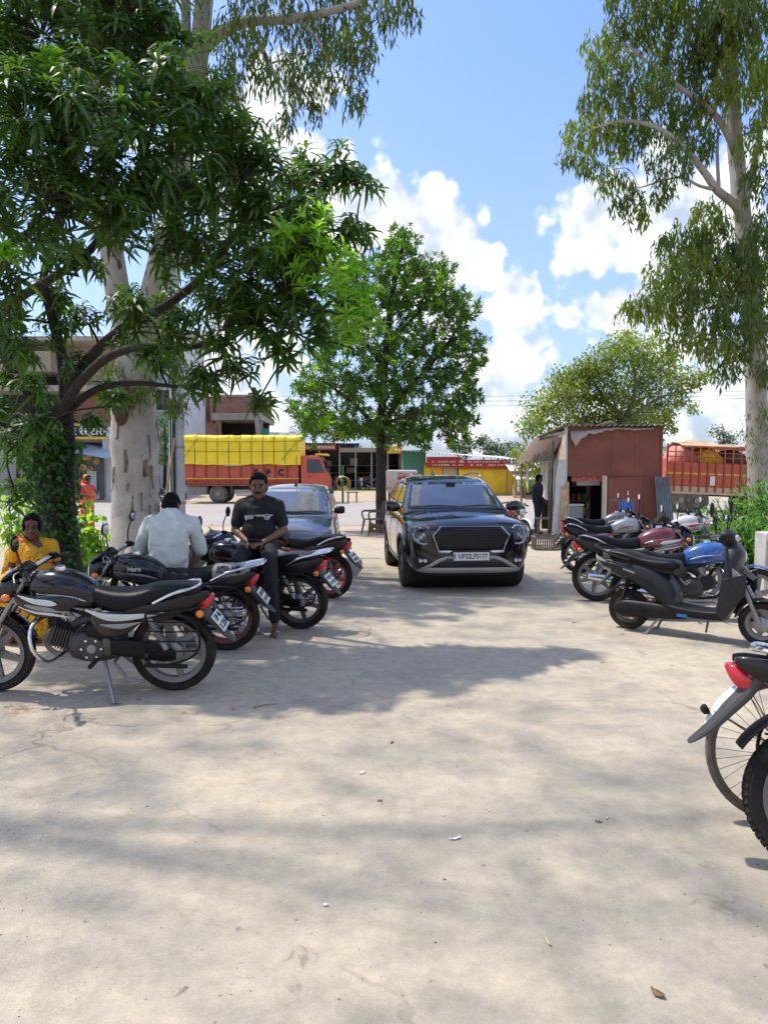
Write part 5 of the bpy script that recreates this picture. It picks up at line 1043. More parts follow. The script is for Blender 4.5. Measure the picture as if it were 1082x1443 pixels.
def leafy(T, blobs, D, dens, L, W, spread=.8, seg=2, mi=0, dj=1.0, flat=.85):
    for px, py, rp in blobs:
        c, r = pxblob(px, py, D+rng.uniform(-dj, dj), rp); T.reach(c-T.o, .01); n = int(dens*(r/.5)**2)+10; q, u = blob_pts(c, r, n, flat, .15); q = q+rng.normal(0, r*.12, (n, 3))
        V, F = leaf_batch(q-T.o, u*.6+rng.normal(0, .6, (n, 3))+np.array([0, 0, -.15]), L*rng.uniform(.6, 1.25, n), W*rng.uniform(.7, 1.2, n), .15, .1, seg, 1.0); T.add(V, F, mi)
        for i in range(0, n, 14): T.w.tube([c-T.o, q[i]-T.o], [.008, .003], 3, caps=False)
def fig_tree():
    D = 25.0; base = (X(872, D), D, 0); T = Tree('fig_tree', 'wide pale-green fig tree spreading behind the red shed', 'tree', base); A = lambda l: [at(a, b, d) for a, b, d in l]
    T.limb([Vector(base), at(872, 680, D), at(876, 620, D), at(880, 590, D)], .22, .15, 12); T.limb(A([(880, 592, D), (850, 565, D), (800, 560, D), (760, 590, D)]), .10, .03, 8); T.limb(A([(880, 592, D), (895, 550, D), (890, 500, D)]), .10, .03, 8); T.limb(A([(880, 595, D), (930, 560, D), (985, 545, D)]), .08, .02, 8); T.limb(A([(860, 575, D), (835, 535, D), (830, 505, D)]), .06, .02, 8); T.limb(A([(870, 600, D), (860, 595, D-1.5), (840, 600, D-1.8)]), .06, .02, 8)
    bl = [(748,600,22),(765,575,30),(795,560,34),(830,535,36),(850,510,30),(875,492,30),(905,500,30),(930,520,30),(960,535,24),(985,535,14),(900,540,36),(860,560,38),(820,590,36),(780,615,32),(755,640,26),(738,655,15),(745,680,14),(765,662,18),(840,610,36),(890,590,36),(930,570,28),(820,520,20),(790,530,18),(910,600,28),(960,562,14),(935,590,16),(1000,528,10),(885,475,14),(945,500,16),(975,575,10),(725,640,9),(920,480,12),(805,545,25),(870,600,30),(945,605,10)]
    leafy(T, bl, D, 420, .12, .075, dj=1.4)
    T.finish(mat('fig_bark', (.24,.21,.18), .9, var=.2, vs=4), [LFIC])
fig_tree()
def far_trees():
    for i, (px, py, rp, D, lb) in enumerate(((655, 626, 16, 105, 'small round far tree above the yellow shop roof'), (680, 624, 11, 108, 'narrow pale far tree right of the round one on the skyline'), (700, 628, 18, 100, 'taller feathery far tree on the skyline left of the fig tree'), (722, 636, 16, 102, 'low far tree tucked beside the fig tree on the skyline'), (430, 590, 26, 75, 'pale bushy tree behind the shop roofs left of the centre mango'), (455, 604, 18, 76, 'low pale tree behind the blue shop roof'), (345, 606, 22, 72, 'green tree seen under the brick house slab'), (232, 600, 26, 48.5, 'light green roadside tree behind the utility pole'), (238, 640, 20, 48, 'light green shrub below the roadside tree by the utility pole'), (1018, 610, 20, 60, 'round green tree behind the stake truck'), (945, 640, 14, 70, 'low tree top beyond the stake truck cage'), (1000, 640, 16, 72, 'dark low tree top above the stake truck tarp'), (25, 600, 30, 43, 'light green tree in front of the restaurant shutters'), (70, 640, 22, 42.5, 'small light green tree in front of the restaurant wall'))):
        base = (X(px, D), D, gz(D)); T = Tree('distant_tree', lb, 'tree', base, 'distant trees'); c, r = pxblob(px, py, D, rp); cz = c-T.o
        T.limb([Vector(base), Vector(base)+Vector((.1, 0, cz[2]*.6)), Vector(c)], .05*r+.08, .05, 8)
        pts = [(px+rng.uniform(-.7, .7)*rp, py+rng.uniform(-.6, .8)*rp, rp*rng.uniform(.35, .6)) for k in range(9)]
        s_ = D/45; leafy(T, pts, D, 60/s_, .16*s_, .09*s_, seg=1, dj=r*.4)
        T.finish(BARKD, [LBUSH if D < 50 else LFAR])
far_trees()
def bushes():
    for i, (px, py, rp, D, lb) in enumerate(((1005, 738, 26, 14.5, 'leafy green oleander bush left of the white-trunked eucalyptus'), (1040, 728, 32, 14, 'dense oleander bush in front of the white-trunked eucalyptus'), (1078, 740, 36, 12.8, 'oleander bush at the right edge behind the low white wall'), (1066, 700, 26, 16, 'taller oleander shoots against the right eucalyptus trunk'), (1020, 760, 22, 12.5, 'low oleander bush behind the parked motorcycles on the right'), (975, 745, 14, 15, 'small oleander sprig beside the corrugated sheet'), (1060, 760, 30, 11.6, 'leafy oleander bush just behind the low white wall end'), (1100, 715, 34, 13.5, 'oleander bush cut off by the right picture edge'))):
        c, r = pxblob(px, py, D, rp); base = (c[0], c[1], 0); T = Tree('oleander_bush', lb, 'bush', base, 'oleander bushes on the right'); T.nodes.append(np.array([0, 0, .05, .05]))
        for k in range(40):
            a = rng.uniform(0, 2*PI); rr = r*1.5*rng.uniform(.1, 1.1); tip = np.array([math.cos(a)*rr, math.sin(a)*rr*.8, (c[2]+r*rng.uniform(-1.2, 1.0))]); T.w.tube([(0.06*math.cos(a), .06*math.sin(a), 0), tip*np.array([.5, .5, .6]), tip], [.014, .011, .006], 5, k=3)
            n = 26; t_ = rng.uniform(.35, 1, n); P = tip*np.stack([t_*.9+.1, t_*.9+.1, t_], 1)+rng.normal(0, .05, (n, 3)); Dd = rng.normal(0, .7, (n, 3))+np.array([0, 0, .45]); V, F = leaf_batch(P, Dd, rng.uniform(.14, .24, n), rng.uniform(.026, .04, n), .25, .1, 3, .5); T.add(V, F, 0)
        T.finish(BARKD, [LBUSH], 'foliage')
    for i, (px, py, rp, D, lb, L) in enumerate(((20, 715, 26, 11.5, 'broad-leaved lime-green plant at the left edge behind the seated woman', .15), (118, 715, 24, 11.2, 'broad-leaved lime-green plant between mango trunk and eucalyptus', .15), (135, 745, 18, 11, 'low lime-green plant at the eucalyptus foot', .13), (60, 738, 18, 11.6, 'lime-green weeds behind the seated woman', .12), (295, 752, 14, 12, 'small lime-green weed clump behind the man in the pale shirt', .09), (278, 760, 10, 12.2, 'tiny weed clump right of the eucalyptus foot', .08), (-30, 740, 30, 11, 'lime-green plant just past the left edge of the yard', .14))):
        c, r = pxblob(px, py, D, rp); base = (c[0], c[1], 0); T = Tree('broadleaf_plant', lb, 'plant', base, 'lime-green plants behind the motorcycles')
        for k in range(12):
            a = rng.uniform(0, 2*PI); rr = r*rng.uniform(.2, 1.1); tip = np.array([math.cos(a)*rr, math.sin(a)*rr*.7, max(.1, c[2]+r*rng.uniform(-.8, .9))]); T.w.tube([(0.03*math.cos(a), .03*math.sin(a), 0), tip*np.array([.5, .5, .6]), tip], [.009, .007, .004], 5, k=3)
            n = 13; t_ = rng.uniform(.3, 1, n); P = tip*np.stack([t_, t_, t_], 1)+rng.normal(0, .04, (n, 3)); Dd = rng.normal(0, .8, (n, 3))+np.array([0, -.2, .1]); V, F = leaf_batch(P, Dd, L*rng.uniform(.7, 1.3, n), L*.75*rng.uniform(.7, 1.1, n), .25, .08, 3, .5); T.add(V, F, 0)
        T.finish(mat('green_stem', (.10,.16,.04), .7), [LLIME], 'foliage')
    # weeds and grass along the dirt
    n = 4200; P = np.stack([rng.uniform(-9, -2.2, n), rng.uniform(11.5, 19, n), np.zeros(n)], 1); keep = np.array([mnoise.noise((p[0]*.7, p[1]*.7, 3)) > .12 for p in P]); P = P[keep]
    n2 = 900; P2 = np.stack([rng.uniform(X(460, 52), X(560, 52), n2), rng.uniform(52, 55, n2), np.full(n2, .42)], 1); n3 = 1500; P3 = np.stack([rng.uniform(5.3, 9, n3), rng.uniform(9, 18, n3), np.zeros(n3)], 1); P = np.concatenate([P, P2, P3]); m = len(P)
    V, F = leaf_batch(P, rng.normal(0, .35, (m, 3))+np.array([0, 0, 1.]), rng.uniform(.06, .22, m), rng.uniform(.008, .02, m), .3, .1, 2, .5); o = link('weeds', np_mesh('weeds', V, F), None, LLIME); tag(o, 'sparse grass and weeds on the dry dirt edges', 'grass', kind='stuff')
bushes()
# ------------------------------------------------------------------ motorcycles
TANKK = mat('tank_black', (.005,.006,.009), .2, coat=.5, dust=.02, spec=.3); DECALW = mat('decal_white', (.62,.62,.60), .4); DECALG = mat('decal_grey', (.28,.27,.25), .4)
PLATE = mat('plate_white', (.72,.72,.70), .5, dust=.1); REDRIM = mat('rim_red', (.42,.02,.025), .4, dust=.2); GREYALLOY = mat('alloy_grey', (.20,.20,.20), .5, .5, dust=.35); BLKALLOY = mat('alloy_black', (.02,.02,.02), .45, dust=.3)
FENDG = mat('fender_grey', (.030,.034,.040), .5, dust=.12)
def arc_fender(mb, c, r, a0, a1, w, th=.006, crown=.02, n=14, mi=0):
    v = []; f = []; m = 5
    for i in range(n+1):
        a = a0+(a1-a0)*i/n
        for lay in (0, 1):
            for j in range(m):
                q = -1+2*j/(m-1); rr = r-crown*q*q-(th if lay else 0); v.append((c[0]+rr*math.cos(a), c[1]+q*w/2, c[2]+rr*math.sin(a)))
    for i in range(n):
        o = i*2*m; p = o+2*m
        for j in range(m-1): f += [(o+j, o+j+1, p+j+1, p+j), (o+m+j, p+m+j, p+m+j+1, o+m+j+1)]
        f += [(o, p, p+m, o+m), (o+m-1, o+2*m-1, p+2*m-1, p+m-1)]
    e = n*2*m; f += [tuple(range(m))+tuple(range(2*m-1, m-1, -1)), tuple(e+j for j in range(m-1, -1, -1))+tuple(e+m+j for j in range(m))]
    return mb.add(v, f, mi)
def wheel(parent, c, Rr=.30, tw=.085, style='alloy', rimm=None, nm='wheel', tread=False, drum=.075):
    x, y, z = c; k = .5*tw
    hub = MB().lathe([(0, -.075), (.03, -.075), (drum, -.055), (drum, .055), (.03, .075), (0, .075)], c, 'y', 20).build(nm, STEEL, parent)
    hr = Rr-.072
    MB().lathe([(hr-.01, -k*.62), (hr+.012, -k*.62), (Rr-.02, -k), (Rr-.006, -k*.72), (Rr, -k*.3), (Rr, k*.3), (Rr-.006, k*.72), (Rr-.02, k), (hr+.012, k*.62), (hr-.01, k*.62)], c, 'y', 44, closed=True).build('tyre', RUBBER, hub)
    rm = rimm or GREYALLOY
    rim = MB().lathe([(hr-.028, -.022), (hr+.006, -.034), (hr+.006, .034), (hr-.028, .022)], c, 'y', 40, closed=True).build('rim', rm, hub)
    if style == 'alloy':
        for i in range(6):
            a = i*PI/3+.3; d = Vector((math.cos(a), 0, math.sin(a))); n = Vector((-d.z, 0, d.x)); mb = MB(); v = []
            for (t, wd) in ((drum-.01, .03), (hr-.02, .016)):
                for s1 in (-1, 1):
                    for s2 in (-1, 1): v.append(Vector(c)+d*t+n*wd*s1+Vector((0, .016*s2, 0)))
            mb.add(v, [(0, 1, 3, 2), (4, 6, 7, 5), (0, 4, 5, 1), (2, 3, 7, 6), (0, 2, 6, 4), (1, 5, 7, 3)]).build('spoke', rm, hub)
    else:
        for i in range(32):
            a = i*2*PI/32; s = 1 if i % 2 else -1; b = a+(.35 if (i//2) % 2 else -.35); MB().tube([(x+.035*math.cos(b), y+s*.035, z+.035*math.sin(b)), (x+(hr-.02)*math.cos(a), y, z+(hr-.02)*math.sin(a))], .0022, 5).build('spoke', CHROME, hub)
    if tread:
        mb = MB()
        for i in range(56):
            a = i*2*PI/56
            for s in (-1, 0, 1):
                aa = a+(.056 if s == 0 else 0); d = Vector((math.cos(aa), 0, math.sin(aa))); Mx = Matrix((Vector((-d.z, 0, d.x)), Vector((0, 1, 0)), d)).transposed() @ Euler((0, 0, .5*s)).to_matrix(); mb.box(Vector(c)+d*(Rr+.001-.008*abs(s))+Vector((0, s*.031, 0)), (.020, .023, .014), Mx @ Euler((-.5*s, 0, 0)).to_matrix())
        o = mb.build('tread_block', RUBBER, hub); o['kind'] = 'stuff'
    return hub
def spring(parent, a, b, r=.028, m=None, nm='shock_absorber'):
    a, b = Vector(a), Vector(b); L = (b-a).length; q = (b-a).to_track_quat('Z', 'Y').to_matrix(); n = 9; pr = [(.012, 0), (.022, .0), (.022, .18*L)]
    for i in range(n): z = L*(.2+.62*i/n); pr += [(r*.72, z), (r, z+L*.62/n*.3), (r, z+L*.62/n*.6), (r*.72, z+L*.62/n*.95)]
    pr += [(.024, .84*L), (.024, .95*L), (.012, L)]
    return MB().lathe(pr, a, 'z', 14, rot=q).build(nm, m or STEEL, parent)
def plate(parent, c, rot, lines, sz=(.20, .15), y=0):
    p = MB().box(c, (.006, sz[0], sz[1]), rot).build('number_plate', PLATE, parent); Mx = rot.to_4x4(); n = 2
    if isinstance(lines, int):
        rs = random.Random(lines)
        for r in range(2):
            for i in range(5):
                a = rot @ Vector((-.0045, .072-i*.036+rs.uniform(-.004, .004), .030-r*.060)); MB().box(Vector(c)+a, (.002, rs.uniform(.014, .022), rs.uniform(.030, .042)), rot).build('plate_mark', INK, p)
        return p
    for i, ln in enumerate(lines):
        off = rot @ Vector((-.0045, 0, (n-1)*.033-i*.066)); M4 = Matrix.Translation(Vector(c)+off) @ Mx @ Matrix.Rotation(-PI/2, 4, 'Z') @ Matrix.Rotation(PI/2, 4, 'X'); text('plate_lettering', ln, .062, INK, p, M4, ext=.001, bold=.0015)
    return p
def moto(label, loc, rz, tank=TANKK, accent=DECALW, seat=SEATM, style='alloy', rim=None, lean=-.11, mirrors=(1, 1), rack=False, ribbed=False, grey_seat=False, legguard=True, plate_txt=('UP 14', 'CE 1284'), visor=TANKK, round_mirror=True, muff=CHROME, steer=0., sc=1., tread=False, tankword=None, stripes=True, taildark=BLACKP, mirror_h=.17, fork_cowl=None, shroud=None, sidem=None, ind=True, drop=.08, group='parked motorcycles', tl=True):
    t = thing('motorcycle', label, 'motorcycle', loc, rot=(lean, 0, rz), group=group, sc=sc); WB = 1.27; Rr = .30
    wheel(t, (0, 0, Rr), Rr, .09, style, rim, 'rear_wheel', tread)
    mb = MB()   # frame
    for s in (-1, 1):
        mb.tube([(.92, s*.03, .82-drop), (.55, s*.10, .70-drop), (.1, s*.11, .70-drop), (-.22, s*.10, .75-drop)], .014, 8, k=3); mb.tube([(.42, s*.10, .36), (.40, s*.11, .50), (.45, s*.09, .69-drop)], .013, 8, k=3)
        mb.tube([(0, s*.085, Rr), (.22, s*.10, .325), (.44, s*.09, .37)], .018, 8, k=2)
    mb.tube([(.94, 0, .80-drop), (.80, 0, .53), (.76, 0, .33)], .02, 8, k=3); mb.tube([(.98, 0, .70-drop), (.92, 0, .90-drop)], .032, 10)
    mb.build('frame', BLACKPL, t)
    for s in (-1, 1): spring(t, (.02, s*.125, .35), (.13, s*.125, .69-drop))
    # engine
    e = MB().loft([(.34, 0, .36, .08, .07, 3), (.42, 0, .37, .12, .12, 3), (.56, 0, .36, .13, .125, 3), (.68, 0, .36, .11, .10, 3), (.72, 0, .36, .06, .05, 3)], 20, k=3).build('engine', ALU, t)
    MB().lathe([(0, .0), (.075, 0), (.085, .012), (.085, .04), (.0, .04)], (.53, .10, .36), 'y', 22).build('engine_cover', ALU, e); MB().lathe([(0, .0), (.095, 0), (.095, -.03), (.075, -.05), (.0, -.05)], (.55, -.10, .36), 'y', 22).build('engine_cover', ALU, e)
    d = Vector((.93, 0, .36)).normalized(); cy = MB(); o = Vector((.66, 0, .38))
    for i in range(8): cy.bar(o+d*(.02+i*.020), o+d*(.029+i*.020), .17, .15)
    cy.bar(o, o+d*.2, .11, .10); cy.build('cylinder_fins', ALU, e)
    for q in range(6): MB().lathe([(0, .148), (.009, .146), (.010, .138)], (.53+.068*math.cos(q*PI/3), 0, .36+.068*math.sin(q*PI/3)), 'y', 8).build('bolt', CHROME, e)
    MB().lathe([(0, .146), (.03, .145), (.034, .138)], (.53, 0, .36), 'y', 16).build('timing_cap', STEEL, e); MB().loft([(.38, .10, .36, .02, .05, 3), (.44, .112, .37, .03, .07, 3), (.47, .10, .37, .02, .05, 3)], 14).build('sprocket_cover', mat('cover_dark', (.03,.03,.032), .5, .3, dust=.3), e); MB().tube([(.55, -.15, .42), (.50, -.19, .40), (.44, -.20, .46)], .009, 8, k=3).build('kick_lever', STEEL, e)
    MB().tube([(.30, .02, .60), (.44, .03, .60)], .05, 12).build('battery_box', BLACKPL, t); MB().tube([(.86, .03, .48), (.74, .06, .60), (.60, .05, .66)], .005, 6, k=3).build('spark_lead', INK, t); MB().tube([(.80, -.03, .66), (.70, -.10, .50), (.62, -.14, .42)], .004, 6, k=3).build('hose', INK, t)
    MB().tube([(.68, .02, .50), (.60, .05, .55), (.52, .06, .56)], .03, 10, k=3).build('carburettor', ALU, e); MB().loft([(.38, .02, .55, .06, .06, 3), (.44, .02, .56, .11, .09, 3), (.56, .02, .57, .10, .08, 3), (.60, .02, .57, .04, .04, 3)], 14).build('air_box', BLACKPL, t)
    ex = MB().tube([(.86, -.03, .44), (.93, -.06, .36), (.86, -.10, .24), (.60, -.13, .22), (.40, -.14, .235)], .018, 10, k=4).build('exhaust_pipe', STEEL, t)
    MB().lathe([(0, 0), (.030, 0), (.046, .06), (.050, .20), (.050, .48), (.042, .56), (.02, .57), (0, .565)], (.42, -.145, .235), 'x', 20, rot=Matrix.Rotation(PI-(-.14), 3, 'Y')).build('muffler', muff, ex)
    MB().loft([(-.04, .115, Rr, .012, .03, 3), (.05, .115, .32, .016, .062, 3), (.30, .115, .355, .016, .062, 3), (.46, .115, .37, .014, .05, 3)], 14).build('chain_cover', BLACKPL, t)
    # tank
    tk = MB().loft([(.50, 0, .80, .06, .07, 2.4), (.53, 0, .815, .095, .095, 2.5), (.62, 0, .84, .125, .125, 2.6, .9), (.75, 0, .865, .145, .14, 2.5, .9), (.87, 0, .875, .135, .125, 2.4, .9), (.95, 0, .87, .09, .10, 2.3), (.975, 0, .865, .05, .06, 2)], 24, k=4).build('fuel_tank', tank, t)
    MB().lathe([(0, .02), (.035, .02), (.04, .0), (.04, -.02)], (.76, 0, 1.005), 'z', 18).build('filler_cap', CHROME, tk)
    if accent is not None:
        for s in (-1, 1):
            q = MB().loft([(.56, 0, .80, .108, .012, 2.6), (.64, 0, .83, .134, .020, 2.6), (.76, 0, .852, .1475, .026, 2.5), (.88, 0, .86, .136, .014, 2.4)], 24, k=4).build('tank_stripe', accent, tk); break
    if shroud is not None:
        for s in (-1, 1):
            sp = MB().loft([(.60, s*.12, .80, .010, .02, 2.6), (.70, s*.155, .79, .020, .06, 2.8), (.84, s*.165, .78, .024, .075, 2.8), (.95, s*.150, .80, .022, .06, 2.8), (1.03, s*.125, .84, .012, .025, 2.4)], 16).build('tank_shroud', tank, t)
            for z0, w_, m_ in ((.805, .022, shroud), (.760, .018, DECALG), (.728, .010, shroud)): MB().tube([(.66, s*.158, z0-.028), (.76, s*.181, z0), (.88, s*.189, z0+.02), (1.0, s*.150, z0+.05)], [.0008, w_*.26, w_*.22, .0008], 10, k=4, flat=3.6).build('shroud_stripe', m_, sp)
    if tankword:
        for s in (1, -1):
            M4 = Matrix.Translation((.74, s*.1465, .895)) @ (Matrix.Rotation(PI, 4, 'Z') if s > 0 else Matrix.Identity(4)) @ Matrix.Rotation(PI/2, 4, 'X'); text('tank_lettering', tankword, .055, DECALW, tk, M4, ext=.004, bold=.001)
    # seat
    sd_ = [(-.215, 0, .862, .06, .018, 2.6), (-.18, 0, .862, .105, .036, 3.2), (-.06, 0, .852, .122, .050, 3.4), (.08, 0, .838, .130, .060, 3.4), (.14, 0, .818, .135, .068, 3.4), (.24, 0, .785, .140, .078, 3.2), (.36, 0, .778, .132, .084, 3), (.46, 0, .795, .105, .078, 2.8), (.545, 0, .83, .07, .055, 2.4)]
    st = MB().loft(sd_, 24, k=4).build('seat', seat, t)
    if grey_seat:
        MB().loft([(-.22, 0, .862, .065, .021, 2.6), (-.18, 0, .862, .110, .040, 3.2), (-.06, 0, .852, .127, .054, 3.4), (.08, 0, .838, .135, .064, 3.4)], 24, k=4).build('seat_cover', mat('seat_grey', (.25,.25,.25), .6, bump=.2, bs=150, dust=.15), st)
        text('seat_lettering', 'KING', .085, INK, st, Matrix.Translation((-.06, .118, .882)) @ Matrix.Rotation(PI, 4, 'Z') @ Matrix.Rotation(PI/2-.75, 4, 'X'), ext=.014, bold=.003)
    # side panels and tail
    for s in (-1, 1):
        sp = MB().loft([(.20, s*.115, .665, .012, .03, 2.6), (.27, s*.125, .655, .026, .075, 2.6), (.38, s*.13, .64, .028, .10, 2.6), (.48, s*.115, .65, .022, .085, 2.6), (.53, s*.10, .67, .01, .04, 2.4)], 16).build('side_panel', sidem or tank, t)
        if stripes and accent is not None:
            mb = MB(); mb.tube([(.56, s*.130, .745), (.40, s*.160, .700), (.22, s*.152, .70), (.02, s*.146, .725)], [.0012, .0055, .0045, .001], 10, k=4, flat=4.5); mb.build('stripe', accent, sp); mb = MB(); mb.tube([(.46, s*.152, .645), (.32, s*.162, .635), (.18, s*.150, .66)], [.0008, .004, .0008], 10, k=4, flat=4.5); mb.build('stripe', DECALG, sp)
        MB().loft([(.50, s*.095, .70, .010, .025, 2.8), (.34, s*.118, .70, .018, .060, 3.2), (.14, s*.122, .715, .020, .070, 3.2), (-.02, s*.118, .745, .022, .070, 3.2), (-.18, s*.095, .790, .020, .056, 3.2), (-.30, s*.07, .822, .018, .034, 3), (-.345, s*.05, .835, .012, .014, 2.4)][::-1], 16).build('tail_cowl', taildark, t)
    if tl: MB().loft([(-.378, 0, .805, .018, .008, 3), (-.362, 0, .788, .046, .030, 3.6), (-.330, 0, .768, .062, .048, 3.8), (-.295, 0, .750, .064, .036, 3.8), (-.262, 0, .738, .056, .012, 3)], 18).build('tail_light', REDL, t)
    fd = arc_fender(MB(), (0, 0, Rr), Rr+.085, R(70), R(150), .13, .006, .018).build('rear_fender', BLACKPL, t)
    q = MB().loft([(-.10, 0, .01, .07, .03, 2.4), (0, 0, 0, .066, .030, 2.4), (.10, 0, 0, .060, .026, 2.4), (.20, 0, .0, .052, .020, 2.4), (.29, 0, .014, .044, .010, 2.4), (.31, 0, .02, .03, .004, 2.4)], 14, k=3); Mx = Matrix.Translation((-.30, 0, .70)) @ Matrix.Rotation(PI, 4, 'Z') @ Matrix.Rotation(R(50), 4, 'Y'); q.v = [tuple(Mx @ Vector(p)) for p in q.v]; q.build('fender_tip', FENDG, fd)
    if plate_txt: plate(t, (-.412, 0, .625), Euler((0, R(40), 0)).to_matrix(), plate_txt, (.19, .14))
    for s in (-1, 1) if ind else ():
        MB().ell((-.30, s*.15, .715), (.028, .02, .028), 12, 8).build('indicator', AMBER, t); MB().tube([(-.28, s*.06, .72), (-.28, s*.15, .715)], .009, 6).build('indicator_stalk', BLACKPL, t)
    # grab rail
    mb = MB(); mb.tube([(.02, .135, .79), (-.12, .145, .86), (-.24, .12, .89), (-.275, 0, .885), (-.24, -.12, .89), (-.12, -.145, .86), (.02, -.135, .79)], .011, 8, k=5)
    if rack:
        mb.tube([(-.10, .145, .86), (-.30, .13, .905), (-.42, .09, .93), (-.42, -.09, .93), (-.30, -.13, .905), (-.10, -.145, .86)], .010, 8, k=4)
        for yy in (-.06, 0, .06): mb.tube([(-.24, yy, .895), (-.42, yy, .93)], .008, 6)
    mb.build('grab_rail', CHROME, t)
    # saree guard on the left side, rests, stand
    mb = MB()
    for z in (.36, .43, .50, .57): mb.tube([(-.20, .19, z), (.0, .20, z), (.14, .17, z)], .005, 6)
    mb.tube([(.14, .16, .62), (-.12, .19, .61), (-.22, .19, .50), (-.20, .19, .34), (-.02, .20, .27), (.16, .18, .30), (.14, .16, .62)], .008, 8, k=3); mb.tube([(.16, .17, .25), (-.14, .22, .26)], .016, 8)
    mb.build('saree_guard', BLACKPL, t)
    for s in (-1, 1): MB().tube([(.50, s*.12, .28), (.50, s*.27, .28)], .016, 8).build('footrest', RUBBER, t); MB().tube([(.14, s*.12, .33), (.14, s*.20, .33)], .013, 8).build('footrest', RUBBER, t)
    mb = MB(); mb.tube([(.46, .10, .26), (.40, .20, .16), (.33, .33, .040)], .014, 8); mb.box((.32, .345, .036), (.07, .05, .012)); mb.build('side_stand', STEEL, t)
    MB().tube([(.18, -.14, .12), (.30, -.13, .13), (.40, -.08, .24), (.40, .08, .24), (.30, .13, .13), (.18, .14, .12)], .012, 8).build('centre_stand', STEEL, t); MB().tube([(.62, .14, .28), (.70, .15, .31), (.74, .18, .31)], .01, 8).build('gear_lever', STEEL, t)
    # front end, turned about the steering head
    fr = bpy.data.objects.new('front_fork', None); COL.objects.link(fr)
    F = MB()
    for s in (-1, 1):
        F.tube([(WB, s*.085, Rr), (WB-.105, s*.085, .58-drop*.4)], .024, 10); F.tube([(WB-.105, s*.085, .58-drop*.4), (.95+.0, s*.085, .97-drop)], .016, 10)
    F.box((.965, 0, .95-drop), (.07, .20, .02)); F.box((1.02, 0, .80-drop), (.07, .20, .025))
    bpy.data.objects.remove(fr); fr = F.build('front_fork', STEEL, t)
    wheel(t, (WB, 0, Rr), Rr-.003, .075, style, rim, 'front_wheel', False, .06)
    arc_fender(MB(), (WB, 0, Rr), Rr+.035, R(18), R(165), .11, .005, .022).build('front_fender', tank if fork_cowl is None else fork_cowl, t)
    hl = MB().loft([(.99, 0, .86, .06, .06, 2.4), (1.03, 0, .87, .10, .10, 2.5), (1.10, 0, .865, .105, .10, 2.6), (1.145, 0, .855, .095, .085, 2.6)], 20).build('headlight_cowl', visor, t)
    MB().loft([(1.135, 0, .852, .088, .076, 2.6), (1.165, 0, .848, .07, .06, 2.6), (1.175, 0, .846, .03, .03, 2.4)], 20).build('headlight', CLEARL, hl)
    MB().loft([(1.01, 0, 1.02, .075, .012, 2.4), (1.05, 0, .995, .095, .03, 2.4), (1.11, 0, .96, .10, .025, 2.4), (1.14, 0, .935, .08, .012, 2.4)], 18).build('visor', visor, hl)
    MB().loft([(.94, 0, 1.005, .07, .015, 2.6), (.99, 0, 1.025, .085, .035, 2.6), (1.035, 0, 1.00, .07, .03, 2.6)], 16).build('speedometer', BLACKPL, hl)
    for s in (-1, 1): MB().ell((1.06, s*.19, .85), (.03, .022, .026), 12, 8).build('indicator', AMBER, t); MB().tube([(1.04, s*.08, .85), (1.05, s*.18, .85)], .009, 6).build('indicator_stalk', BLACKPL, t)
    hb = MB().tube([(.84, .36, 1.015), (.90, .24, 1.045), (.96, .09, 1.01), (.965, 0, .985), (.96, -.09, 1.01), (.90, -.24, 1.045), (.84, -.36, 1.015)], .0115, 10, k=4).build('handlebar', CHROME, t)
    for s in (-1, 1):
        MB().tube([(.885, s*.26, 1.04), (.82, s*.40, 1.005)], .018, 10).build('grip', RUBBER, hb); MB().tube([(.93, s*.22, 1.04), (.945, s*.29, 1.03), (.90, s*.385, 1.005)], .006, 6, k=3).build('lever', STEEL, hb); MB().box((.90, s*.235, 1.045), (.045, .05, .045)).build('switch_box', BLACKPL, hb)
    for i, s in enumerate((1, -1)):
        if not mirrors[i]: continue
        m_ = MB().tube([(.905, s*.235, 1.06), (.915, s*.27, 1.06+mirror_h*.5), (.90, s*.33, 1.06+mirror_h)], .006, 8, k=3).build('mirror', BLACKPL, t); c = Vector((.895, s*.355, 1.09+mirror_h))
        if round_mirror: MB().lathe([(0, .012), (.042, .010), (.056, -.002), (.054, -.008), (0, -.008)], c, 'x', 18).build('mirror_shell', BLACKPL, m_); MB().lathe([(0, -.0095), (.048, -.0095), (.048, -.0085)], c, 'x', 18).build('mirror_glass', MIRROR, m_)
        else: MB().loft([(-.008, 0, 0, .070, .046, 3.2), (.006, 0, 0, .065, .042, 3), (.02, 0, 0, .035, .02, 3)], 16).build('mirror_shell', BLACKPL, m_).location = c; MB().loft([(-.0095, 0, 0, .062, .039, 3.2), (-.0085, 0, 0, .062, .039, 3.2)], 16, k=0).build('mirror_glass', MIRROR, m_).location = c
    MB().tube([(1.0, .05, .9), (1.08, .12, .70), (.98, .09, .62), (.90, .06, .7)], .006, 6, k=4).build('cable', INK, t); MB().tube([(.90, -.2, 1.03), (1.06, -.14, .92), (1.05, -.08, .78), (WB-.06, -.07, .45)], .005, 6, k=4).build('cable', INK, t)
    if legguard:
        MB().tube([(.82, .06, .60), (.88, .24, .56), (.86, .30, .42), (.80, .22, .30), (.76, .05, .30), (.76, -.05, .30), (.80, -.22, .30), (.86, -.30, .42), (.88, -.24, .56), (.82, -.06, .60)], .013, 10, k=4).build('leg_guard', CHROME if legguard == 'c' else BLACKPL, t)
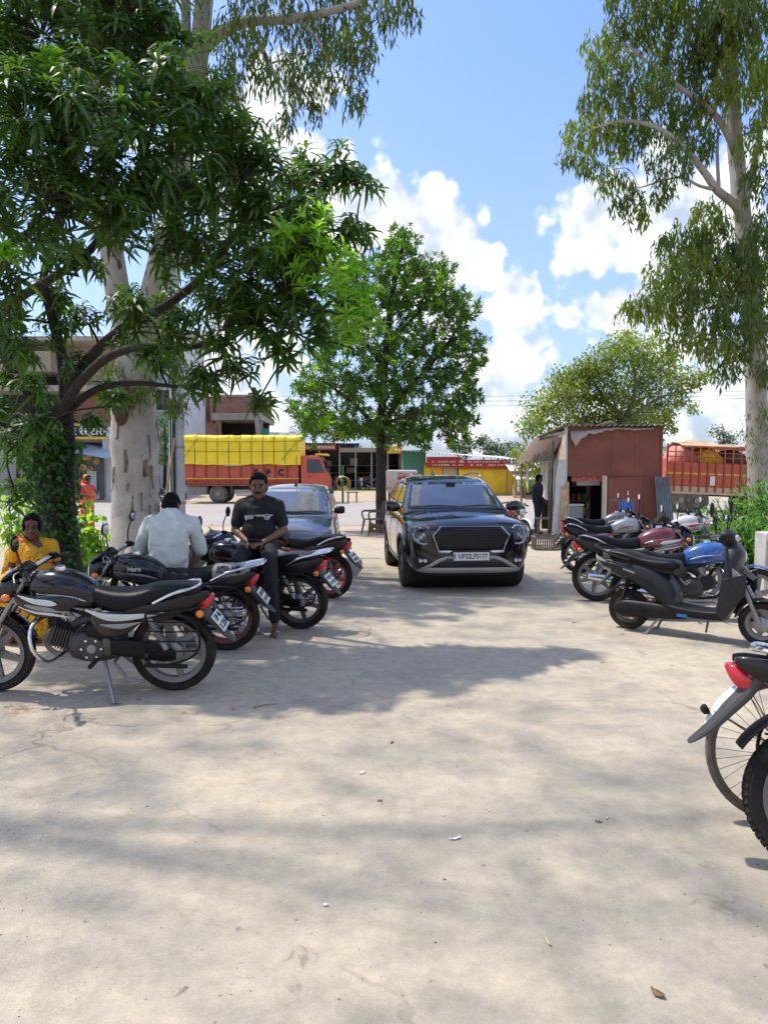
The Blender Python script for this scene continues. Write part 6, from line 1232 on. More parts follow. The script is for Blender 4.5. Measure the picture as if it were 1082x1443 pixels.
    for ch in t.children:
        if ch.name.split('.')[0] in ('fuel_tank', 'tank_shroud', 'seat', 'side_panel', 'tail_cowl', 'tail_light', 'rear_fender', 'number_plate', 'indicator', 'indicator_stalk', 'grab_rail', 'headlight_cowl', 'handlebar', 'mirror', 'cable', 'air_box', 'battery_box'): ch.location.z -= drop
        if drop > 0 and (ch.name.split('.')[0] in ('tail_light', 'number_plate', 'grab_rail', 'rear_fender') or (ch.name.startswith('indicator') and ch.data.vertices[0].co.x < 0)): ch.location.x += .075
        if drop > 0 and ch.name.split('.')[0] == 'tail_cowl': ch.scale.x = .80
    return t

def place(px, py): g = G(px, py); return Vector((g.x, g.y, .004))
b1 = moto('black motorcycle with white-striped panels and long seat, nearest on the left', place(248, 972), PI+R(2), accent=DECALW, legguard='c', lean=-.12, mirrors=(1, 0), shroud=DECALW, drop=.105, plate_txt=('UP 46', 'X 2354'), sc=1.06, muff=STEEL)
b2 = moto('black motorcycle with grey lettered seat cover carrying the man in the pale shirt', place(320, 916), PI+R(1), drop=.125, accent=mat('decal_blue_grey', (.16,.18,.22), .4), tankword='Hero', grey_seat=True, rack=True, rim=mat('rim_dark_red', (.12,.015,.015), .45, dust=.2), style='spoke', legguard=True, lean=-.10, plate_txt=1, mirrors=(1, 1), round_mirror=False, mirror_h=.19, sc=1.05, stripes=False)
b3 = moto('black motorcycle with chrome carrier under the man in the black shirt', place(424, 886), PI-R(11), drop=.095, accent=mat('decal_maroon', (.30,.01,.06), .35), rim=BLKALLOY, lean=-.09, plate_txt=2, taildark=BLACKP, rack=True, mirrors=(1, 1), sc=1.03, stripes=False)
b4 = moto('black and red sports commuter motorcycle with red wheel rims in front of the grey car', place(466, 843), PI-R(16), accent=mat('decal_red', (.45,.02,.02), .35), rim=REDRIM, style='alloy', lean=-.09, plate_txt=3, taildark=mat('tail_black_red', (.03,.012,.012), .35, coat=.4), visor=mat('visor_red', (.40,.02,.03), .3, coat=.5), mirrors=(1, 0), sc=1.04, legguard=False)
r2 = moto('black motorcycle with bright blue tank standing behind the scooter', place(896, 870), R(-12), drop=.125, tank=mat('tank_blue', (.012,.085,.32), .22, coat=.8, dust=.06), accent=mat('decal_pale_blue', (.35,.50,.66), .35), lean=-.10, mirrors=(1, 1), round_mirror=False, legguard='c', plate_txt=None, stripes=False, sidem=BLACKP)
r3 = moto('black motorcycle with maroon and white tank and red tail light beside the scooter', place(840, 847), R(-6), tank=mat('tank_maroon', (.13,.010,.018), .25, coat=.7, dust=.05), accent=DECALW, sidem=BLACKP, lean=-.10, mirrors=(1, 1), legguard='c', shroud=DECALW, plate_txt=4, sc=1.04)
r4 = moto('silver-tanked motorcycle third in the right-hand row', place(816, 808), R(-5), tank=mat('tank_silver', (.30,.31,.33), .28, .5, coat=.6, dust=.06), accent=mat('decal_maroon', (.30,.01,.06), .35), lean=-.10, mirrors=(1, 1), round_mirror=False, tankword='HONDA', mirror_h=.24, plate_txt=5)
r5 = moto('dark motorcycle with grey tank farthest in the right-hand row', place(812, 790), R(-3), tank=mat('tank_grey', (.12,.12,.13), .28, .3, coat=.6, dust=.06), accent=DECALW, lean=-.10, mirrors=(1, 1), mirror_h=.26, plate_txt=None)
r6 = moto('white-cowled motorcycle parked before the oleander bushes', place(905, 800), R(-2), tank=mat('tank_white', (.55,.54,.52), .3, coat=.6, dust=.08), accent=mat('decal_red', (.45,.02,.02), .35), visor=WHITEP, lean=-.10, mirrors=(1, 1), plate_txt=None, shroud=mat('decal_red', (.45,.02,.02), .35))
r7 = moto('motorcycle with pale spoked wheel standing between the black car and the shed', Vector((2.60, 18.1, .004)), R(-62), tank=mat('tank_red', (.36,.012,.03), .22), accent=DECALW, style='spoke', rim=CHROME, lean=-.1, mirrors=(0, 0), fork_cowl=WHITEP, plate_txt=None)
r0 = moto('black motorcycle with knobbly rear tyre cut off at the right edge', Vector((1.80, 2.93, .004)), R(-20), accent=None, lean=-.10, plate_txt=None, tread=True, mirrors=(0, 0), sc=1.03, ind=False, drop=0.)
f1 = moto('white-fronted motorcycle parked deep inside the dark shop', Vector((X(505, 56.4), 56.4, gz(57))), R(-80), lean=-.1, plate_txt=None, visor=WHITEP, mirrors=(0, 0), tank=mat('tank_white', (.55,.54,.52), .3)); f2 = moto('blue motorcycle parked in the shop mouth near the post', Vector((X(517, 55.6), 55.8, gz(56))), R(50), lean=-.1, plate_txt=None, mirrors=(1, 1), tank=mat('tank_blue', (.012,.085,.32), .22)); f3 = moto('dark motorcycle standing by the shop behind the truck cab', Vector((X(472, 56), 55.8, gz(56))), R(-60), lean=-.1, plate_txt=None, visor=WHITEP, mirrors=(0, 0))
f4 = moto('dark motorcycle parked far off beside the utility pole', Vector((X(231, 44.0), 44.0, gz(44))), R(-20), lean=-.1, plate_txt=None, mirrors=(1, 1))
# black bag strapped on the third bike
bg_ = MB(); bg_.loft([(-.26, 0, 0, .06, .06, 2.4), (-.18, 0, .03, .13, .10, 2.5), (0, 0, .05, .16, .13, 2.6), (.18, .02, .03, .13, .10, 2.5), (.26, 0, 0, .05, .05, 2.4)], 22, k=5)
bg_.v = [(x, y+.03*mnoise.noise((x*9, y*9, z*9)), z+.05*mnoise.noise((x*7, y*7, z*7+3))) for x, y, z in bg_.v]
bo = bg_.build('black_bag', mat('black_polythene', (.010,.010,.011), .30, bump=.6, bs=25), label='crumpled black plastic bag lying on the tank of the third motorcycle', cat='bag'); bo.location = at(302, 772, 8.15); bo.rotation_euler = (0, -.1, .2)

# ------------------------------------------------------------------ scooter
def scooter():
    g = place(885, 886); h = Vector((3.62, 6.98, .004)); rz = math.atan2(h.y-g.y, h.x-g.x); t = thing('scooter', 'dark grey electric scooter on its stand at the front of the right-hand row', 'scooter', g, rz); WB = 1.30; Rr = .215
    SG = mat('scooter_grey', (.014,.016,.020), .38, coat=.1, dust=.02, spec=.25); SB = mat('scooter_black', (.007,.007,.008), .45, dust=.03, bump=.1, spec=.2)
    wheel(t, (0, 0, Rr), Rr, .09, 'alloy', BLKALLOY, 'rear_wheel', drum=.10); wheel(t, (WB, 0, Rr), Rr, .085, 'alloy', GREYALLOY, 'front_wheel')
    MB().loft([(.62, -.10, .24, .03, .05, 2.6), (.40, -.115, .25, .05, .075, 2.6), (.15, -.12, .25, .055, .085, 2.4), (0, -.12, .24, .06, .095, 2.2), (-.09, -.12, .23, .04, .06, 2)][::-1], 18).build('motor_swingarm', SB, t)
    for s in (-1, 1): spring(t, (-.02, s*.13, .30), (.06, s*.12, .60), .03, BLACKPL)
    bd = MB().loft([(-.32, 0, .715, .05, .03, 2.6), (-.26, 0, .70, .10, .06, 2.6), (-.1, 0, .66, .135, .10, 2.8), (.15, 0, .60, .16, .14, 2.8), (.32, 0, .52, .165, .17, 2.8), (.45, 0, .42, .155, .16, 2.8), (.52, 0, .36, .13, .10, 2.8)], 22, k=4).build('rear_body', SG, t)
    for s in (-1, 1):
        MB().prism([(-.28, .735), (.02, .68), (.28, .60), (.30, .55), (.0, .61), (-.22, .67)], s*.158, s*.172, 'xz').build('side_trim', mat('trim_black', (.014,.014,.015), .3, coat=.4), bd, bevel=.004)
        MB().loft([(-.33, s*.09, .77, .012, .02, 2.4), (-.30, s*.12, .74, .02, .03, 2.4), (-.20, s*.15, .68, .014, .045, 2.4), (-.14, s*.155, .62, .008, .02, 2.4)], 12).build('tail_lamp', mat('lens_smoke', (.30,.29,.25), .2, coat=.6), bd)
    st = MB().loft([(-.20, 0, .80, .09, .02, 2.8), (-.16, 0, .805, .13, .04, 3), (.0, 0, .785, .145, .05, 3), (.18, 0, .74, .15, .05, 3), (.34, 0, .72, .145, .055, 3), (.48, 0, .72, .12, .05, 3), (.54, 0, .715, .06, .03, 2.6)], 22, k=4).build('seat', SEATM, t)
    MB().loft([(-.26, 0, .74, .09, .03, 2.8), (0, 0, .73, .13, .03, 3), (.3, 0, .67, .14, .04, 3), (.5, 0, .655, .11, .04, 3)], 20, k=3).build('seat_base', SB, bd)
    MB().tube([(.06, .15, .745), (-.14, .17, .80), (-.32, .12, .87), (-.36, 0, .875), (-.32, -.12, .87), (-.14, -.17, .80), (.06, -.15, .745)], .013, 10, k=4).build('grab_rail', SB, t)
    # floor, apron, front
    fl = MB().loft([(.40, 0, .30, .15, .07, 4), (.55, 0, .27, .16, .055, 4), (.80, 0, .26, .16, .05, 4), (.98, 0, .27, .15, .055, 4)], 20, k=2).build('footboard', SB, t)
    ap = MB().loft([(.26, .96, 0, .05, .15, 3), (.40, 1.0, 0, .055, .20, 3), (.60, 1.02, 0, .06, .215, 3), (.78, 1.04, 0, .07, .19, 2.8), (.90, 1.04, 0, .085, .13, 2.6), (.97, 1.02, 0, .05, .07, 2.4)], 24, k=3, ax='z').build('front_apron', SG, t)
    for s in (-1, 1): MB().prism([(1.00, .24), (1.20, .52), (1.20, .72), (.98, .64), (.93, .30)], s*.20, s*.225, 'xz').build('leg_shield', SG, ap, bevel=.012); MB().prism([(1.03, .70), (1.17, .60), (1.2, .63), (1.06, .76)], s*.17, s*.19, 'xz').build('indicator', mat('lens_smoke', (.30,.29,.25), .2, coat=.6), ap)
    MB().loft([(.94, 1.0, 0, .05, .05, 2.4), (1.0, .98, 0, .08, .11, 2.6), (1.06, .97, 0, .08, .13, 2.6), (1.10, .96, 0, .05, .09, 2.4)], 20, ax='z').build('handlebar_cowl', SB, t); MB().loft([(1.03, 0, 1.03, .06, .035, 2.5), (1.07, 0, 1.02, .05, .03, 2.5)], 14).build('headlight', CLEARL, t)
    hb = MB().tube([(.86, .35, 1.05), (.93, .15, 1.05), (.96, 0, 1.04), (.93, -.15, 1.05), (.86, -.35, 1.05)], .012, 8, k=3).build('handlebar', STEEL, t)
    for s in (-1, 1):
        MB().tube([(.89, s*.24, 1.05), (.845, s*.38, 1.05)], .019, 10).build('grip', RUBBER, hb); MB().tube([(.95, s*.2, 1.04), (.93, s*.36, 1.03)], .007, 6).build('lever', STEEL, hb)
        m_ = MB().tube([(.92, s*.20, 1.07), (.93, s*.25, 1.16), (.92, s*.31, 1.25)], .006, 8, k=3).build('mirror', BLACKPL, t); MB().loft([(-.009, 0, 0, .045, .068, 2.2), (.006, 0, 0, .042, .064, 2.2), (.018, 0, 0, .02, .03, 2.2)], 16).build('mirror_shell', BLACKPL, m_).location = (.915, s*.325, 1.31); MB().loft([(-.0105, 0, 0, .040, .062, 2.2), (-.0095, 0, 0, .04, .062, 2.2)], 16, k=0).build('mirror_glass', MIRROR, m_).location = (.915, s*.325, 1.31)
    mb = MB()
    for s in (-1, 1): mb.tube([(WB, s*.075, Rr), (1.14, s*.075, .56)], .022, 8)
    mb.build('front_fork', STEEL, t); arc_fender(MB(), (WB, 0, Rr), Rr+.04, R(30), R(170), .12, .006, .02).build('front_fender', SG, t); arc_fender(MB(), (0, 0, Rr), Rr+.06, R(60), R(160), .12, .006, .02).build('rear_fender', SB, t)
    mb = MB()
    for s in (-1, 1): mb.tube([(.40, s*.09, .22), (.30, s*.12, .10), (.25, s*.15, .012)], .013, 8); mb.box((.24, s*.16, .010), (.05, .045, .014))
    mb.tube([(.36, -.1, .16), (.36, .1, .16)], .01, 6); mb.build('centre_stand', STEEL, t); MB().tube([(.78, .14, .22), (.72, .24, .02)], .012, 8).build('side_stand', STEEL, t)
    MB().box((.60, -.161, .235), (.10, .004, .03)).build('sticker', mat('sticker_blue', (.02,.16,.42), .4), fl); MB().box((.06, -.1735, .64), (.13, .003, .018), Euler((0, .27, 0)).to_matrix()).build('side_decal', DECALG, bd)
scooter()

# ------------------------------------------------------------------ bicycle
def bicycle():
    BF = mat('bicycle_frame', (.02,.03,.05), .35, coat=.4, dust=.3); RUST = mat('rusty_chrome', (.20,.14,.09), .55, .7, dust=.4); t = thing('bicycle', 'roadster bicycle with white and blue rear mudguard at the right edge', 'bicycle', (1.87, 3.42, .004), rot=(-.03, 0, R(-5))); Rr = .345; WB = 1.12
    for nm, x in (('rear_wheel', 0), ('front_wheel', WB)):
        hub = MB().lathe([(0, -.05), (.016, -.05), (.024, -.03), (.016, -.02), (.016, .02), (.024, .03), (.016, .05), (0, .05)], (x, 0, Rr), 'y', 14).build(nm, RUST, t)
        MB().lathe([(Rr-.034, -.012), (Rr-.02, -.02), (Rr-.004, -.014), (Rr, 0), (Rr-.004, .014), (Rr-.02, .02), (Rr-.034, .012)], (x, 0, Rr), 'y', 56, closed=True).build('tyre', mat('bicycle_tyre', (.05,.042,.036), .85, dust=.5, bump=.6, bs=150), hub)
        MB().lathe([(Rr-.045, -.010), (Rr-.03, -.015), (Rr-.03, .015), (Rr-.045, .010)], (x, 0, Rr), 'y', 48, closed=True).build('rim', RUST, hub)
        for i in range(36):
            a = i*2*PI/36; s = 1 if i % 2 else -1; b = a+(1.2 if (i//2) % 2 else -1.2); MB().tube([(x+.022*math.cos(b), s*.03, Rr+.022*math.sin(b)), (x+(Rr-.04)*math.cos(a), 0, Rr+(Rr-.04)*math.sin(a))], .0016, 5).build('spoke', RUST, hub)
    fg = arc_fender(MB(), (0, 0, Rr), Rr+.022, R(40), R(128), .058, .003, .012, 20).build('rear_mudguard', mat('mudguard_blue', (.02,.05,.20), .4, coat=.3, dust=.2), t); arc_fender(MB(), (0, 0, Rr), Rr+.023, R(128), R(168), .060, .003, .012, 12).build('mudguard_tail', WHITEP, fg)
    MB().lathe([(0, 0), (.022, 0), (.026, .012), (.018, .03), (0, .034)], (-.335, 0, .535), 'x', 14, rot=Matrix.Rotation(PI-.5, 3, 'Y')).build('reflector', BLACKPL, fg)
    for s in (-1, 1):
        for a in (118, 150): MB().tube([(0, s*.045, Rr), ((Rr+.02)*math.cos(R(a)), s*.03, Rr+(Rr+.02)*math.sin(R(a)))], .003, 6).build('mudguard_stay', RUST, fg)
    mb = MB(); mb.tube([(0, .05, Rr), (.44, .03, .30)], .010, 8); mb.tube([(0, -.05, Rr), (.44, -.03, .30)], .010, 8); mb.tube([(0, .05, Rr), (.29, .02, .80)], .009, 8); mb.tube([(0, -.05, Rr), (.29, -.02, .80)], .009, 8); mb.tube([(.44, 0, .29), (.27, 0, .90)], .015, 10); mb.tube([(.29, 0, .82), (.92, 0, .86)], .014, 10); mb.tube([(.44, 0, .29), (.95, 0, .72)], .016, 10); mb.tube([(.96, 0, .70), (.90, 0, .95)], .018, 10); mb.tube([(WB, .05, Rr), (1.0, .045, .66), (.965, .02, .70)], .011, 8); mb.tube([(WB, -.05, Rr), (1.0, -.045, .66), (.965, -.02, .70)], .011, 8); mb.build('frame', BF, t)
    MB().loft([(.14, 0, .93, .10, .025, 2.4), (.22, 0, .935, .105, .035, 2.4), (.32, 0, .925, .055, .03, 2.4), (.42, 0, .92, .025, .02, 2.4)], 16).build('saddle', SEATM, t); MB().tube([(.66, .28, 1.0), (.84, .26, 1.02), (.90, .1, 1.0), (.90, -.1, 1.0), (.84, -.26, 1.02), (.66, -.28, 1.0)], .011, 8, k=3).build('handlebar', RUST, t)
    MB().lathe([(.085, -.004), (.095, -.004), (.095, .004), (.085, .004)], (.44, -.06, .29), 'y', 28, closed=True).build('chainring', RUST, t)
    for s in (-1, 1): MB().tube([(.44, s*.05, .29), (.44+s*.14, s*.09, .29-s*.08)], .008, 6).build('crank', RUST, t); MB().box((.44+s*.14, s*.14, .29-s*.08), (.09, .08, .022)).build('pedal', RUBBER, t)
    MB().box((.2, -.075, .32), (.44, .02, .10)).build('chain_case', BF, t, bevel=.008)
    cr = MB(); cr.tube([(-.02, .07, .76), (-.30, .07, .75), (-.30, -.07, .75), (-.02, -.07, .76)], .007, 6); cr.tube([(-.28, 0, .75), (.25, 0, .77)], .006, 6); cr.tube([(-.24, .07, .75), (-.02, .055, Rr)], .005, 6); cr.tube([(-.24, -.07, .75), (-.02, -.055, Rr)], .005, 6); 
    MB().tube([(.02, .05, Rr-.02), (.10, .17, .012)], .008, 6).build('kick_stand', RUST, t)
bicycle()
# ------------------------------------------------------------------ cars
def ring_loft(st, sub=2):
    """st: list of (y, half outline [(x,z)...] bottom centre to top centre)"""
    v = []; f = []; n = len(st[0][1]); m = 2*n-2
    for y, h in st:
        full = list(h)+[(-x, z) for x, z in h[-2:0:-1]]; v += [(x, y, z) for x, z in full]
    for i in range(len(st)-1):
        for j in range(m): f.append((i*m+j, i*m+(j+1) % m, (i+1)*m+(j+1) % m, (i+1)*m+j))
    for e in (0, (len(st)-1)*m):   # caps in quads across
        for j in range(n-1):
            a, b = e+j, e+j+1; c, d = e+(m-j-1) % m, e+(m-j) % m
            q = [a, b, c, d] if j > 0 else [a, b, c]
            if j == n-2: q = [a, b, d] if j > 0 else q
            if len(set(q)) >= 3: f.append(tuple(dict.fromkeys(q)))
    o = MB().add(v, f).build('tmp', []); s = o.modifiers.new('s', 'SUBSURF'); s.levels = s.render_levels = sub; apply_mods(o); return o
def half(zb, ws, wm, zm, wsh, zsh, zt):
    return [(0, zb), (ws*.8, zb), (ws, zb+.05), (wm, zm-.10), (wm, zm+.12), (wsh, zsh-.05), (wsh-.05, zsh), (wsh*.55, zt), (0, zt+.01)]
class Car:
    def __init__(s, label, loc, rz, paint, body, cabin, wy, wr, tread, name='parked_car'):
        s.t = thing(name, label, 'car', loc, rz); s.paint = paint
        b = ring_loft(body); c = ring_loft(cabin)
        cut = MB()
        for y in wy: cut.lathe([(wr+.06, -1.2), (wr+.06, 1.2)], (0, y, wr), 'x', 40); k = len(cut.v); cut.f.append(list(range(k-80, k, 2))); cut.m.append(0); cut.f.append(list(range(k-79, k, 2))); cut.m.append(0)
        co = cut.build('cut', []); md = b.modifiers.new('b', 'BOOLEAN'); md.operation = 'DIFFERENCE'; md.object = co; md.solver = 'EXACT'; apply_mods(b); bpy.data.objects.remove(co)
        for o, nm in ((b, 'body'), (c, 'cabin')): o.name = nm; o.parent = s.t; o.data.materials.clear(); o.data.materials.append(paint); o.data.shade_smooth(); o.data.set_sharp_from_angle(angle=R(50))
        s.body = b; s.cabin = c
        bm = bmesh.new(); bm.from_mesh(b.data); bm.from_mesh(c.data); s.bvh = BVHTree.FromBMesh(bm); bm.free()
        for y in wy:
            for sx in (-1, 1):
                cx = sx*tread; hub = MB().lathe([(0, sx*.085), (.05, sx*.085), (.06, sx*.05), (wr*.35, sx*.03), (0, sx*.02)], (cx, y, wr), 'x', 24).build('wheel', GREYALLOY, s.t)
                MB().lathe([(wr*.62, -.10), (wr*.9, -.112), (wr*.985, -.09), (wr, -.05), (wr, .05), (wr*.985, .09), (wr*.9, .112), (wr*.62, .10)], (cx, y, wr), 'x', 44, closed=True).build('tyre', mat('car_tyre', (.016,.016,.016), .85, dust=.15), hub)
                MB().lathe([(wr*.64, -.09), (wr*.56, -.09), (wr*.56, .09), (wr*.64, .09)], (cx, y, wr), 'x', 36, closed=True).build('rim', GREYALLOY, hub)
                for i in range(5):
                    a = i*2*PI/5+.3
                    for w in (-.12, .12): MB().bar((cx+sx*.07, y+.05*math.cos(a), wr+.05*math.sin(a)), (cx+sx*.075, y+wr*.58*math.cos(a+w), wr+wr*.58*math.sin(a+w)), .03, .025).build('spoke', GREYALLOY, hub)
                MB().lathe([(wr*.55, -.02), (0, -.02)], (cx, y, wr), 'x', 24).build('brake_disc', STEEL, hub)
        # dark wheel wells
        for y in wy: MB().lathe([(wr+.055, -tread+.02), (wr+.055, tread-.02)], (0, y, wr), 'x', 36).build('wheel_well', INK, s.body)
    def cast(s, a, b, d):
        o, dr = {'f': ((a, -6, b), (0, 1, 0)), 'r': ((a, 6, b), (0, -1, 0)), 'l': ((-4, a, b), (1, 0, 0)), 'i': ((4, a, b), (-1, 0, 0)), 't': ((a, b, 5), (0, 0, -1))}[d]
        h = s.bvh.ray_cast(Vector(o), Vector(dr)); return (h[0], h[1], Vector(dr)) if h[0] is not None else None
    def panel(s, name, poly, d, m, parent, off=.006, th=.014, grid=.07, rnd=None):
        bm = bmesh.new(); bm.faces.new([bm.verts.new((a, b, 0)) for a, b in poly])
        lo = [min(p[i] for p in poly) for i in (0, 1)]; hi = [max(p[i] for p in poly) for i in (0, 1)]
        for ax in (0, 1):
            k = int((hi[ax]-lo[ax])/grid)
            for i in range(1, k+1):
                co = Vector((0, 0, 0)); co[ax] = lo[ax]+(hi[ax]-lo[ax])*i/(k+1); no = Vector((0, 0, 0)); no[ax] = 1; bmesh.ops.bisect_plane(bm, geom=bm.verts[:]+bm.edges[:]+bm.faces[:], plane_co=co, plane_no=no)
        last = None
        for v in bm.verts:
            h = s.cast(v.co.x, v.co.y, d)
            if h is None:
                c = Vector((sum(p[0] for p in poly)/len(poly), sum(p[1] for p in poly)/len(poly)))
                for t in (.1, .2, .3, .4, .5, .7):
                    h = s.cast(v.co.x+(c.x-v.co.x)*t, v.co.y+(c.y-v.co.y)*t, d)
                    if h: break
            if h is None: continue
            p, nrm, dr = h; q = Vector(p)
            if d in 'fr': q.x, q.z = v.co.x, v.co.y
            elif d in 'li': q.y, q.z = v.co.x, v.co.y
            v.co = q-dr*off
        bmesh.ops.recalc_face_normals(bm, faces=bm.faces)
        me = bpy.data.meshes.new(name); 
        dr = {'f': Vector((0, 1, 0)), 'r': Vector((0, -1, 0)), 'l': Vector((1, 0, 0)), 'i': Vector((-1, 0, 0)), 't': Vector((0, 0, -1))}[d]
        av = sum((f.normal*f.calc_area() for f in bm.faces), Vector())
        if av.dot(dr) > 0: bmesh.ops.reverse_faces(bm, faces=bm.faces)
        bm.to_mesh(me); bm.free(); me.shade_smooth(); me.set_sharp_from_angle(angle=R(40)); o = link(name, me, parent, m); q = o.modifiers.new('s', 'SOLIDIFY'); q.thickness = th; q.offset = -1; return o
    def line(s, name, pts, d, m, parent, r=.004, off=.001):
        q = []
        for a, b in pts:
            h = s.cast(a, b, d)
            if h: q.append(Vector(h[0])-h[2]*off)
        if len(q) > 1: return MB().tube(q, r, 6).build(name, m, parent)
def suv():
    P = mat('suv_black_paint', (.003,.004,.009), .12, coat=.7, var=.05, dust=.008, spec=.4); GL = mat('car_glass', (.035,.05,.055), .03, var=.02, coat=1.0, spec=1.0); BK = mat('suv_trim', (.012,.012,.013), .5, dust=.04); BR = mat('skid_bronze', (.40,.375,.345), .42, .25, dust=.1)
    B = [(-2.15, half(.40, .52, .64, .64, .58, .86, .89)), (-2.12, half(.32, .62, .74, .64, .70, .91, .95)), (-2.02, half(.25, .73, .83, .63, .80, .96, 1.00)), (-1.80, half(.21, .80, .89, .62, .855, 1.00, 1.05)), (-1.31, half(.20, .84, .905, .62, .87, 1.03, 1.09)), (-.9, half(.20, .85, .90, .62, .865, 1.05, 1.11)), (0, half(.20, .85, .895, .62, .865, 1.06, 1.12)), (1.3, half(.20, .85, .905, .62, .87, 1.09, 1.14)), (1.85, half(.24, .80, .88, .64, .83, 1.09, 1.13)), (2.08, half(.34, .70, .78, .66, .72, 1.04, 1.08)), (2.13, half(.42, .58, .68, .68, .60, 1.0, 1.03))]
    def cab(y, zt):
        k = (zt-1.0)/.64; wt = .83+(.62-.83)*k; return (y, [(0, .96), (.835, .96), (.83, 1.02), (.83+(wt-.83)*.5, 1.0+(zt-1.0)*.5), (wt+.01, zt-.05), (wt-.07, zt-.005), (wt*.5, zt+.012), (0, zt+.02)])
    Cb = [cab(-1.06, 1.08), cab(-1.0, 1.11), cab(-.72, 1.28), cab(-.38, 1.48), cab(-.16, 1.57), (cab(.3, 1.615)), cab(1.0, 1.61), cab(1.6, 1.57), cab(1.9, 1.50), cab(2.04, 1.30), cab(2.10, 1.10)]
    c = Car('glossy black compact SUV facing the camera in the middle of the yard', (1.02, 12.22, .004), R(4.6), P, B, Cb, (-1.31, 1.30), .345, .775); t = c.t; b = c.body
    def both(name, poly, m, **k): return [c.panel(name, poly, 'f', m, b, **k), c.panel(name, [(-x, z) for x, z in poly][::-1], 'f', m, b, **k)]
    # windscreen
    c.panel('windscreen_surround', [(-.74, 1.115), (.74, 1.115), (.60, 1.535), (-.60, 1.535)], 'f', BK, c.cabin, off=.003); w = c.panel('windscreen', [(-.70, 1.135), (.70, 1.135), (.575, 1.515), (-.575, 1.515)], 'f', GL, c.cabin, off=.007, grid=.05)
    for x0, x1 in ((-.62, .02), (.08, .66)): c.line('wiper', [(x0+(x1-x0)*i/8, 1.145+.022*math.sin(PI*i/8)) for i in range(9)], 'f', INK, w, .008, .014)
    MB().box((0, -.42, 1.485), (.14, .05, .05)).build('mirror_housing', INK, w)
    # face of the car
    g = c.panel('grille', [(-.42, .925), (.42, .925), (.525, .81), (.445, .60), (-.445, .60), (-.525, .81)], 'f', mat('grille_black', (.006,.006,.006), .35), b, off=.004, grid=.06)
    mb = MB(); hx = mat('grille_mesh', (.012,.012,.013), .22, .4)
    for r in range(8):
        for i in range(-11, 12):
            x = i*.046+(.023 if r % 2 else 0); z = .628+r*.038; lim = .42+.105*(.925-z)/.115 if z > .81 else .445+.08*(z-.60)/.21
            if abs(x) > lim-.03 or z > .915: continue
            h = c.cast(x, z, 'f')
            if h: 
                p = Vector(h[0]); mb.lathe([(.021, -.004), (.021, -.016), (.015, -.018), (.014, -.004)], (x, p.y-.002, z), 'y', 6, closed=True)
    o = mb.build('grille_mesh', hx, g, smooth=0); o['kind'] = 'stuff'
    for s in (-1, 1): c.line('chrome_edge', [(s*x, z) for x, z in ((.42, .925), (.47, .87), (.525, .81), (.505, .75), (.47, .67), (.45, .61), (.445, .585))], 'f', CHROME, g, .009, .006)
    c.line('chrome_edge', [(-.42+.84*i/12, .928) for i in range(13)], 'f', CHROME, g, .005, .006); both('chrome_foot', [(.26, .565), (.45, .565), (.45, .605), (.26, .605)], CHROME, off=.016)
    for nm, poly in (('headlight', [(.565, .90), (.60, .955), (.80, .93), (.80, .73), (.70, .675), (.62, .685), (.60, .74)]),):
        for o in both('headlight', poly, mat('lamp_dark', (.012,.013,.015), .12, coat=1), off=.006, grid=.05):
            s = 1 if sum(v.co.x for v in o.data.vertices) > 0 else -1
            for k in range(3):
                q = c.cast(s*(.66+.035*k), .82-.035*k, 'f')
                if q: MB().box(Vector(q[0])+Vector((0, -.016, 0)), (.05, .02, .042)).build('lamp_cell', CLEARL, o)
            c.line('light_strip', [(s*x, z) for x, z in ((.58, .905), (.62, .938), (.70, .932), (.79, .912))], 'f', CLEARL, o, .010, .010); c.line('light_strip', [(s*x, z) for x, z in ((.61, .70), (.66, .69), (.73, .715), (.775, .76), (.78, .83))], 'f', CLEARL, o, .011, .010)
    for o in both('fog_lamp', [(.56, .505), (.74, .50), (.73, .425), (.60, .425)], mat('lamp_recess', (.02,.02,.02), .5), off=.005): pass
    for s in (-1, 1):
        for x in (.63, .69):
            q = c.cast(s*x, .462, 'f')
            if q: MB().lathe([(0, -.02), (.024, -.018), (.03, -.005), (.03, 0)], q[0], 'y', 16).build('fog_bulb', CLEARL, b)
    c.panel('lower_grille', [(-.56, .44), (.56, .44), (.60, .36), (-.60, .36)], 'f', INK, b, off=.006)
    for z in (.385, .415): c.line('grille_bar', [(-.55+1.1*i/16, z) for i in range(17)], 'f', BK, b, .007, .010)
    c.panel('skid_plate', [(-.64, .355), (.64, .355), (.74, .315), (.68, .235), (-.68, .235), (-.74, .315)], 'f', BR, b, off=.02, th=.05); 
    for s in (-1, 1): c.panel('skid_wing', [(s*.745, .31), (s*.70, .34), (s*.46, .485), (s*.34, .525), (s*.34, .485), (s*.42, .45), (s*.60, .35)], 'f', BR, b, off=.018, th=.03, grid=.05)
    c.panel('skid_bridge', [(-.34, .525), (.34, .525), (.34, .487), (-.34, .487)], 'f', BR, b, off=.018, th=.03)
    yp = c.cast(.1, .52, 'f')[0].y-.022
    pl = MB().box((0, yp, .522), (.50, .012, .112)).build('number_plate', PLATE, b, bevel=.003); MB().box((0, yp+.004, .522), (.52, .012, .13)).build('plate_frame', INK, pl)
    text('plate_lettering', 'UP32LP0177', .096, INK, pl, TXZ(.018, yp-.007, .522), ext=.001, sx=.80, bold=.0012); MB().box((-.232, yp-.0065, .522), (.018, .002, .07)).build('plate_badge', mat('badge_blue', (.04,.08,.3), .4), pl)
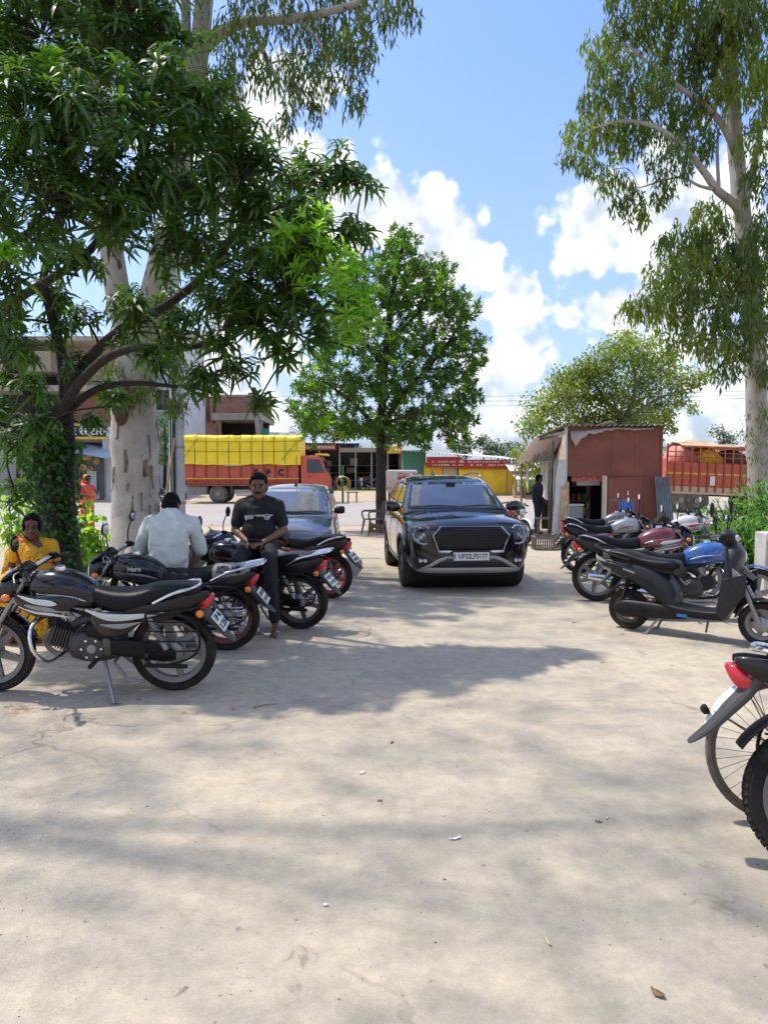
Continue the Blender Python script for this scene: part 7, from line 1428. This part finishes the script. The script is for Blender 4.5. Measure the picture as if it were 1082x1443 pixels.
    # bonnet creases, roof rails, mirrors
    for s in (-1, 1):
        c.line('bonnet_crease', [(s*(.40+.10*i/10), -1.98+.95*i/10) for i in range(11)], 't', P, b, .010, -.004)
        c.line('bonnet_gap', [(s*(.765+.03*i/10), -1.93+.9*i/10) for i in range(11)], 't', INK, b, .004, .0)
        MB().tube([(s*.56, -.05, 1.60), (s*.575, .1, 1.655), (s*.58, .9, 1.665), (s*.56, 1.55, 1.60)], .016, 8, k=4).build('roof_rail', mat('rail_silver', (.35,.35,.35), .35, .7), c.cabin)
        m_ = MB().loft([(-.02, 0, 0, .05, .04, 2.6), (.03, 0, .005, .065, .075, 2.8), (.14, 0, .01, .06, .085, 2.8), (.19, 0, .01, .04, .06, 2.6)], 18).build('door_mirror', P, t); m_.location = (s*.86, -.72, 1.14); m_.scale = (s, 1, 1); MB().box((.09, .062, .01), (.13, .006, .11)).build('mirror_glass', MIRROR, m_, bevel=.01)
        d = 'i' if s > 0 else 'l'
        sw = c.panel('side_glass_surround', [(-.74, 1.115), (1.62, 1.155), (1.46, 1.50), (.2, 1.535), (-.24, 1.50)], d, BK, c.cabin, off=.002, th=.01)
        for po in ([(-.60, 1.135), (.26, 1.145), (.26, 1.51), (-.16, 1.49)], [(.32, 1.145), (1.06, 1.155), (1.06, 1.49), (.32, 1.51)], [(1.12, 1.16), (1.52, 1.165), (1.40, 1.46), (1.12, 1.485)]): c.panel('side_glass', po, d, GL, sw, off=.006, th=.006)
        for y0 in (-.86, .30, 1.12): c.line('door_gap', [(y0+(.06*(z-.4) if y0 < 0 else 0), z) for z in np.linspace(.34, 1.06, 12)], d, INK, b, .004, .0)
        c.panel('side_cladding', [(-.86, .21), (.86, .21), (.86, .36), (-.86, .36)], d, BK, b, off=.008); c.panel('sill_strip', [(-.82, .30), (.82, .30), (.82, .335), (-.82, .335)], d, BR, b, off=.020, th=.01)
        for y0 in (-1.31, 1.30):
            a = [(y0+.405*math.cos(R(q)), .345+.405*math.sin(R(q))) for q in range(0, 181, 12)]; bb = [(y0+.46*math.cos(R(q)), .345+.46*math.sin(R(q))) for q in range(180, -1, -12)]
            for k in range(len(a)-1): pass
            c.line('arch_trim', [(y0+.425*math.cos(R(q)), .345+.425*math.sin(R(q))) for q in range(8, 173, 6)], d, BK, b, .026, -.012)
        for y0 in (.16, 1.0):
            q = c.cast(y0, .93, d)
            if q: MB().box(Vector(q[0])+Vector((s*.02, 0, 0)), (.02, .19, .025)).build('door_handle', P, b, bevel=.006)
    c.panel('rear_light', [(-.70, .95), (.70, .95), (.70, .88), (-.70, .88)], 'r', REDL, b); c.panel('rear_glass', [(-.60, 1.15), (.60, 1.15), (.52, 1.45), (-.52, 1.45)], 'r', GL, c.cabin)
    MB().loft([(1.35, 0, 1.63, .02, .01, 2), (1.45, 0, 1.66, .02, .04, 2), (1.6, 0, 1.66, .012, .045, 2)], 10, ax='y').build('shark_fin', INK, c.cabin)
suv()
def hatch():
    P = mat('car_grey_paint', (.17,.185,.205), .25, .5, coat=1.0, var=.05, dust=.05); GL = MATS['car_glass']; BK = mat('suv_trim', (.012,.012,.013), .5)
    B = [(-1.73, half(.38, .45, .55, .50, .50, .62, .66)), (-1.68, half(.28, .56, .64, .50, .60, .70, .76)), (-1.55, half(.22, .64, .70, .52, .67, .78, .83)), (-1.25, half(.19, .68, .735, .52, .70, .86, .92)), (-.8, half(.18, .69, .74, .52, .71, .93, .98)), (0, half(.18, .70, .745, .52, .71, .95, 1.0)), (1.1, half(.18, .69, .74, .52, .70, .98, 1.02)), (1.5, half(.24, .64, .70, .55, .66, .97, 1.0)), (1.68, half(.36, .54, .60, .60, .56, .92, .95))]
    def cab(y, zt):
        k = (zt-.9)/.55; wt = .69+(.54-.69)*k; return (y, [(0, .86), (.69, .86), (.69, .92), (.69+(wt-.69)*.5, .9+(zt-.9)*.5), (wt+.01, zt-.05), (wt-.06, zt-.005), (wt*.5, zt+.012), (0, zt+.02)])
    Cb = [cab(-1.02, .94), cab(-.95, .98), cab(-.65, 1.16), cab(-.28, 1.36), (cab(-.08, 1.43)), cab(.4, 1.46), cab(1.0, 1.44), cab(1.4, 1.36), cab(1.58, 1.12), cab(1.64, .98)]
    c = Car('grey hatchback facing the camera behind the left-hand motorcycles', (X(417, 13.0), 13.0, .004), R(1), P, B, Cb, (-1.13, 1.13), .27, .64); t = c.t; b = c.body
    c.panel('windscreen_surround', [(-.63, .985), (.63, .985), (.52, 1.40), (-.52, 1.40)], 'f', BK, c.cabin, off=.003); w = c.panel('windscreen', [(-.60, 1.0), (.60, 1.0), (.495, 1.385), (-.495, 1.385)], 'f', GL, c.cabin, off=.007, grid=.05)
    for x0, x1 in ((-.5, .05), (.1, .55)): c.line('wiper', [(x0+(x1-x0)*i/8, 1.01+.03*math.sin(PI*i/8)) for i in range(9)], 'f', INK, w, .008, .014)
    for s in (-1, 1):
        c.panel('headlight', [(s*.36, .66), (s*.60, .72), (s*.62, .60), (s*.42, .56)], 'f', CLEARL, b, off=.006); m_ = MB().loft([(-.02, 0, 0, .04, .035, 2.6), (.03, 0, .005, .055, .06, 2.8), (.12, 0, .01, .05, .065, 2.8), (.16, 0, .01, .03, .045, 2.6)], 16).build('door_mirror', INK, t); m_.location = (s*.72, -.66, 1.04); m_.scale = (s, 1, 1)
        d = 'i' if s > 0 else 'l'; sw = c.panel('side_glass_surround', [(-.66, .985), (1.3, 1.02), (1.12, 1.32), (.2, 1.38), (-.2, 1.36)], d, BK, c.cabin, off=.002, th=.01)
        for po in ([(-.54, 1.0), (.25, 1.01), (.25, 1.36), (-.14, 1.34)], [(.31, 1.01), (1.2, 1.03), (1.07, 1.30), (.31, 1.35)]): c.panel('side_glass', po, d, GL, sw, off=.006, th=.006)
        for y0 in (-.75, .28): c.line('door_gap', [(y0, z) for z in np.linspace(.3, .93, 10)], d, INK, b, .004, .0)
        c.line('bonnet_gap', [(s*(.58+.04*i/10), -1.45+.5*i/10) for i in range(11)], 't', INK, b, .004, .0)
    c.panel('grille', [(-.26, .64), (.26, .64), (.30, .58), (-.30, .58)], 'f', INK, b); c.panel('lower_grille', [(-.42, .42), (.42, .42), (.36, .30), (-.36, .30)], 'f', INK, b)
    yp = c.cast(.1, .48, 'f')[0].y-.02; pl = MB().box((0, yp, .48), (.48, .01, .10)).build('number_plate', PLATE, b)
    MB().tube([(0.0, .02, 1.46), (0.0, .16, 1.66)], [.008, .003], 6).build('aerial', INK, c.cabin); MB().lathe([(0, .04), (.02, .03), (.03, 0)], (0, .02, 1.45), 'z', 12).build('aerial_base', INK, c.cabin)
hatch()
# ------------------------------------------------------------------ people
def organic(name, mb, m, parent, voxel=.011, it=5, folds=0, fs=9., smooth=True):
    o = mb.build(name, [], parent, smooth=0); r = o.modifiers.new('r', 'REMESH'); r.mode = 'VOXEL'; r.voxel_size = voxel
    s = o.modifiers.new('s', 'SMOOTH'); s.iterations = it; s.factor = .5; apply_mods(o); me = o.data
    if folds:
        n = len(me.vertices); co = np.empty(n*3, np.float32); me.vertices.foreach_get('co', co); co = co.reshape(-1, 3); no = np.empty(n*3, np.float32); me.vertices.foreach_get('normal', no); no = no.reshape(-1, 3)
        d = np.array([abs(mnoise.noise((p[0]*fs, p[1]*fs, p[2]*fs*.45)))+.5*mnoise.noise((p[0]*fs*2.3, p[1]*fs*2.3, p[2]*fs*1.1)) for p in co.tolist()]); co = co+no*(d*folds)[:, None]; me.vertices.foreach_set('co', co.astype(np.float32).ravel()); me.update()
    me.materials.clear(); me.materials.append(m); me.shade_smooth(); return o
SKIN = mat('skin_brown', (.17,.078,.044), .5, var=.08, vs=20, bump=.08, bs=200, sss=.05); SKIN2 = mat('skin_dark', (.125,.057,.033), .52, var=.08, vs=20, sss=.05)
HAIR = mat('hair_black', (.005,.0045,.0045), .6, var=.3, vs=60, bump=.5, bs=150, spec=.12); EYEW = mat('eye_white', (.28,.24,.21), .4); IRIS = mat('iris', (.012,.008,.006), .15); LIP = mat('lip', (.17,.055,.045), .45)
def headshape(mb, M4, male=True):
    def P(*a): return M4 @ Vector(a)
    R3 = M4.to_3x3()
    def E(c, r, rot=None): mb.ell(P(*c), r, 18, 12, R3 if rot is None else R3 @ Euler(rot).to_matrix())
    E((0, .008, .02), (.074, .094, .098)); E((0, -.022, -.035), (.060, .066, .075)); E((0, -.052, -.088), (.032, .034, .028)); E((0, -.045, .045), (.060, .045, .05))
    for s in (-1, 1):
        E((s*.036, -.068, -.022), (.026, .022, .024)); E((s*.078, .012, -.008), (.011, .022, .032), (0, 0, s*.35)); mb.cap(P(s*.014, -.088, .026), P(s*.050, -.074, .028), .011, .009, 10); E((s*.046, -.02, -.068), (.024, .045, .026))
        E((s*.013, -.100, -.030), (.010, .011, .009))
    mb.cap(P(0, -.088, .022), P(0, -.106, -.026), .010, .013, 10); mb.cap(P(-.018, -.083, -.058), P(.018, -.083, -.058), .009, .009, 8); mb.cap(P(-.015, -.082, -.068), P(.015, -.082, -.068), .009, .009, 8)
def face_parts(parent, M4, brow=.0045, tache=False, beard=False, sindoor=False):
    def P(*a): return M4 @ Vector(a)
    R3 = M4.to_3x3()
    for s in (-1, 1):
        MB().ell(P(s*.031, -.0795, .004), (.0115, .007, .0042), 12, 8, R3).build('eye', EYEW, parent); MB().ell(P(s*.031, -.0865, .004), (.0062, .003, .0044), 10, 6, R3).build('pupil', IRIS, parent)
        MB().tube([P(s*.013, -.0985, .026), P(s*.032, -.0935, .033), P(s*.052, -.078, .027)], [brow*.7, brow, brow*.5], 8, k=3).build('eyebrow', HAIR, parent)
    MB().tube([P(-.023, -.087, -.064), P(0, -.0945, -.0625), P(.023, -.087, -.064)], [.003, .0055, .003], 8, k=4).build('lips', LIP, parent)
    if tache: MB().tube([P(-.032, -.080, -.058), P(-.014, -.0945, -.046), P(.014, -.0945, -.046), P(.032, -.080, -.058)], [.004, .007, .007, .004], 8, k=4).build('moustache', HAIR, parent)
    if sindoor: MB().tube([P(0, -.094, .062), P(0, -.084, .085), P(0, -.062, .112)], [.005, .006, .004], 8, k=3).build('vermilion_mark', mat('vermilion', (.55,.01,.01), .7), parent); MB().ell(P(0, -.097, .040), (.005, .003, .005), 10, 6, R3).build('bindi', mat('vermilion', (.55,.01,.01), .7), parent)
def hairshape(M4, long=False, vol=1.0):
    mb = MB(); R3 = M4.to_3x3()
    def E(c, r): mb.ell(M4 @ Vector(c), r, 18, 12, R3)
    E((0, .026, .044), (.079*vol, .088*vol, .089*vol)); E((0, .045, -.01), (.077, .066, .075)); E((0, -.045, .098), (.058, .040, .030))
    for s in (-1, 1): E((s*.067, .005, .045), (.013, .032, .036)); E((s*.033, -.056, .094), (.034, .026, .022))
    if long: E((0, .095, -.05), (.05, .045, .05)); E((0, .03, .03), (.084, .092, .095)); E((.062, -.02, .02), (.022, .05, .06)); E((-.062, -.02, .02), (.022, .05, .06))
    return mb
def hand(mb, w, d, up, side, curl=.9, sp=.017):
    """w wrist, d forward, up back-of-hand normal, side +1/-1 thumb side along side vector"""
    w, d, up = Vector(w), Vector(d).normalized(), Vector(up).normalized(); s = d.cross(up).normalized(); up = s.cross(d).normalized(); pc = w+d*.05
    Mx = Matrix((s, d, up)).transposed(); mb.ell(pc, (.036, .05, .016), 12, 8, Mx)
    for i, L in enumerate((.070, .078, .073, .058)):
        b = w+d*(.088-.006*abs(i-1.2))+s*side*(.027-i*sp); a1 = curl*.45; a2 = curl*1.15; d1 = d*math.cos(a1)-up*math.sin(a1); d2 = d*math.cos(a2)-up*math.sin(a2); p1 = b+d1*L*.45; p2 = p1+d2*L*.55; mb.cap(b-d*.02, p1, .0095, .0085, 8); mb.cap(p1, p2, .0085, .007, 8)
    b = w+d*.03+s*side*.026; d1 = (d*.7+s*side*.7-up*.2).normalized(); p1 = b+d1*.04; p2 = p1+(d*.9+s*side*.1-up*.3).normalized()*.035; mb.cap(b, p1, .012, .010, 8); mb.cap(p1, p2, .010, .008, 8)
def M4h(c, rx=0, ry=0, rz=0, sc=1.0): return Matrix.Translation(c) @ Euler((rx, ry, rz)).to_matrix().to_4x4() @ Matrix.Scale(sc, 4)

def man_black():
    t = thing('person', 'man in black T-shirt and black trousers sitting sideways on a motorcycle looking at his phone', 'person', (-1.325, 7.86, -.02)); T = mat('tshirt_black', (.007,.007,.008), .85, bump=.3, bs=25); J = mat('trouser_black', (.012,.012,.014), .8, bump=.3, bs=30)
    hd = M4h((.005, -.055, 1.535), .10, 0, .05, 1.12); sk = MB(); headshape(sk, hd)
    sk.cap((0, .0, 1.36), (0, -.03, 1.47), .060, .056); sk.chain([(0, 0, .98), (0, .01, 1.15), (0, 0, 1.30)], [.13, .125, .14])
    L = {-1: [(-.185, .0, 1.33), (-.255, -.03, 1.08), (-.085, -.22, .965)], 1: [(.185, .0, 1.33), (.265, -.04, 1.08), (.075, -.25, .965)]}
    for s in (-1, 1):
        sk.chain(L[s][:2], [.056, .044]); sk.chain(L[s][1:], [.044, .028]); sk.chain([L[s][1], tuple(Vector(L[s][1]).lerp(Vector(L[s][2]), .35))], [.042, .044])
    hand(sk, L[-1][2], (.55, -.75, -.1), (-.35, -.35, .6), 1, .75); hand(sk, L[1][2], (-.5, -.75, -.05), (.3, -.35, .7), -1, .75)
    LG = {1: [(.10, -.04, .93), (.165, -.39, .82), (.205, -.33, .14)], -1: [(-.10, -.04, .93), (-.15, -.38, .80), (-.17, -.36, .16)]}
    for s in (-1, 1):
        sk.chain(LG[s], [.085, .055, .038]); a = Vector(LG[s][2]); sk.cap(a+Vector((0, .015, -.05)), a+Vector((.015, -.10, -.072)), .034, .030, 12); sk.cap(a+Vector((.0, -.06, -.075)), a+Vector((.02, -.165, -.088)), .036, .026, 12)
        for i in range(5): b = a+Vector((.016+s*(.026-.013*i), -.165, -.092)); sk.cap(b, b+Vector((.004, -.036+.006*i*(1), -.004)), .0105-.0012*i, .009-.001*i, 8)
    body = organic('body', sk, SKIN, t, .0075, 4); face_parts(t, hd, .005, tache=True)
    organic('hair', hairshape(hd, vol=1.03), HAIR, t, .008, 2, .011, 55)
    sh = MB(); sh.chain([(0, 0, .955), (0, .012, 1.10), (0, .0, 1.24), (0, 0, 1.32)], [.165, .168, .180, .150], 18); sh.ell((0, -.02, 1.30), (.225, .13, .10), 20, 12); sh.ell((0, -.05, 1.08), (.178, .15, .16), 18, 12)
    for s in (-1, 1): sh.chain([(s*.06, 0, 1.385), L[s][0]], [.062, .075]); sh.chain([L[s][0], tuple(Vector(L[s][0]).lerp(Vector(L[s][1]), .70))], [.075, .066])
    sh.cap((0, .0, 1.37), (0, -.015, 1.415), .075, .066)
    shirt = organic('tshirt', sh, T, t, .010, 3, .016, 10)
    cl = MB(); cl.tube([(.07*math.cos(a), -.02+.066*math.sin(a), 1.425-.018*(1-math.sin(a))*.6) for a in [i*2*PI/16 for i in range(17)]], .010, 8); cl.build('collar', T, shirt)
    bv = BVHTree.FromPolygons([v.co[:] for v in shirt.data.vertices], [p.vertices[:] for p in shirt.data.polygons])
    def patch(name, poly, m, off=.004, par=shirt):
        bm = bmesh.new(); bm.faces.new([bm.verts.new((a, b, 0)) for a, b in poly])
        for ax in (0, 1):
            lo, hi = min(p[ax] for p in poly), max(p[ax] for p in poly); k = int((hi-lo)/.02)
            for i in range(1, k+1): co = Vector((0, 0, 0)); co[ax] = lo+(hi-lo)*i/(k+1); no = Vector((0, 0, 0)); no[ax] = 1; bmesh.ops.bisect_plane(bm, geom=bm.verts[:]+bm.edges[:]+bm.faces[:], plane_co=co, plane_no=no)
        for v in bm.verts:
            h = bv.ray_cast(Vector((v.co.x, -2, v.co.y)), Vector((0, 1, 0))); v.co = Vector((v.co.x, (h[0].y if h[0] else -.15)-off, v.co.y))
        me = bpy.data.meshes.new(name); bm.to_mesh(me); bm.free(); o = link(name, me, par, m); q = o.modifiers.new('s', 'SOLIDIFY'); q.thickness = .003; return o
    PR = mat('shirt_print', (.42,.42,.42), .8, var=.6, vs=60)
    patch('chest_print', [(-.135, 1.235), (-.02, 1.245), (-.035, 1.205), (-.08, 1.20), (-.12, 1.185)], PR); patch('chest_print', [(-.02, 1.246), (.155, 1.246), (.155, 1.232), (.0, 1.228)], PR)
    rg = [(.105+.030*math.cos(i*PI/8), 1.222+.030*math.sin(i*PI/8)) for i in range(16)]; patch('chest_badge', rg, mat('badge_white', (.6,.6,.62), .8), .005); patch('badge_centre', [(.105+.020*math.cos(i*PI/6), 1.222+.020*math.sin(i*PI/6)) for i in range(12)], T, .009); patch('badge_bar', [(.088, 1.216), (.122, 1.216), (.122, 1.228), (.088, 1.228)], mat('badge_white', (.6,.6,.62), .8), .012)
    tr = MB(); tr.ell((0, .0, .93), (.175, .16, .11), 18, 12)
    for s in (-1, 1): k, a = Vector(LG[s][1]), Vector(LG[s][2]); tr.chain([LG[s][0], k], [.100, .078]); tr.chain([k, k.lerp(a, .45), a+Vector((0, 0, .055))], [.076, .066, .058])
    organic('trousers', tr, J, t, .010, 3, .018, 10)
    for s in (-1, 1):
        a = Vector(LG[s][2]); sl = thing('slipper', ('right' if s < 0 else 'left')+' rubber flip-flop on the foot of the man in the black shirt', 'slipper', (0, 0, 0)) if False else None
        q = MB().loft([(.045, a.x, a.z-.110, .026, .010, 3), (0, a.x, a.z-.113, .036, .010, 3), (-.09, a.x+.014, a.z-.122, .036, .010, 3), (-.18, a.x+.02, a.z-.128, .046, .009, 3), (-.225, a.x+.022, a.z-.130, .030, .008, 3)], 16, k=3, ax='y'); q.v = [(x, y+a.y, z) for x, y, z in q.v]; f = q.build('slipper', mat('slipper_grey', (.40,.30,.29), .6), t)
        for s2 in (-1, 1): MB().tube([a+Vector((.02, -.150, -.085)), a+Vector((.016+s2*.026, -.10, -.062)), a+Vector((.006+s2*.040, -.04, -.100))], .006, 8, k=4).build('strap', mat('strap_white', (.6,.58,.56), .5), f)
    ph = MB().box((0, 0, 0), (.15, .075, .009), Euler((-.55, .05, 0)).to_matrix()).build('phone', mat('phone_black', (.006,.006,.007), .15, coat=.5), label='black smartphone held in both hands by the man in the black T-shirt', cat='phone', bevel=.003); ph.location = (-1.325, 7.86-.305, .965)
man_black()

def man_pale():
    t = thing('person', 'man in a pale blue shirt sitting on a motorcycle with his back to the camera', 'person', (-2.02, 6.95, -.035), PI+R(4)); SH = mat('shirt_pale', (.55,.575,.545), .85, var=.06, vs=3, bump=.3, bs=20); TR = mat('trouser_taupe', (.13,.11,.09), .85, bump=.3, bs=25)
    hd = M4h((.02, -.185, 1.375), .75, 0, -.12); sk = MB(); headshape(sk, hd); sk.cap((0, -.08, 1.25), (.01, -.15, 1.335), .06, .056); sk.chain([(0, 0, .94), (0, .02, 1.08), (0, -.05, 1.22)], [.12, .12, .12])
    L = {1: [(.19, -.06, 1.21), (.30, -.10, .97), (.20, -.34, .93)], -1: [(-.19, -.06, 1.21), (-.27, -.13, .96), (-.10, -.34, .95)]}
    for s in (-1, 1): sk.chain(L[s], [.05, .042, .03]); hand(sk, L[s][2], (-s*.3, -.9, -.1), (0, -.1, 1), -s, .9)
    LG = {1: [(.10, -.06, .93), (.20, -.44, .86), (.20, -.36, .40), (.2, -.34, .14)], -1: [(-.10, -.06, .93), (-.12, -.46, .86), (-.1, -.40, .40), (-.1, -.36, .14)]}
    for s in (-1, 1): sk.chain(LG[s], [.08, .055, .045, .035]); a = Vector(LG[s][3]); sk.cap(a+Vector((0, .01, -.04)), a+Vector((0, -.15, -.06)), .036, .03)
    organic('body', sk, SKIN2, t, .010, 4); organic('hair', hairshape(hd), HAIR, t, .009, 3, .005, 40)
    sh = MB(); sh.chain([(0, .01, .90), (0, .03, 1.02), (0, .01, 1.14), (0, -.04, 1.22)], [.175, .172, .175, .15], 18); sh.ell((0, -.015, 1.17), (.215, .13, .12), 20, 12, rot=(.35, 0, 0)); sh.ell((0, .05, .90), (.185, .12, .085), 18, 10)
    for s in (-1, 1): e, w = Vector(L[s][1]), Vector(L[s][2]); sh.chain([(s*.07, -.07, 1.255), L[s][0]], [.06, .075]); sh.chain([L[s][0], e, e.lerp(w, .75)], [.076, .064, .048])
    sh.cap((0, -.09, 1.25), (0, -.115, 1.285), .075, .068); organic('shirt', sh, SH, t, .010, 3, .030, 7)
    cl = MB(); cl.tube([(.072*math.cos(a), -.115+.066*math.sin(a), 1.292+.02*math.sin(a)) for a in [i*2*PI/16 for i in range(17)]], .014, 8); cl.build('collar', SH, t)
    tr = MB(); tr.ell((0, -.02, .90), (.17, .15, .085), 18, 12)
    for s in (-1, 1): tr.chain([Vector(p)-Vector((0, 0, .0)) for p in LG[s]], [.10, .078, .065, .055])
    organic('trousers', tr, TR, t, .012, 4, .012, 9)
man_pale()

def sarimat(name, c1, c2, c3, sc):
    m = mat(name, c1, .7, var=.1, vs=4, bump=.3, bs=20); nt = m.node_tree; N = nt.nodes.new; Lk = nt.links.new; p = nt.nodes['Principled BSDF']; src = p.inputs['Base Color'].links[0].from_socket; tc = N('ShaderNodeTexCoord')
    for col, s_, a, b in ((c2, sc, .52, .58), (c3, sc*2.1, .62, .66)):
        n = N('ShaderNodeTexNoise'); n.inputs['Scale'].default_value = s_; n.inputs['Detail'].default_value = 3; n.inputs['Distortion'].default_value = 1.5; Lk(tc.outputs['Object'], n.inputs[0]); r = N('ShaderNodeMapRange'); Lk(n.outputs[0], r.inputs[0]); r.inputs[1].default_value = a; r.inputs[2].default_value = b
        x = N('ShaderNodeMix'); x.data_type = 'RGBA'; Lk(r.outputs[0], x.inputs['Factor']); Lk(src, x.inputs['A']); x.inputs['B'].default_value = (*col, 1); src = x.outputs['Result']
    Lk(src, p.inputs['Base Color']); return m
def woman_seated():
    D = 7.6; t = thing('person', 'woman in a yellow and orange sari seated under the mango tree at the left edge', 'person', (X(47, D), D, 0), R(12), sc=1.02); SA = sarimat('sari_yellow', (.72,.40,.01), (.62,.14,.01), (.10,.06,.01), 7.); BL = mat('blouse_yellow', (.70,.36,.01), .75, bump=.2)
    hd = M4h((0, -.06, 1.085), .12, 0, .12, 1.08); sk = MB(); headshape(sk, hd, False); sk.cap((0, -.01, .93), (0, -.04, 1.03), .052, .048); sk.chain([(0, 0, .56), (0, .01, .72), (0, 0, .88)], [.13, .11, .11])
    L = {-1: [(-.165, 0, .90), (-.225, -.03, .66), (-.12, -.26, .60)], 1: [(.165, 0, .90), (.225, -.04, .66), (.10, -.27, .60)]}
    for s in (-1, 1): sk.chain(L[s], [.046, .038, .026]); hand(sk, L[s][2], (-s*.5, -.7, -.2), (0, -.3, .8), s*1, .7)
    for s in (-1, 1): sk.cap((s*.10, -.42, .07), (s*.10, -.56, .045), .035, .028)
    organic('body', sk, SKIN2, t, .009, 4); face_parts(t, hd, .004, sindoor=True); organic('hair', hairshape(hd, True, .98), HAIR, t, .009, 3, .003, 40)
    b = MB(); b.ell((0, 0, .80), (.15, .115, .14), 16, 12); b.ell((0, -.07, .80), (.13, .07, .08), 16, 10)
    for s in (-1, 1): b.chain([(s*.05, 0, .935), L[s][0], tuple(Vector(L[s][0]).lerp(Vector(L[s][1]), .55))], [.05, .062, .056])
    organic('blouse', b, BL, t, .010, 4, .006, 14)
    sa = MB(); sa.ell((0, 0, .56), (.21, .19, .14), 18, 12); sa.chain([(-.11, -.05, .56), (-.15, -.40, .54), (-.13, -.40, .12)], [.13, .12, .13]); sa.chain([(.11, -.05, .56), (.15, -.40, .54), (.13, -.40, .12)], [.13, .12, .13]); sa.cap((0, -.38, .5), (0, -.38, .12), .12, .15)
    sa.chain([(.13, -.02, .60), (.10, -.12, .72), (.0, -.145, .82), (-.09, -.11, .90), (-.13, -.01, .965), (-.14, .09, .90), (-.14, .13, .70)], [.10, .085, .085, .075, .06, .06, .07], 14); sa.chain([(-.02, -.12, .62), (.0, -.13, .74)], [.12, .09]); sa.chain([(-.14, 0, .95), (-.22, .0, .80), (-.25, .0, .60)], [.055, .05, .06])
    organic('sari', sa, SA, t, .012, 3, .020, 9)
    for s in (-1, 1):
        for k in range(3): w = Vector(L[s][2])-(Vector(L[s][2])-Vector(L[s][1])).normalized()*(.02+.012*k); MB().lathe([(.032, -.003), (.035, 0), (.032, .003), (.029, 0)], w, 'z', 16, closed=True, rot=(Vector(L[s][2])-Vector(L[s][1])).to_track_quat('Z', 'Y').to_matrix()).build('bangle', mat('bangle_red', (.5,.03,.03), .3), t)
    q = thing('low_block', 'rough concrete block the seated woman rests on', 'block', (X(50, D), D+.05, 0), R(12)); part('block', CONC, q, (-.3, .3, -.2, .25, 0, .43), bevel=.02)
woman_seated()

def standing(label, loc, rz, top, bottom, skin, hair=True, sari=None, arms=None, sc=1., long=False, head_rx=.05):
    t = thing('person', label, 'person', loc, rz, sc=sc); hd = M4h((0, -.03, 1.56), head_rx, 0, 0, 1.0); sk = MB(); headshape(sk, hd); sk.cap((0, .01, 1.38), (0, -.015, 1.48), .055, .052); sk.chain([(0, 0, .95), (0, .02, 1.12), (0, .01, 1.30)], [.13, .12, .13])
    A = arms or {-1: [(-.18, .01, 1.36), (-.21, .0, 1.08), (-.13, -.17, .95)], 1: [(.18, .01, 1.36), (.21, .0, 1.08), (.13, -.19, .95)]}
    for s in (-1, 1): sk.chain(A[s], [.05, .042, .028]); dd = (Vector(A[s][2])-Vector(A[s][1])); hand(sk, A[s][2], dd, (0, -.4, .9), s, .8)
    LG = {1: [(.09, 0, .92), (.10, -.03, .50), (.10, .02, .09)], -1: [(-.09, 0, .92), (-.11, .02, .50), (-.11, .06, .09)]}
    for s in (-1, 1): sk.chain(LG[s], [.085, .055, .04]); a = Vector(LG[s][2]); sk.cap(a+Vector((0, .02, -.045)), a+Vector((s*.01, -.15, -.06)), .042, .03)
    organic('body', sk, skin, t, .010, 4); face_parts(t, hd); organic('hair', hairshape(hd, long), HAIR, t, .010, 3, .005, 40)
    b = MB(); b.chain([(0, 0, .93), (0, .02, 1.10), (0, .01, 1.26), (0, 0, 1.33)], [.150, .150, .165, .14], 16); b.ell((0, 0, 1.30), (.20, .12, .10), 18, 12); sl = .95 if sari is None else .5
    for s in (-1, 1): b.chain([(s*.06, .01, 1.395), A[s][0], tuple(Vector(A[s][0]).lerp(Vector(A[s][1]), sl))], [.055, .068, .058])
    organic('shirt' if sari is None else 'blouse', b, top, t, .012, 4, .010, 9)
    if sari is None:
        tr = MB(); tr.ell((0, 0, .92), (.155, .13, .12), 16, 12)
        for s in (-1, 1): tr.chain([LG[s][0], LG[s][1], tuple(Vector(LG[s][2])+Vector((0, 0, .02)))], [.10, .075, .062])
        organic('trousers', tr, bottom, t, .012, 4, .010, 9)
    else:
        sa = MB(); sa.chain([(0, 0, .95), (0, 0, .6), (0, .02, .16)], [.17, .19, .20], 18); sa.chain([(.10, -.08, 1.0), (0, -.14, 1.18), (-.12, -.06, 1.36), (-.13, .05, 1.38), (-.08, .14, 1.15), (-.05, .15, .85)], [.10, .08, .07, .07, .09, .10], 14)
        sa.ell((0, .03, 1.585), (.105, .115, .125), 18, 12); sa.chain([(0, .09, 1.55), (0, .12, 1.38), (0, .14, 1.1)], [.09, .10, .10])
        v = MB(); organic('sari', sa, sari, t, .013, 3, .018, 9)
    return t
gm_ = place(757, 752); standing('man in dark navy clothes standing beside the shed with hands in front', (gm_.x, gm_.y, 0), R(98), mat('shirt_navy', (.010,.012,.03), .8, bump=.2), mat('trouser_navy', (.008,.010,.022), .8), SKIN2, sc=.97, head_rx=.15)
standing('woman in a red-orange sari with covered head walking beyond the mango trunks', (X(123, 20.5), 20.5, 0), R(60), mat('blouse_pink', (.55,.06,.12), .7), None, SKIN2, sari=sarimat('sari_orange', (.72,.085,.02), (.62,.26,.05), (.45,.03,.05), 9.), arms={-1: [(-.18, .01, 1.36), (-.30, -.06, 1.14), (-.12, -.26, 1.10)], 1: [(.18, .01, 1.36), (.34, -.02, 1.16), (.22, -.22, 1.05)]}, sc=.96, long=True)
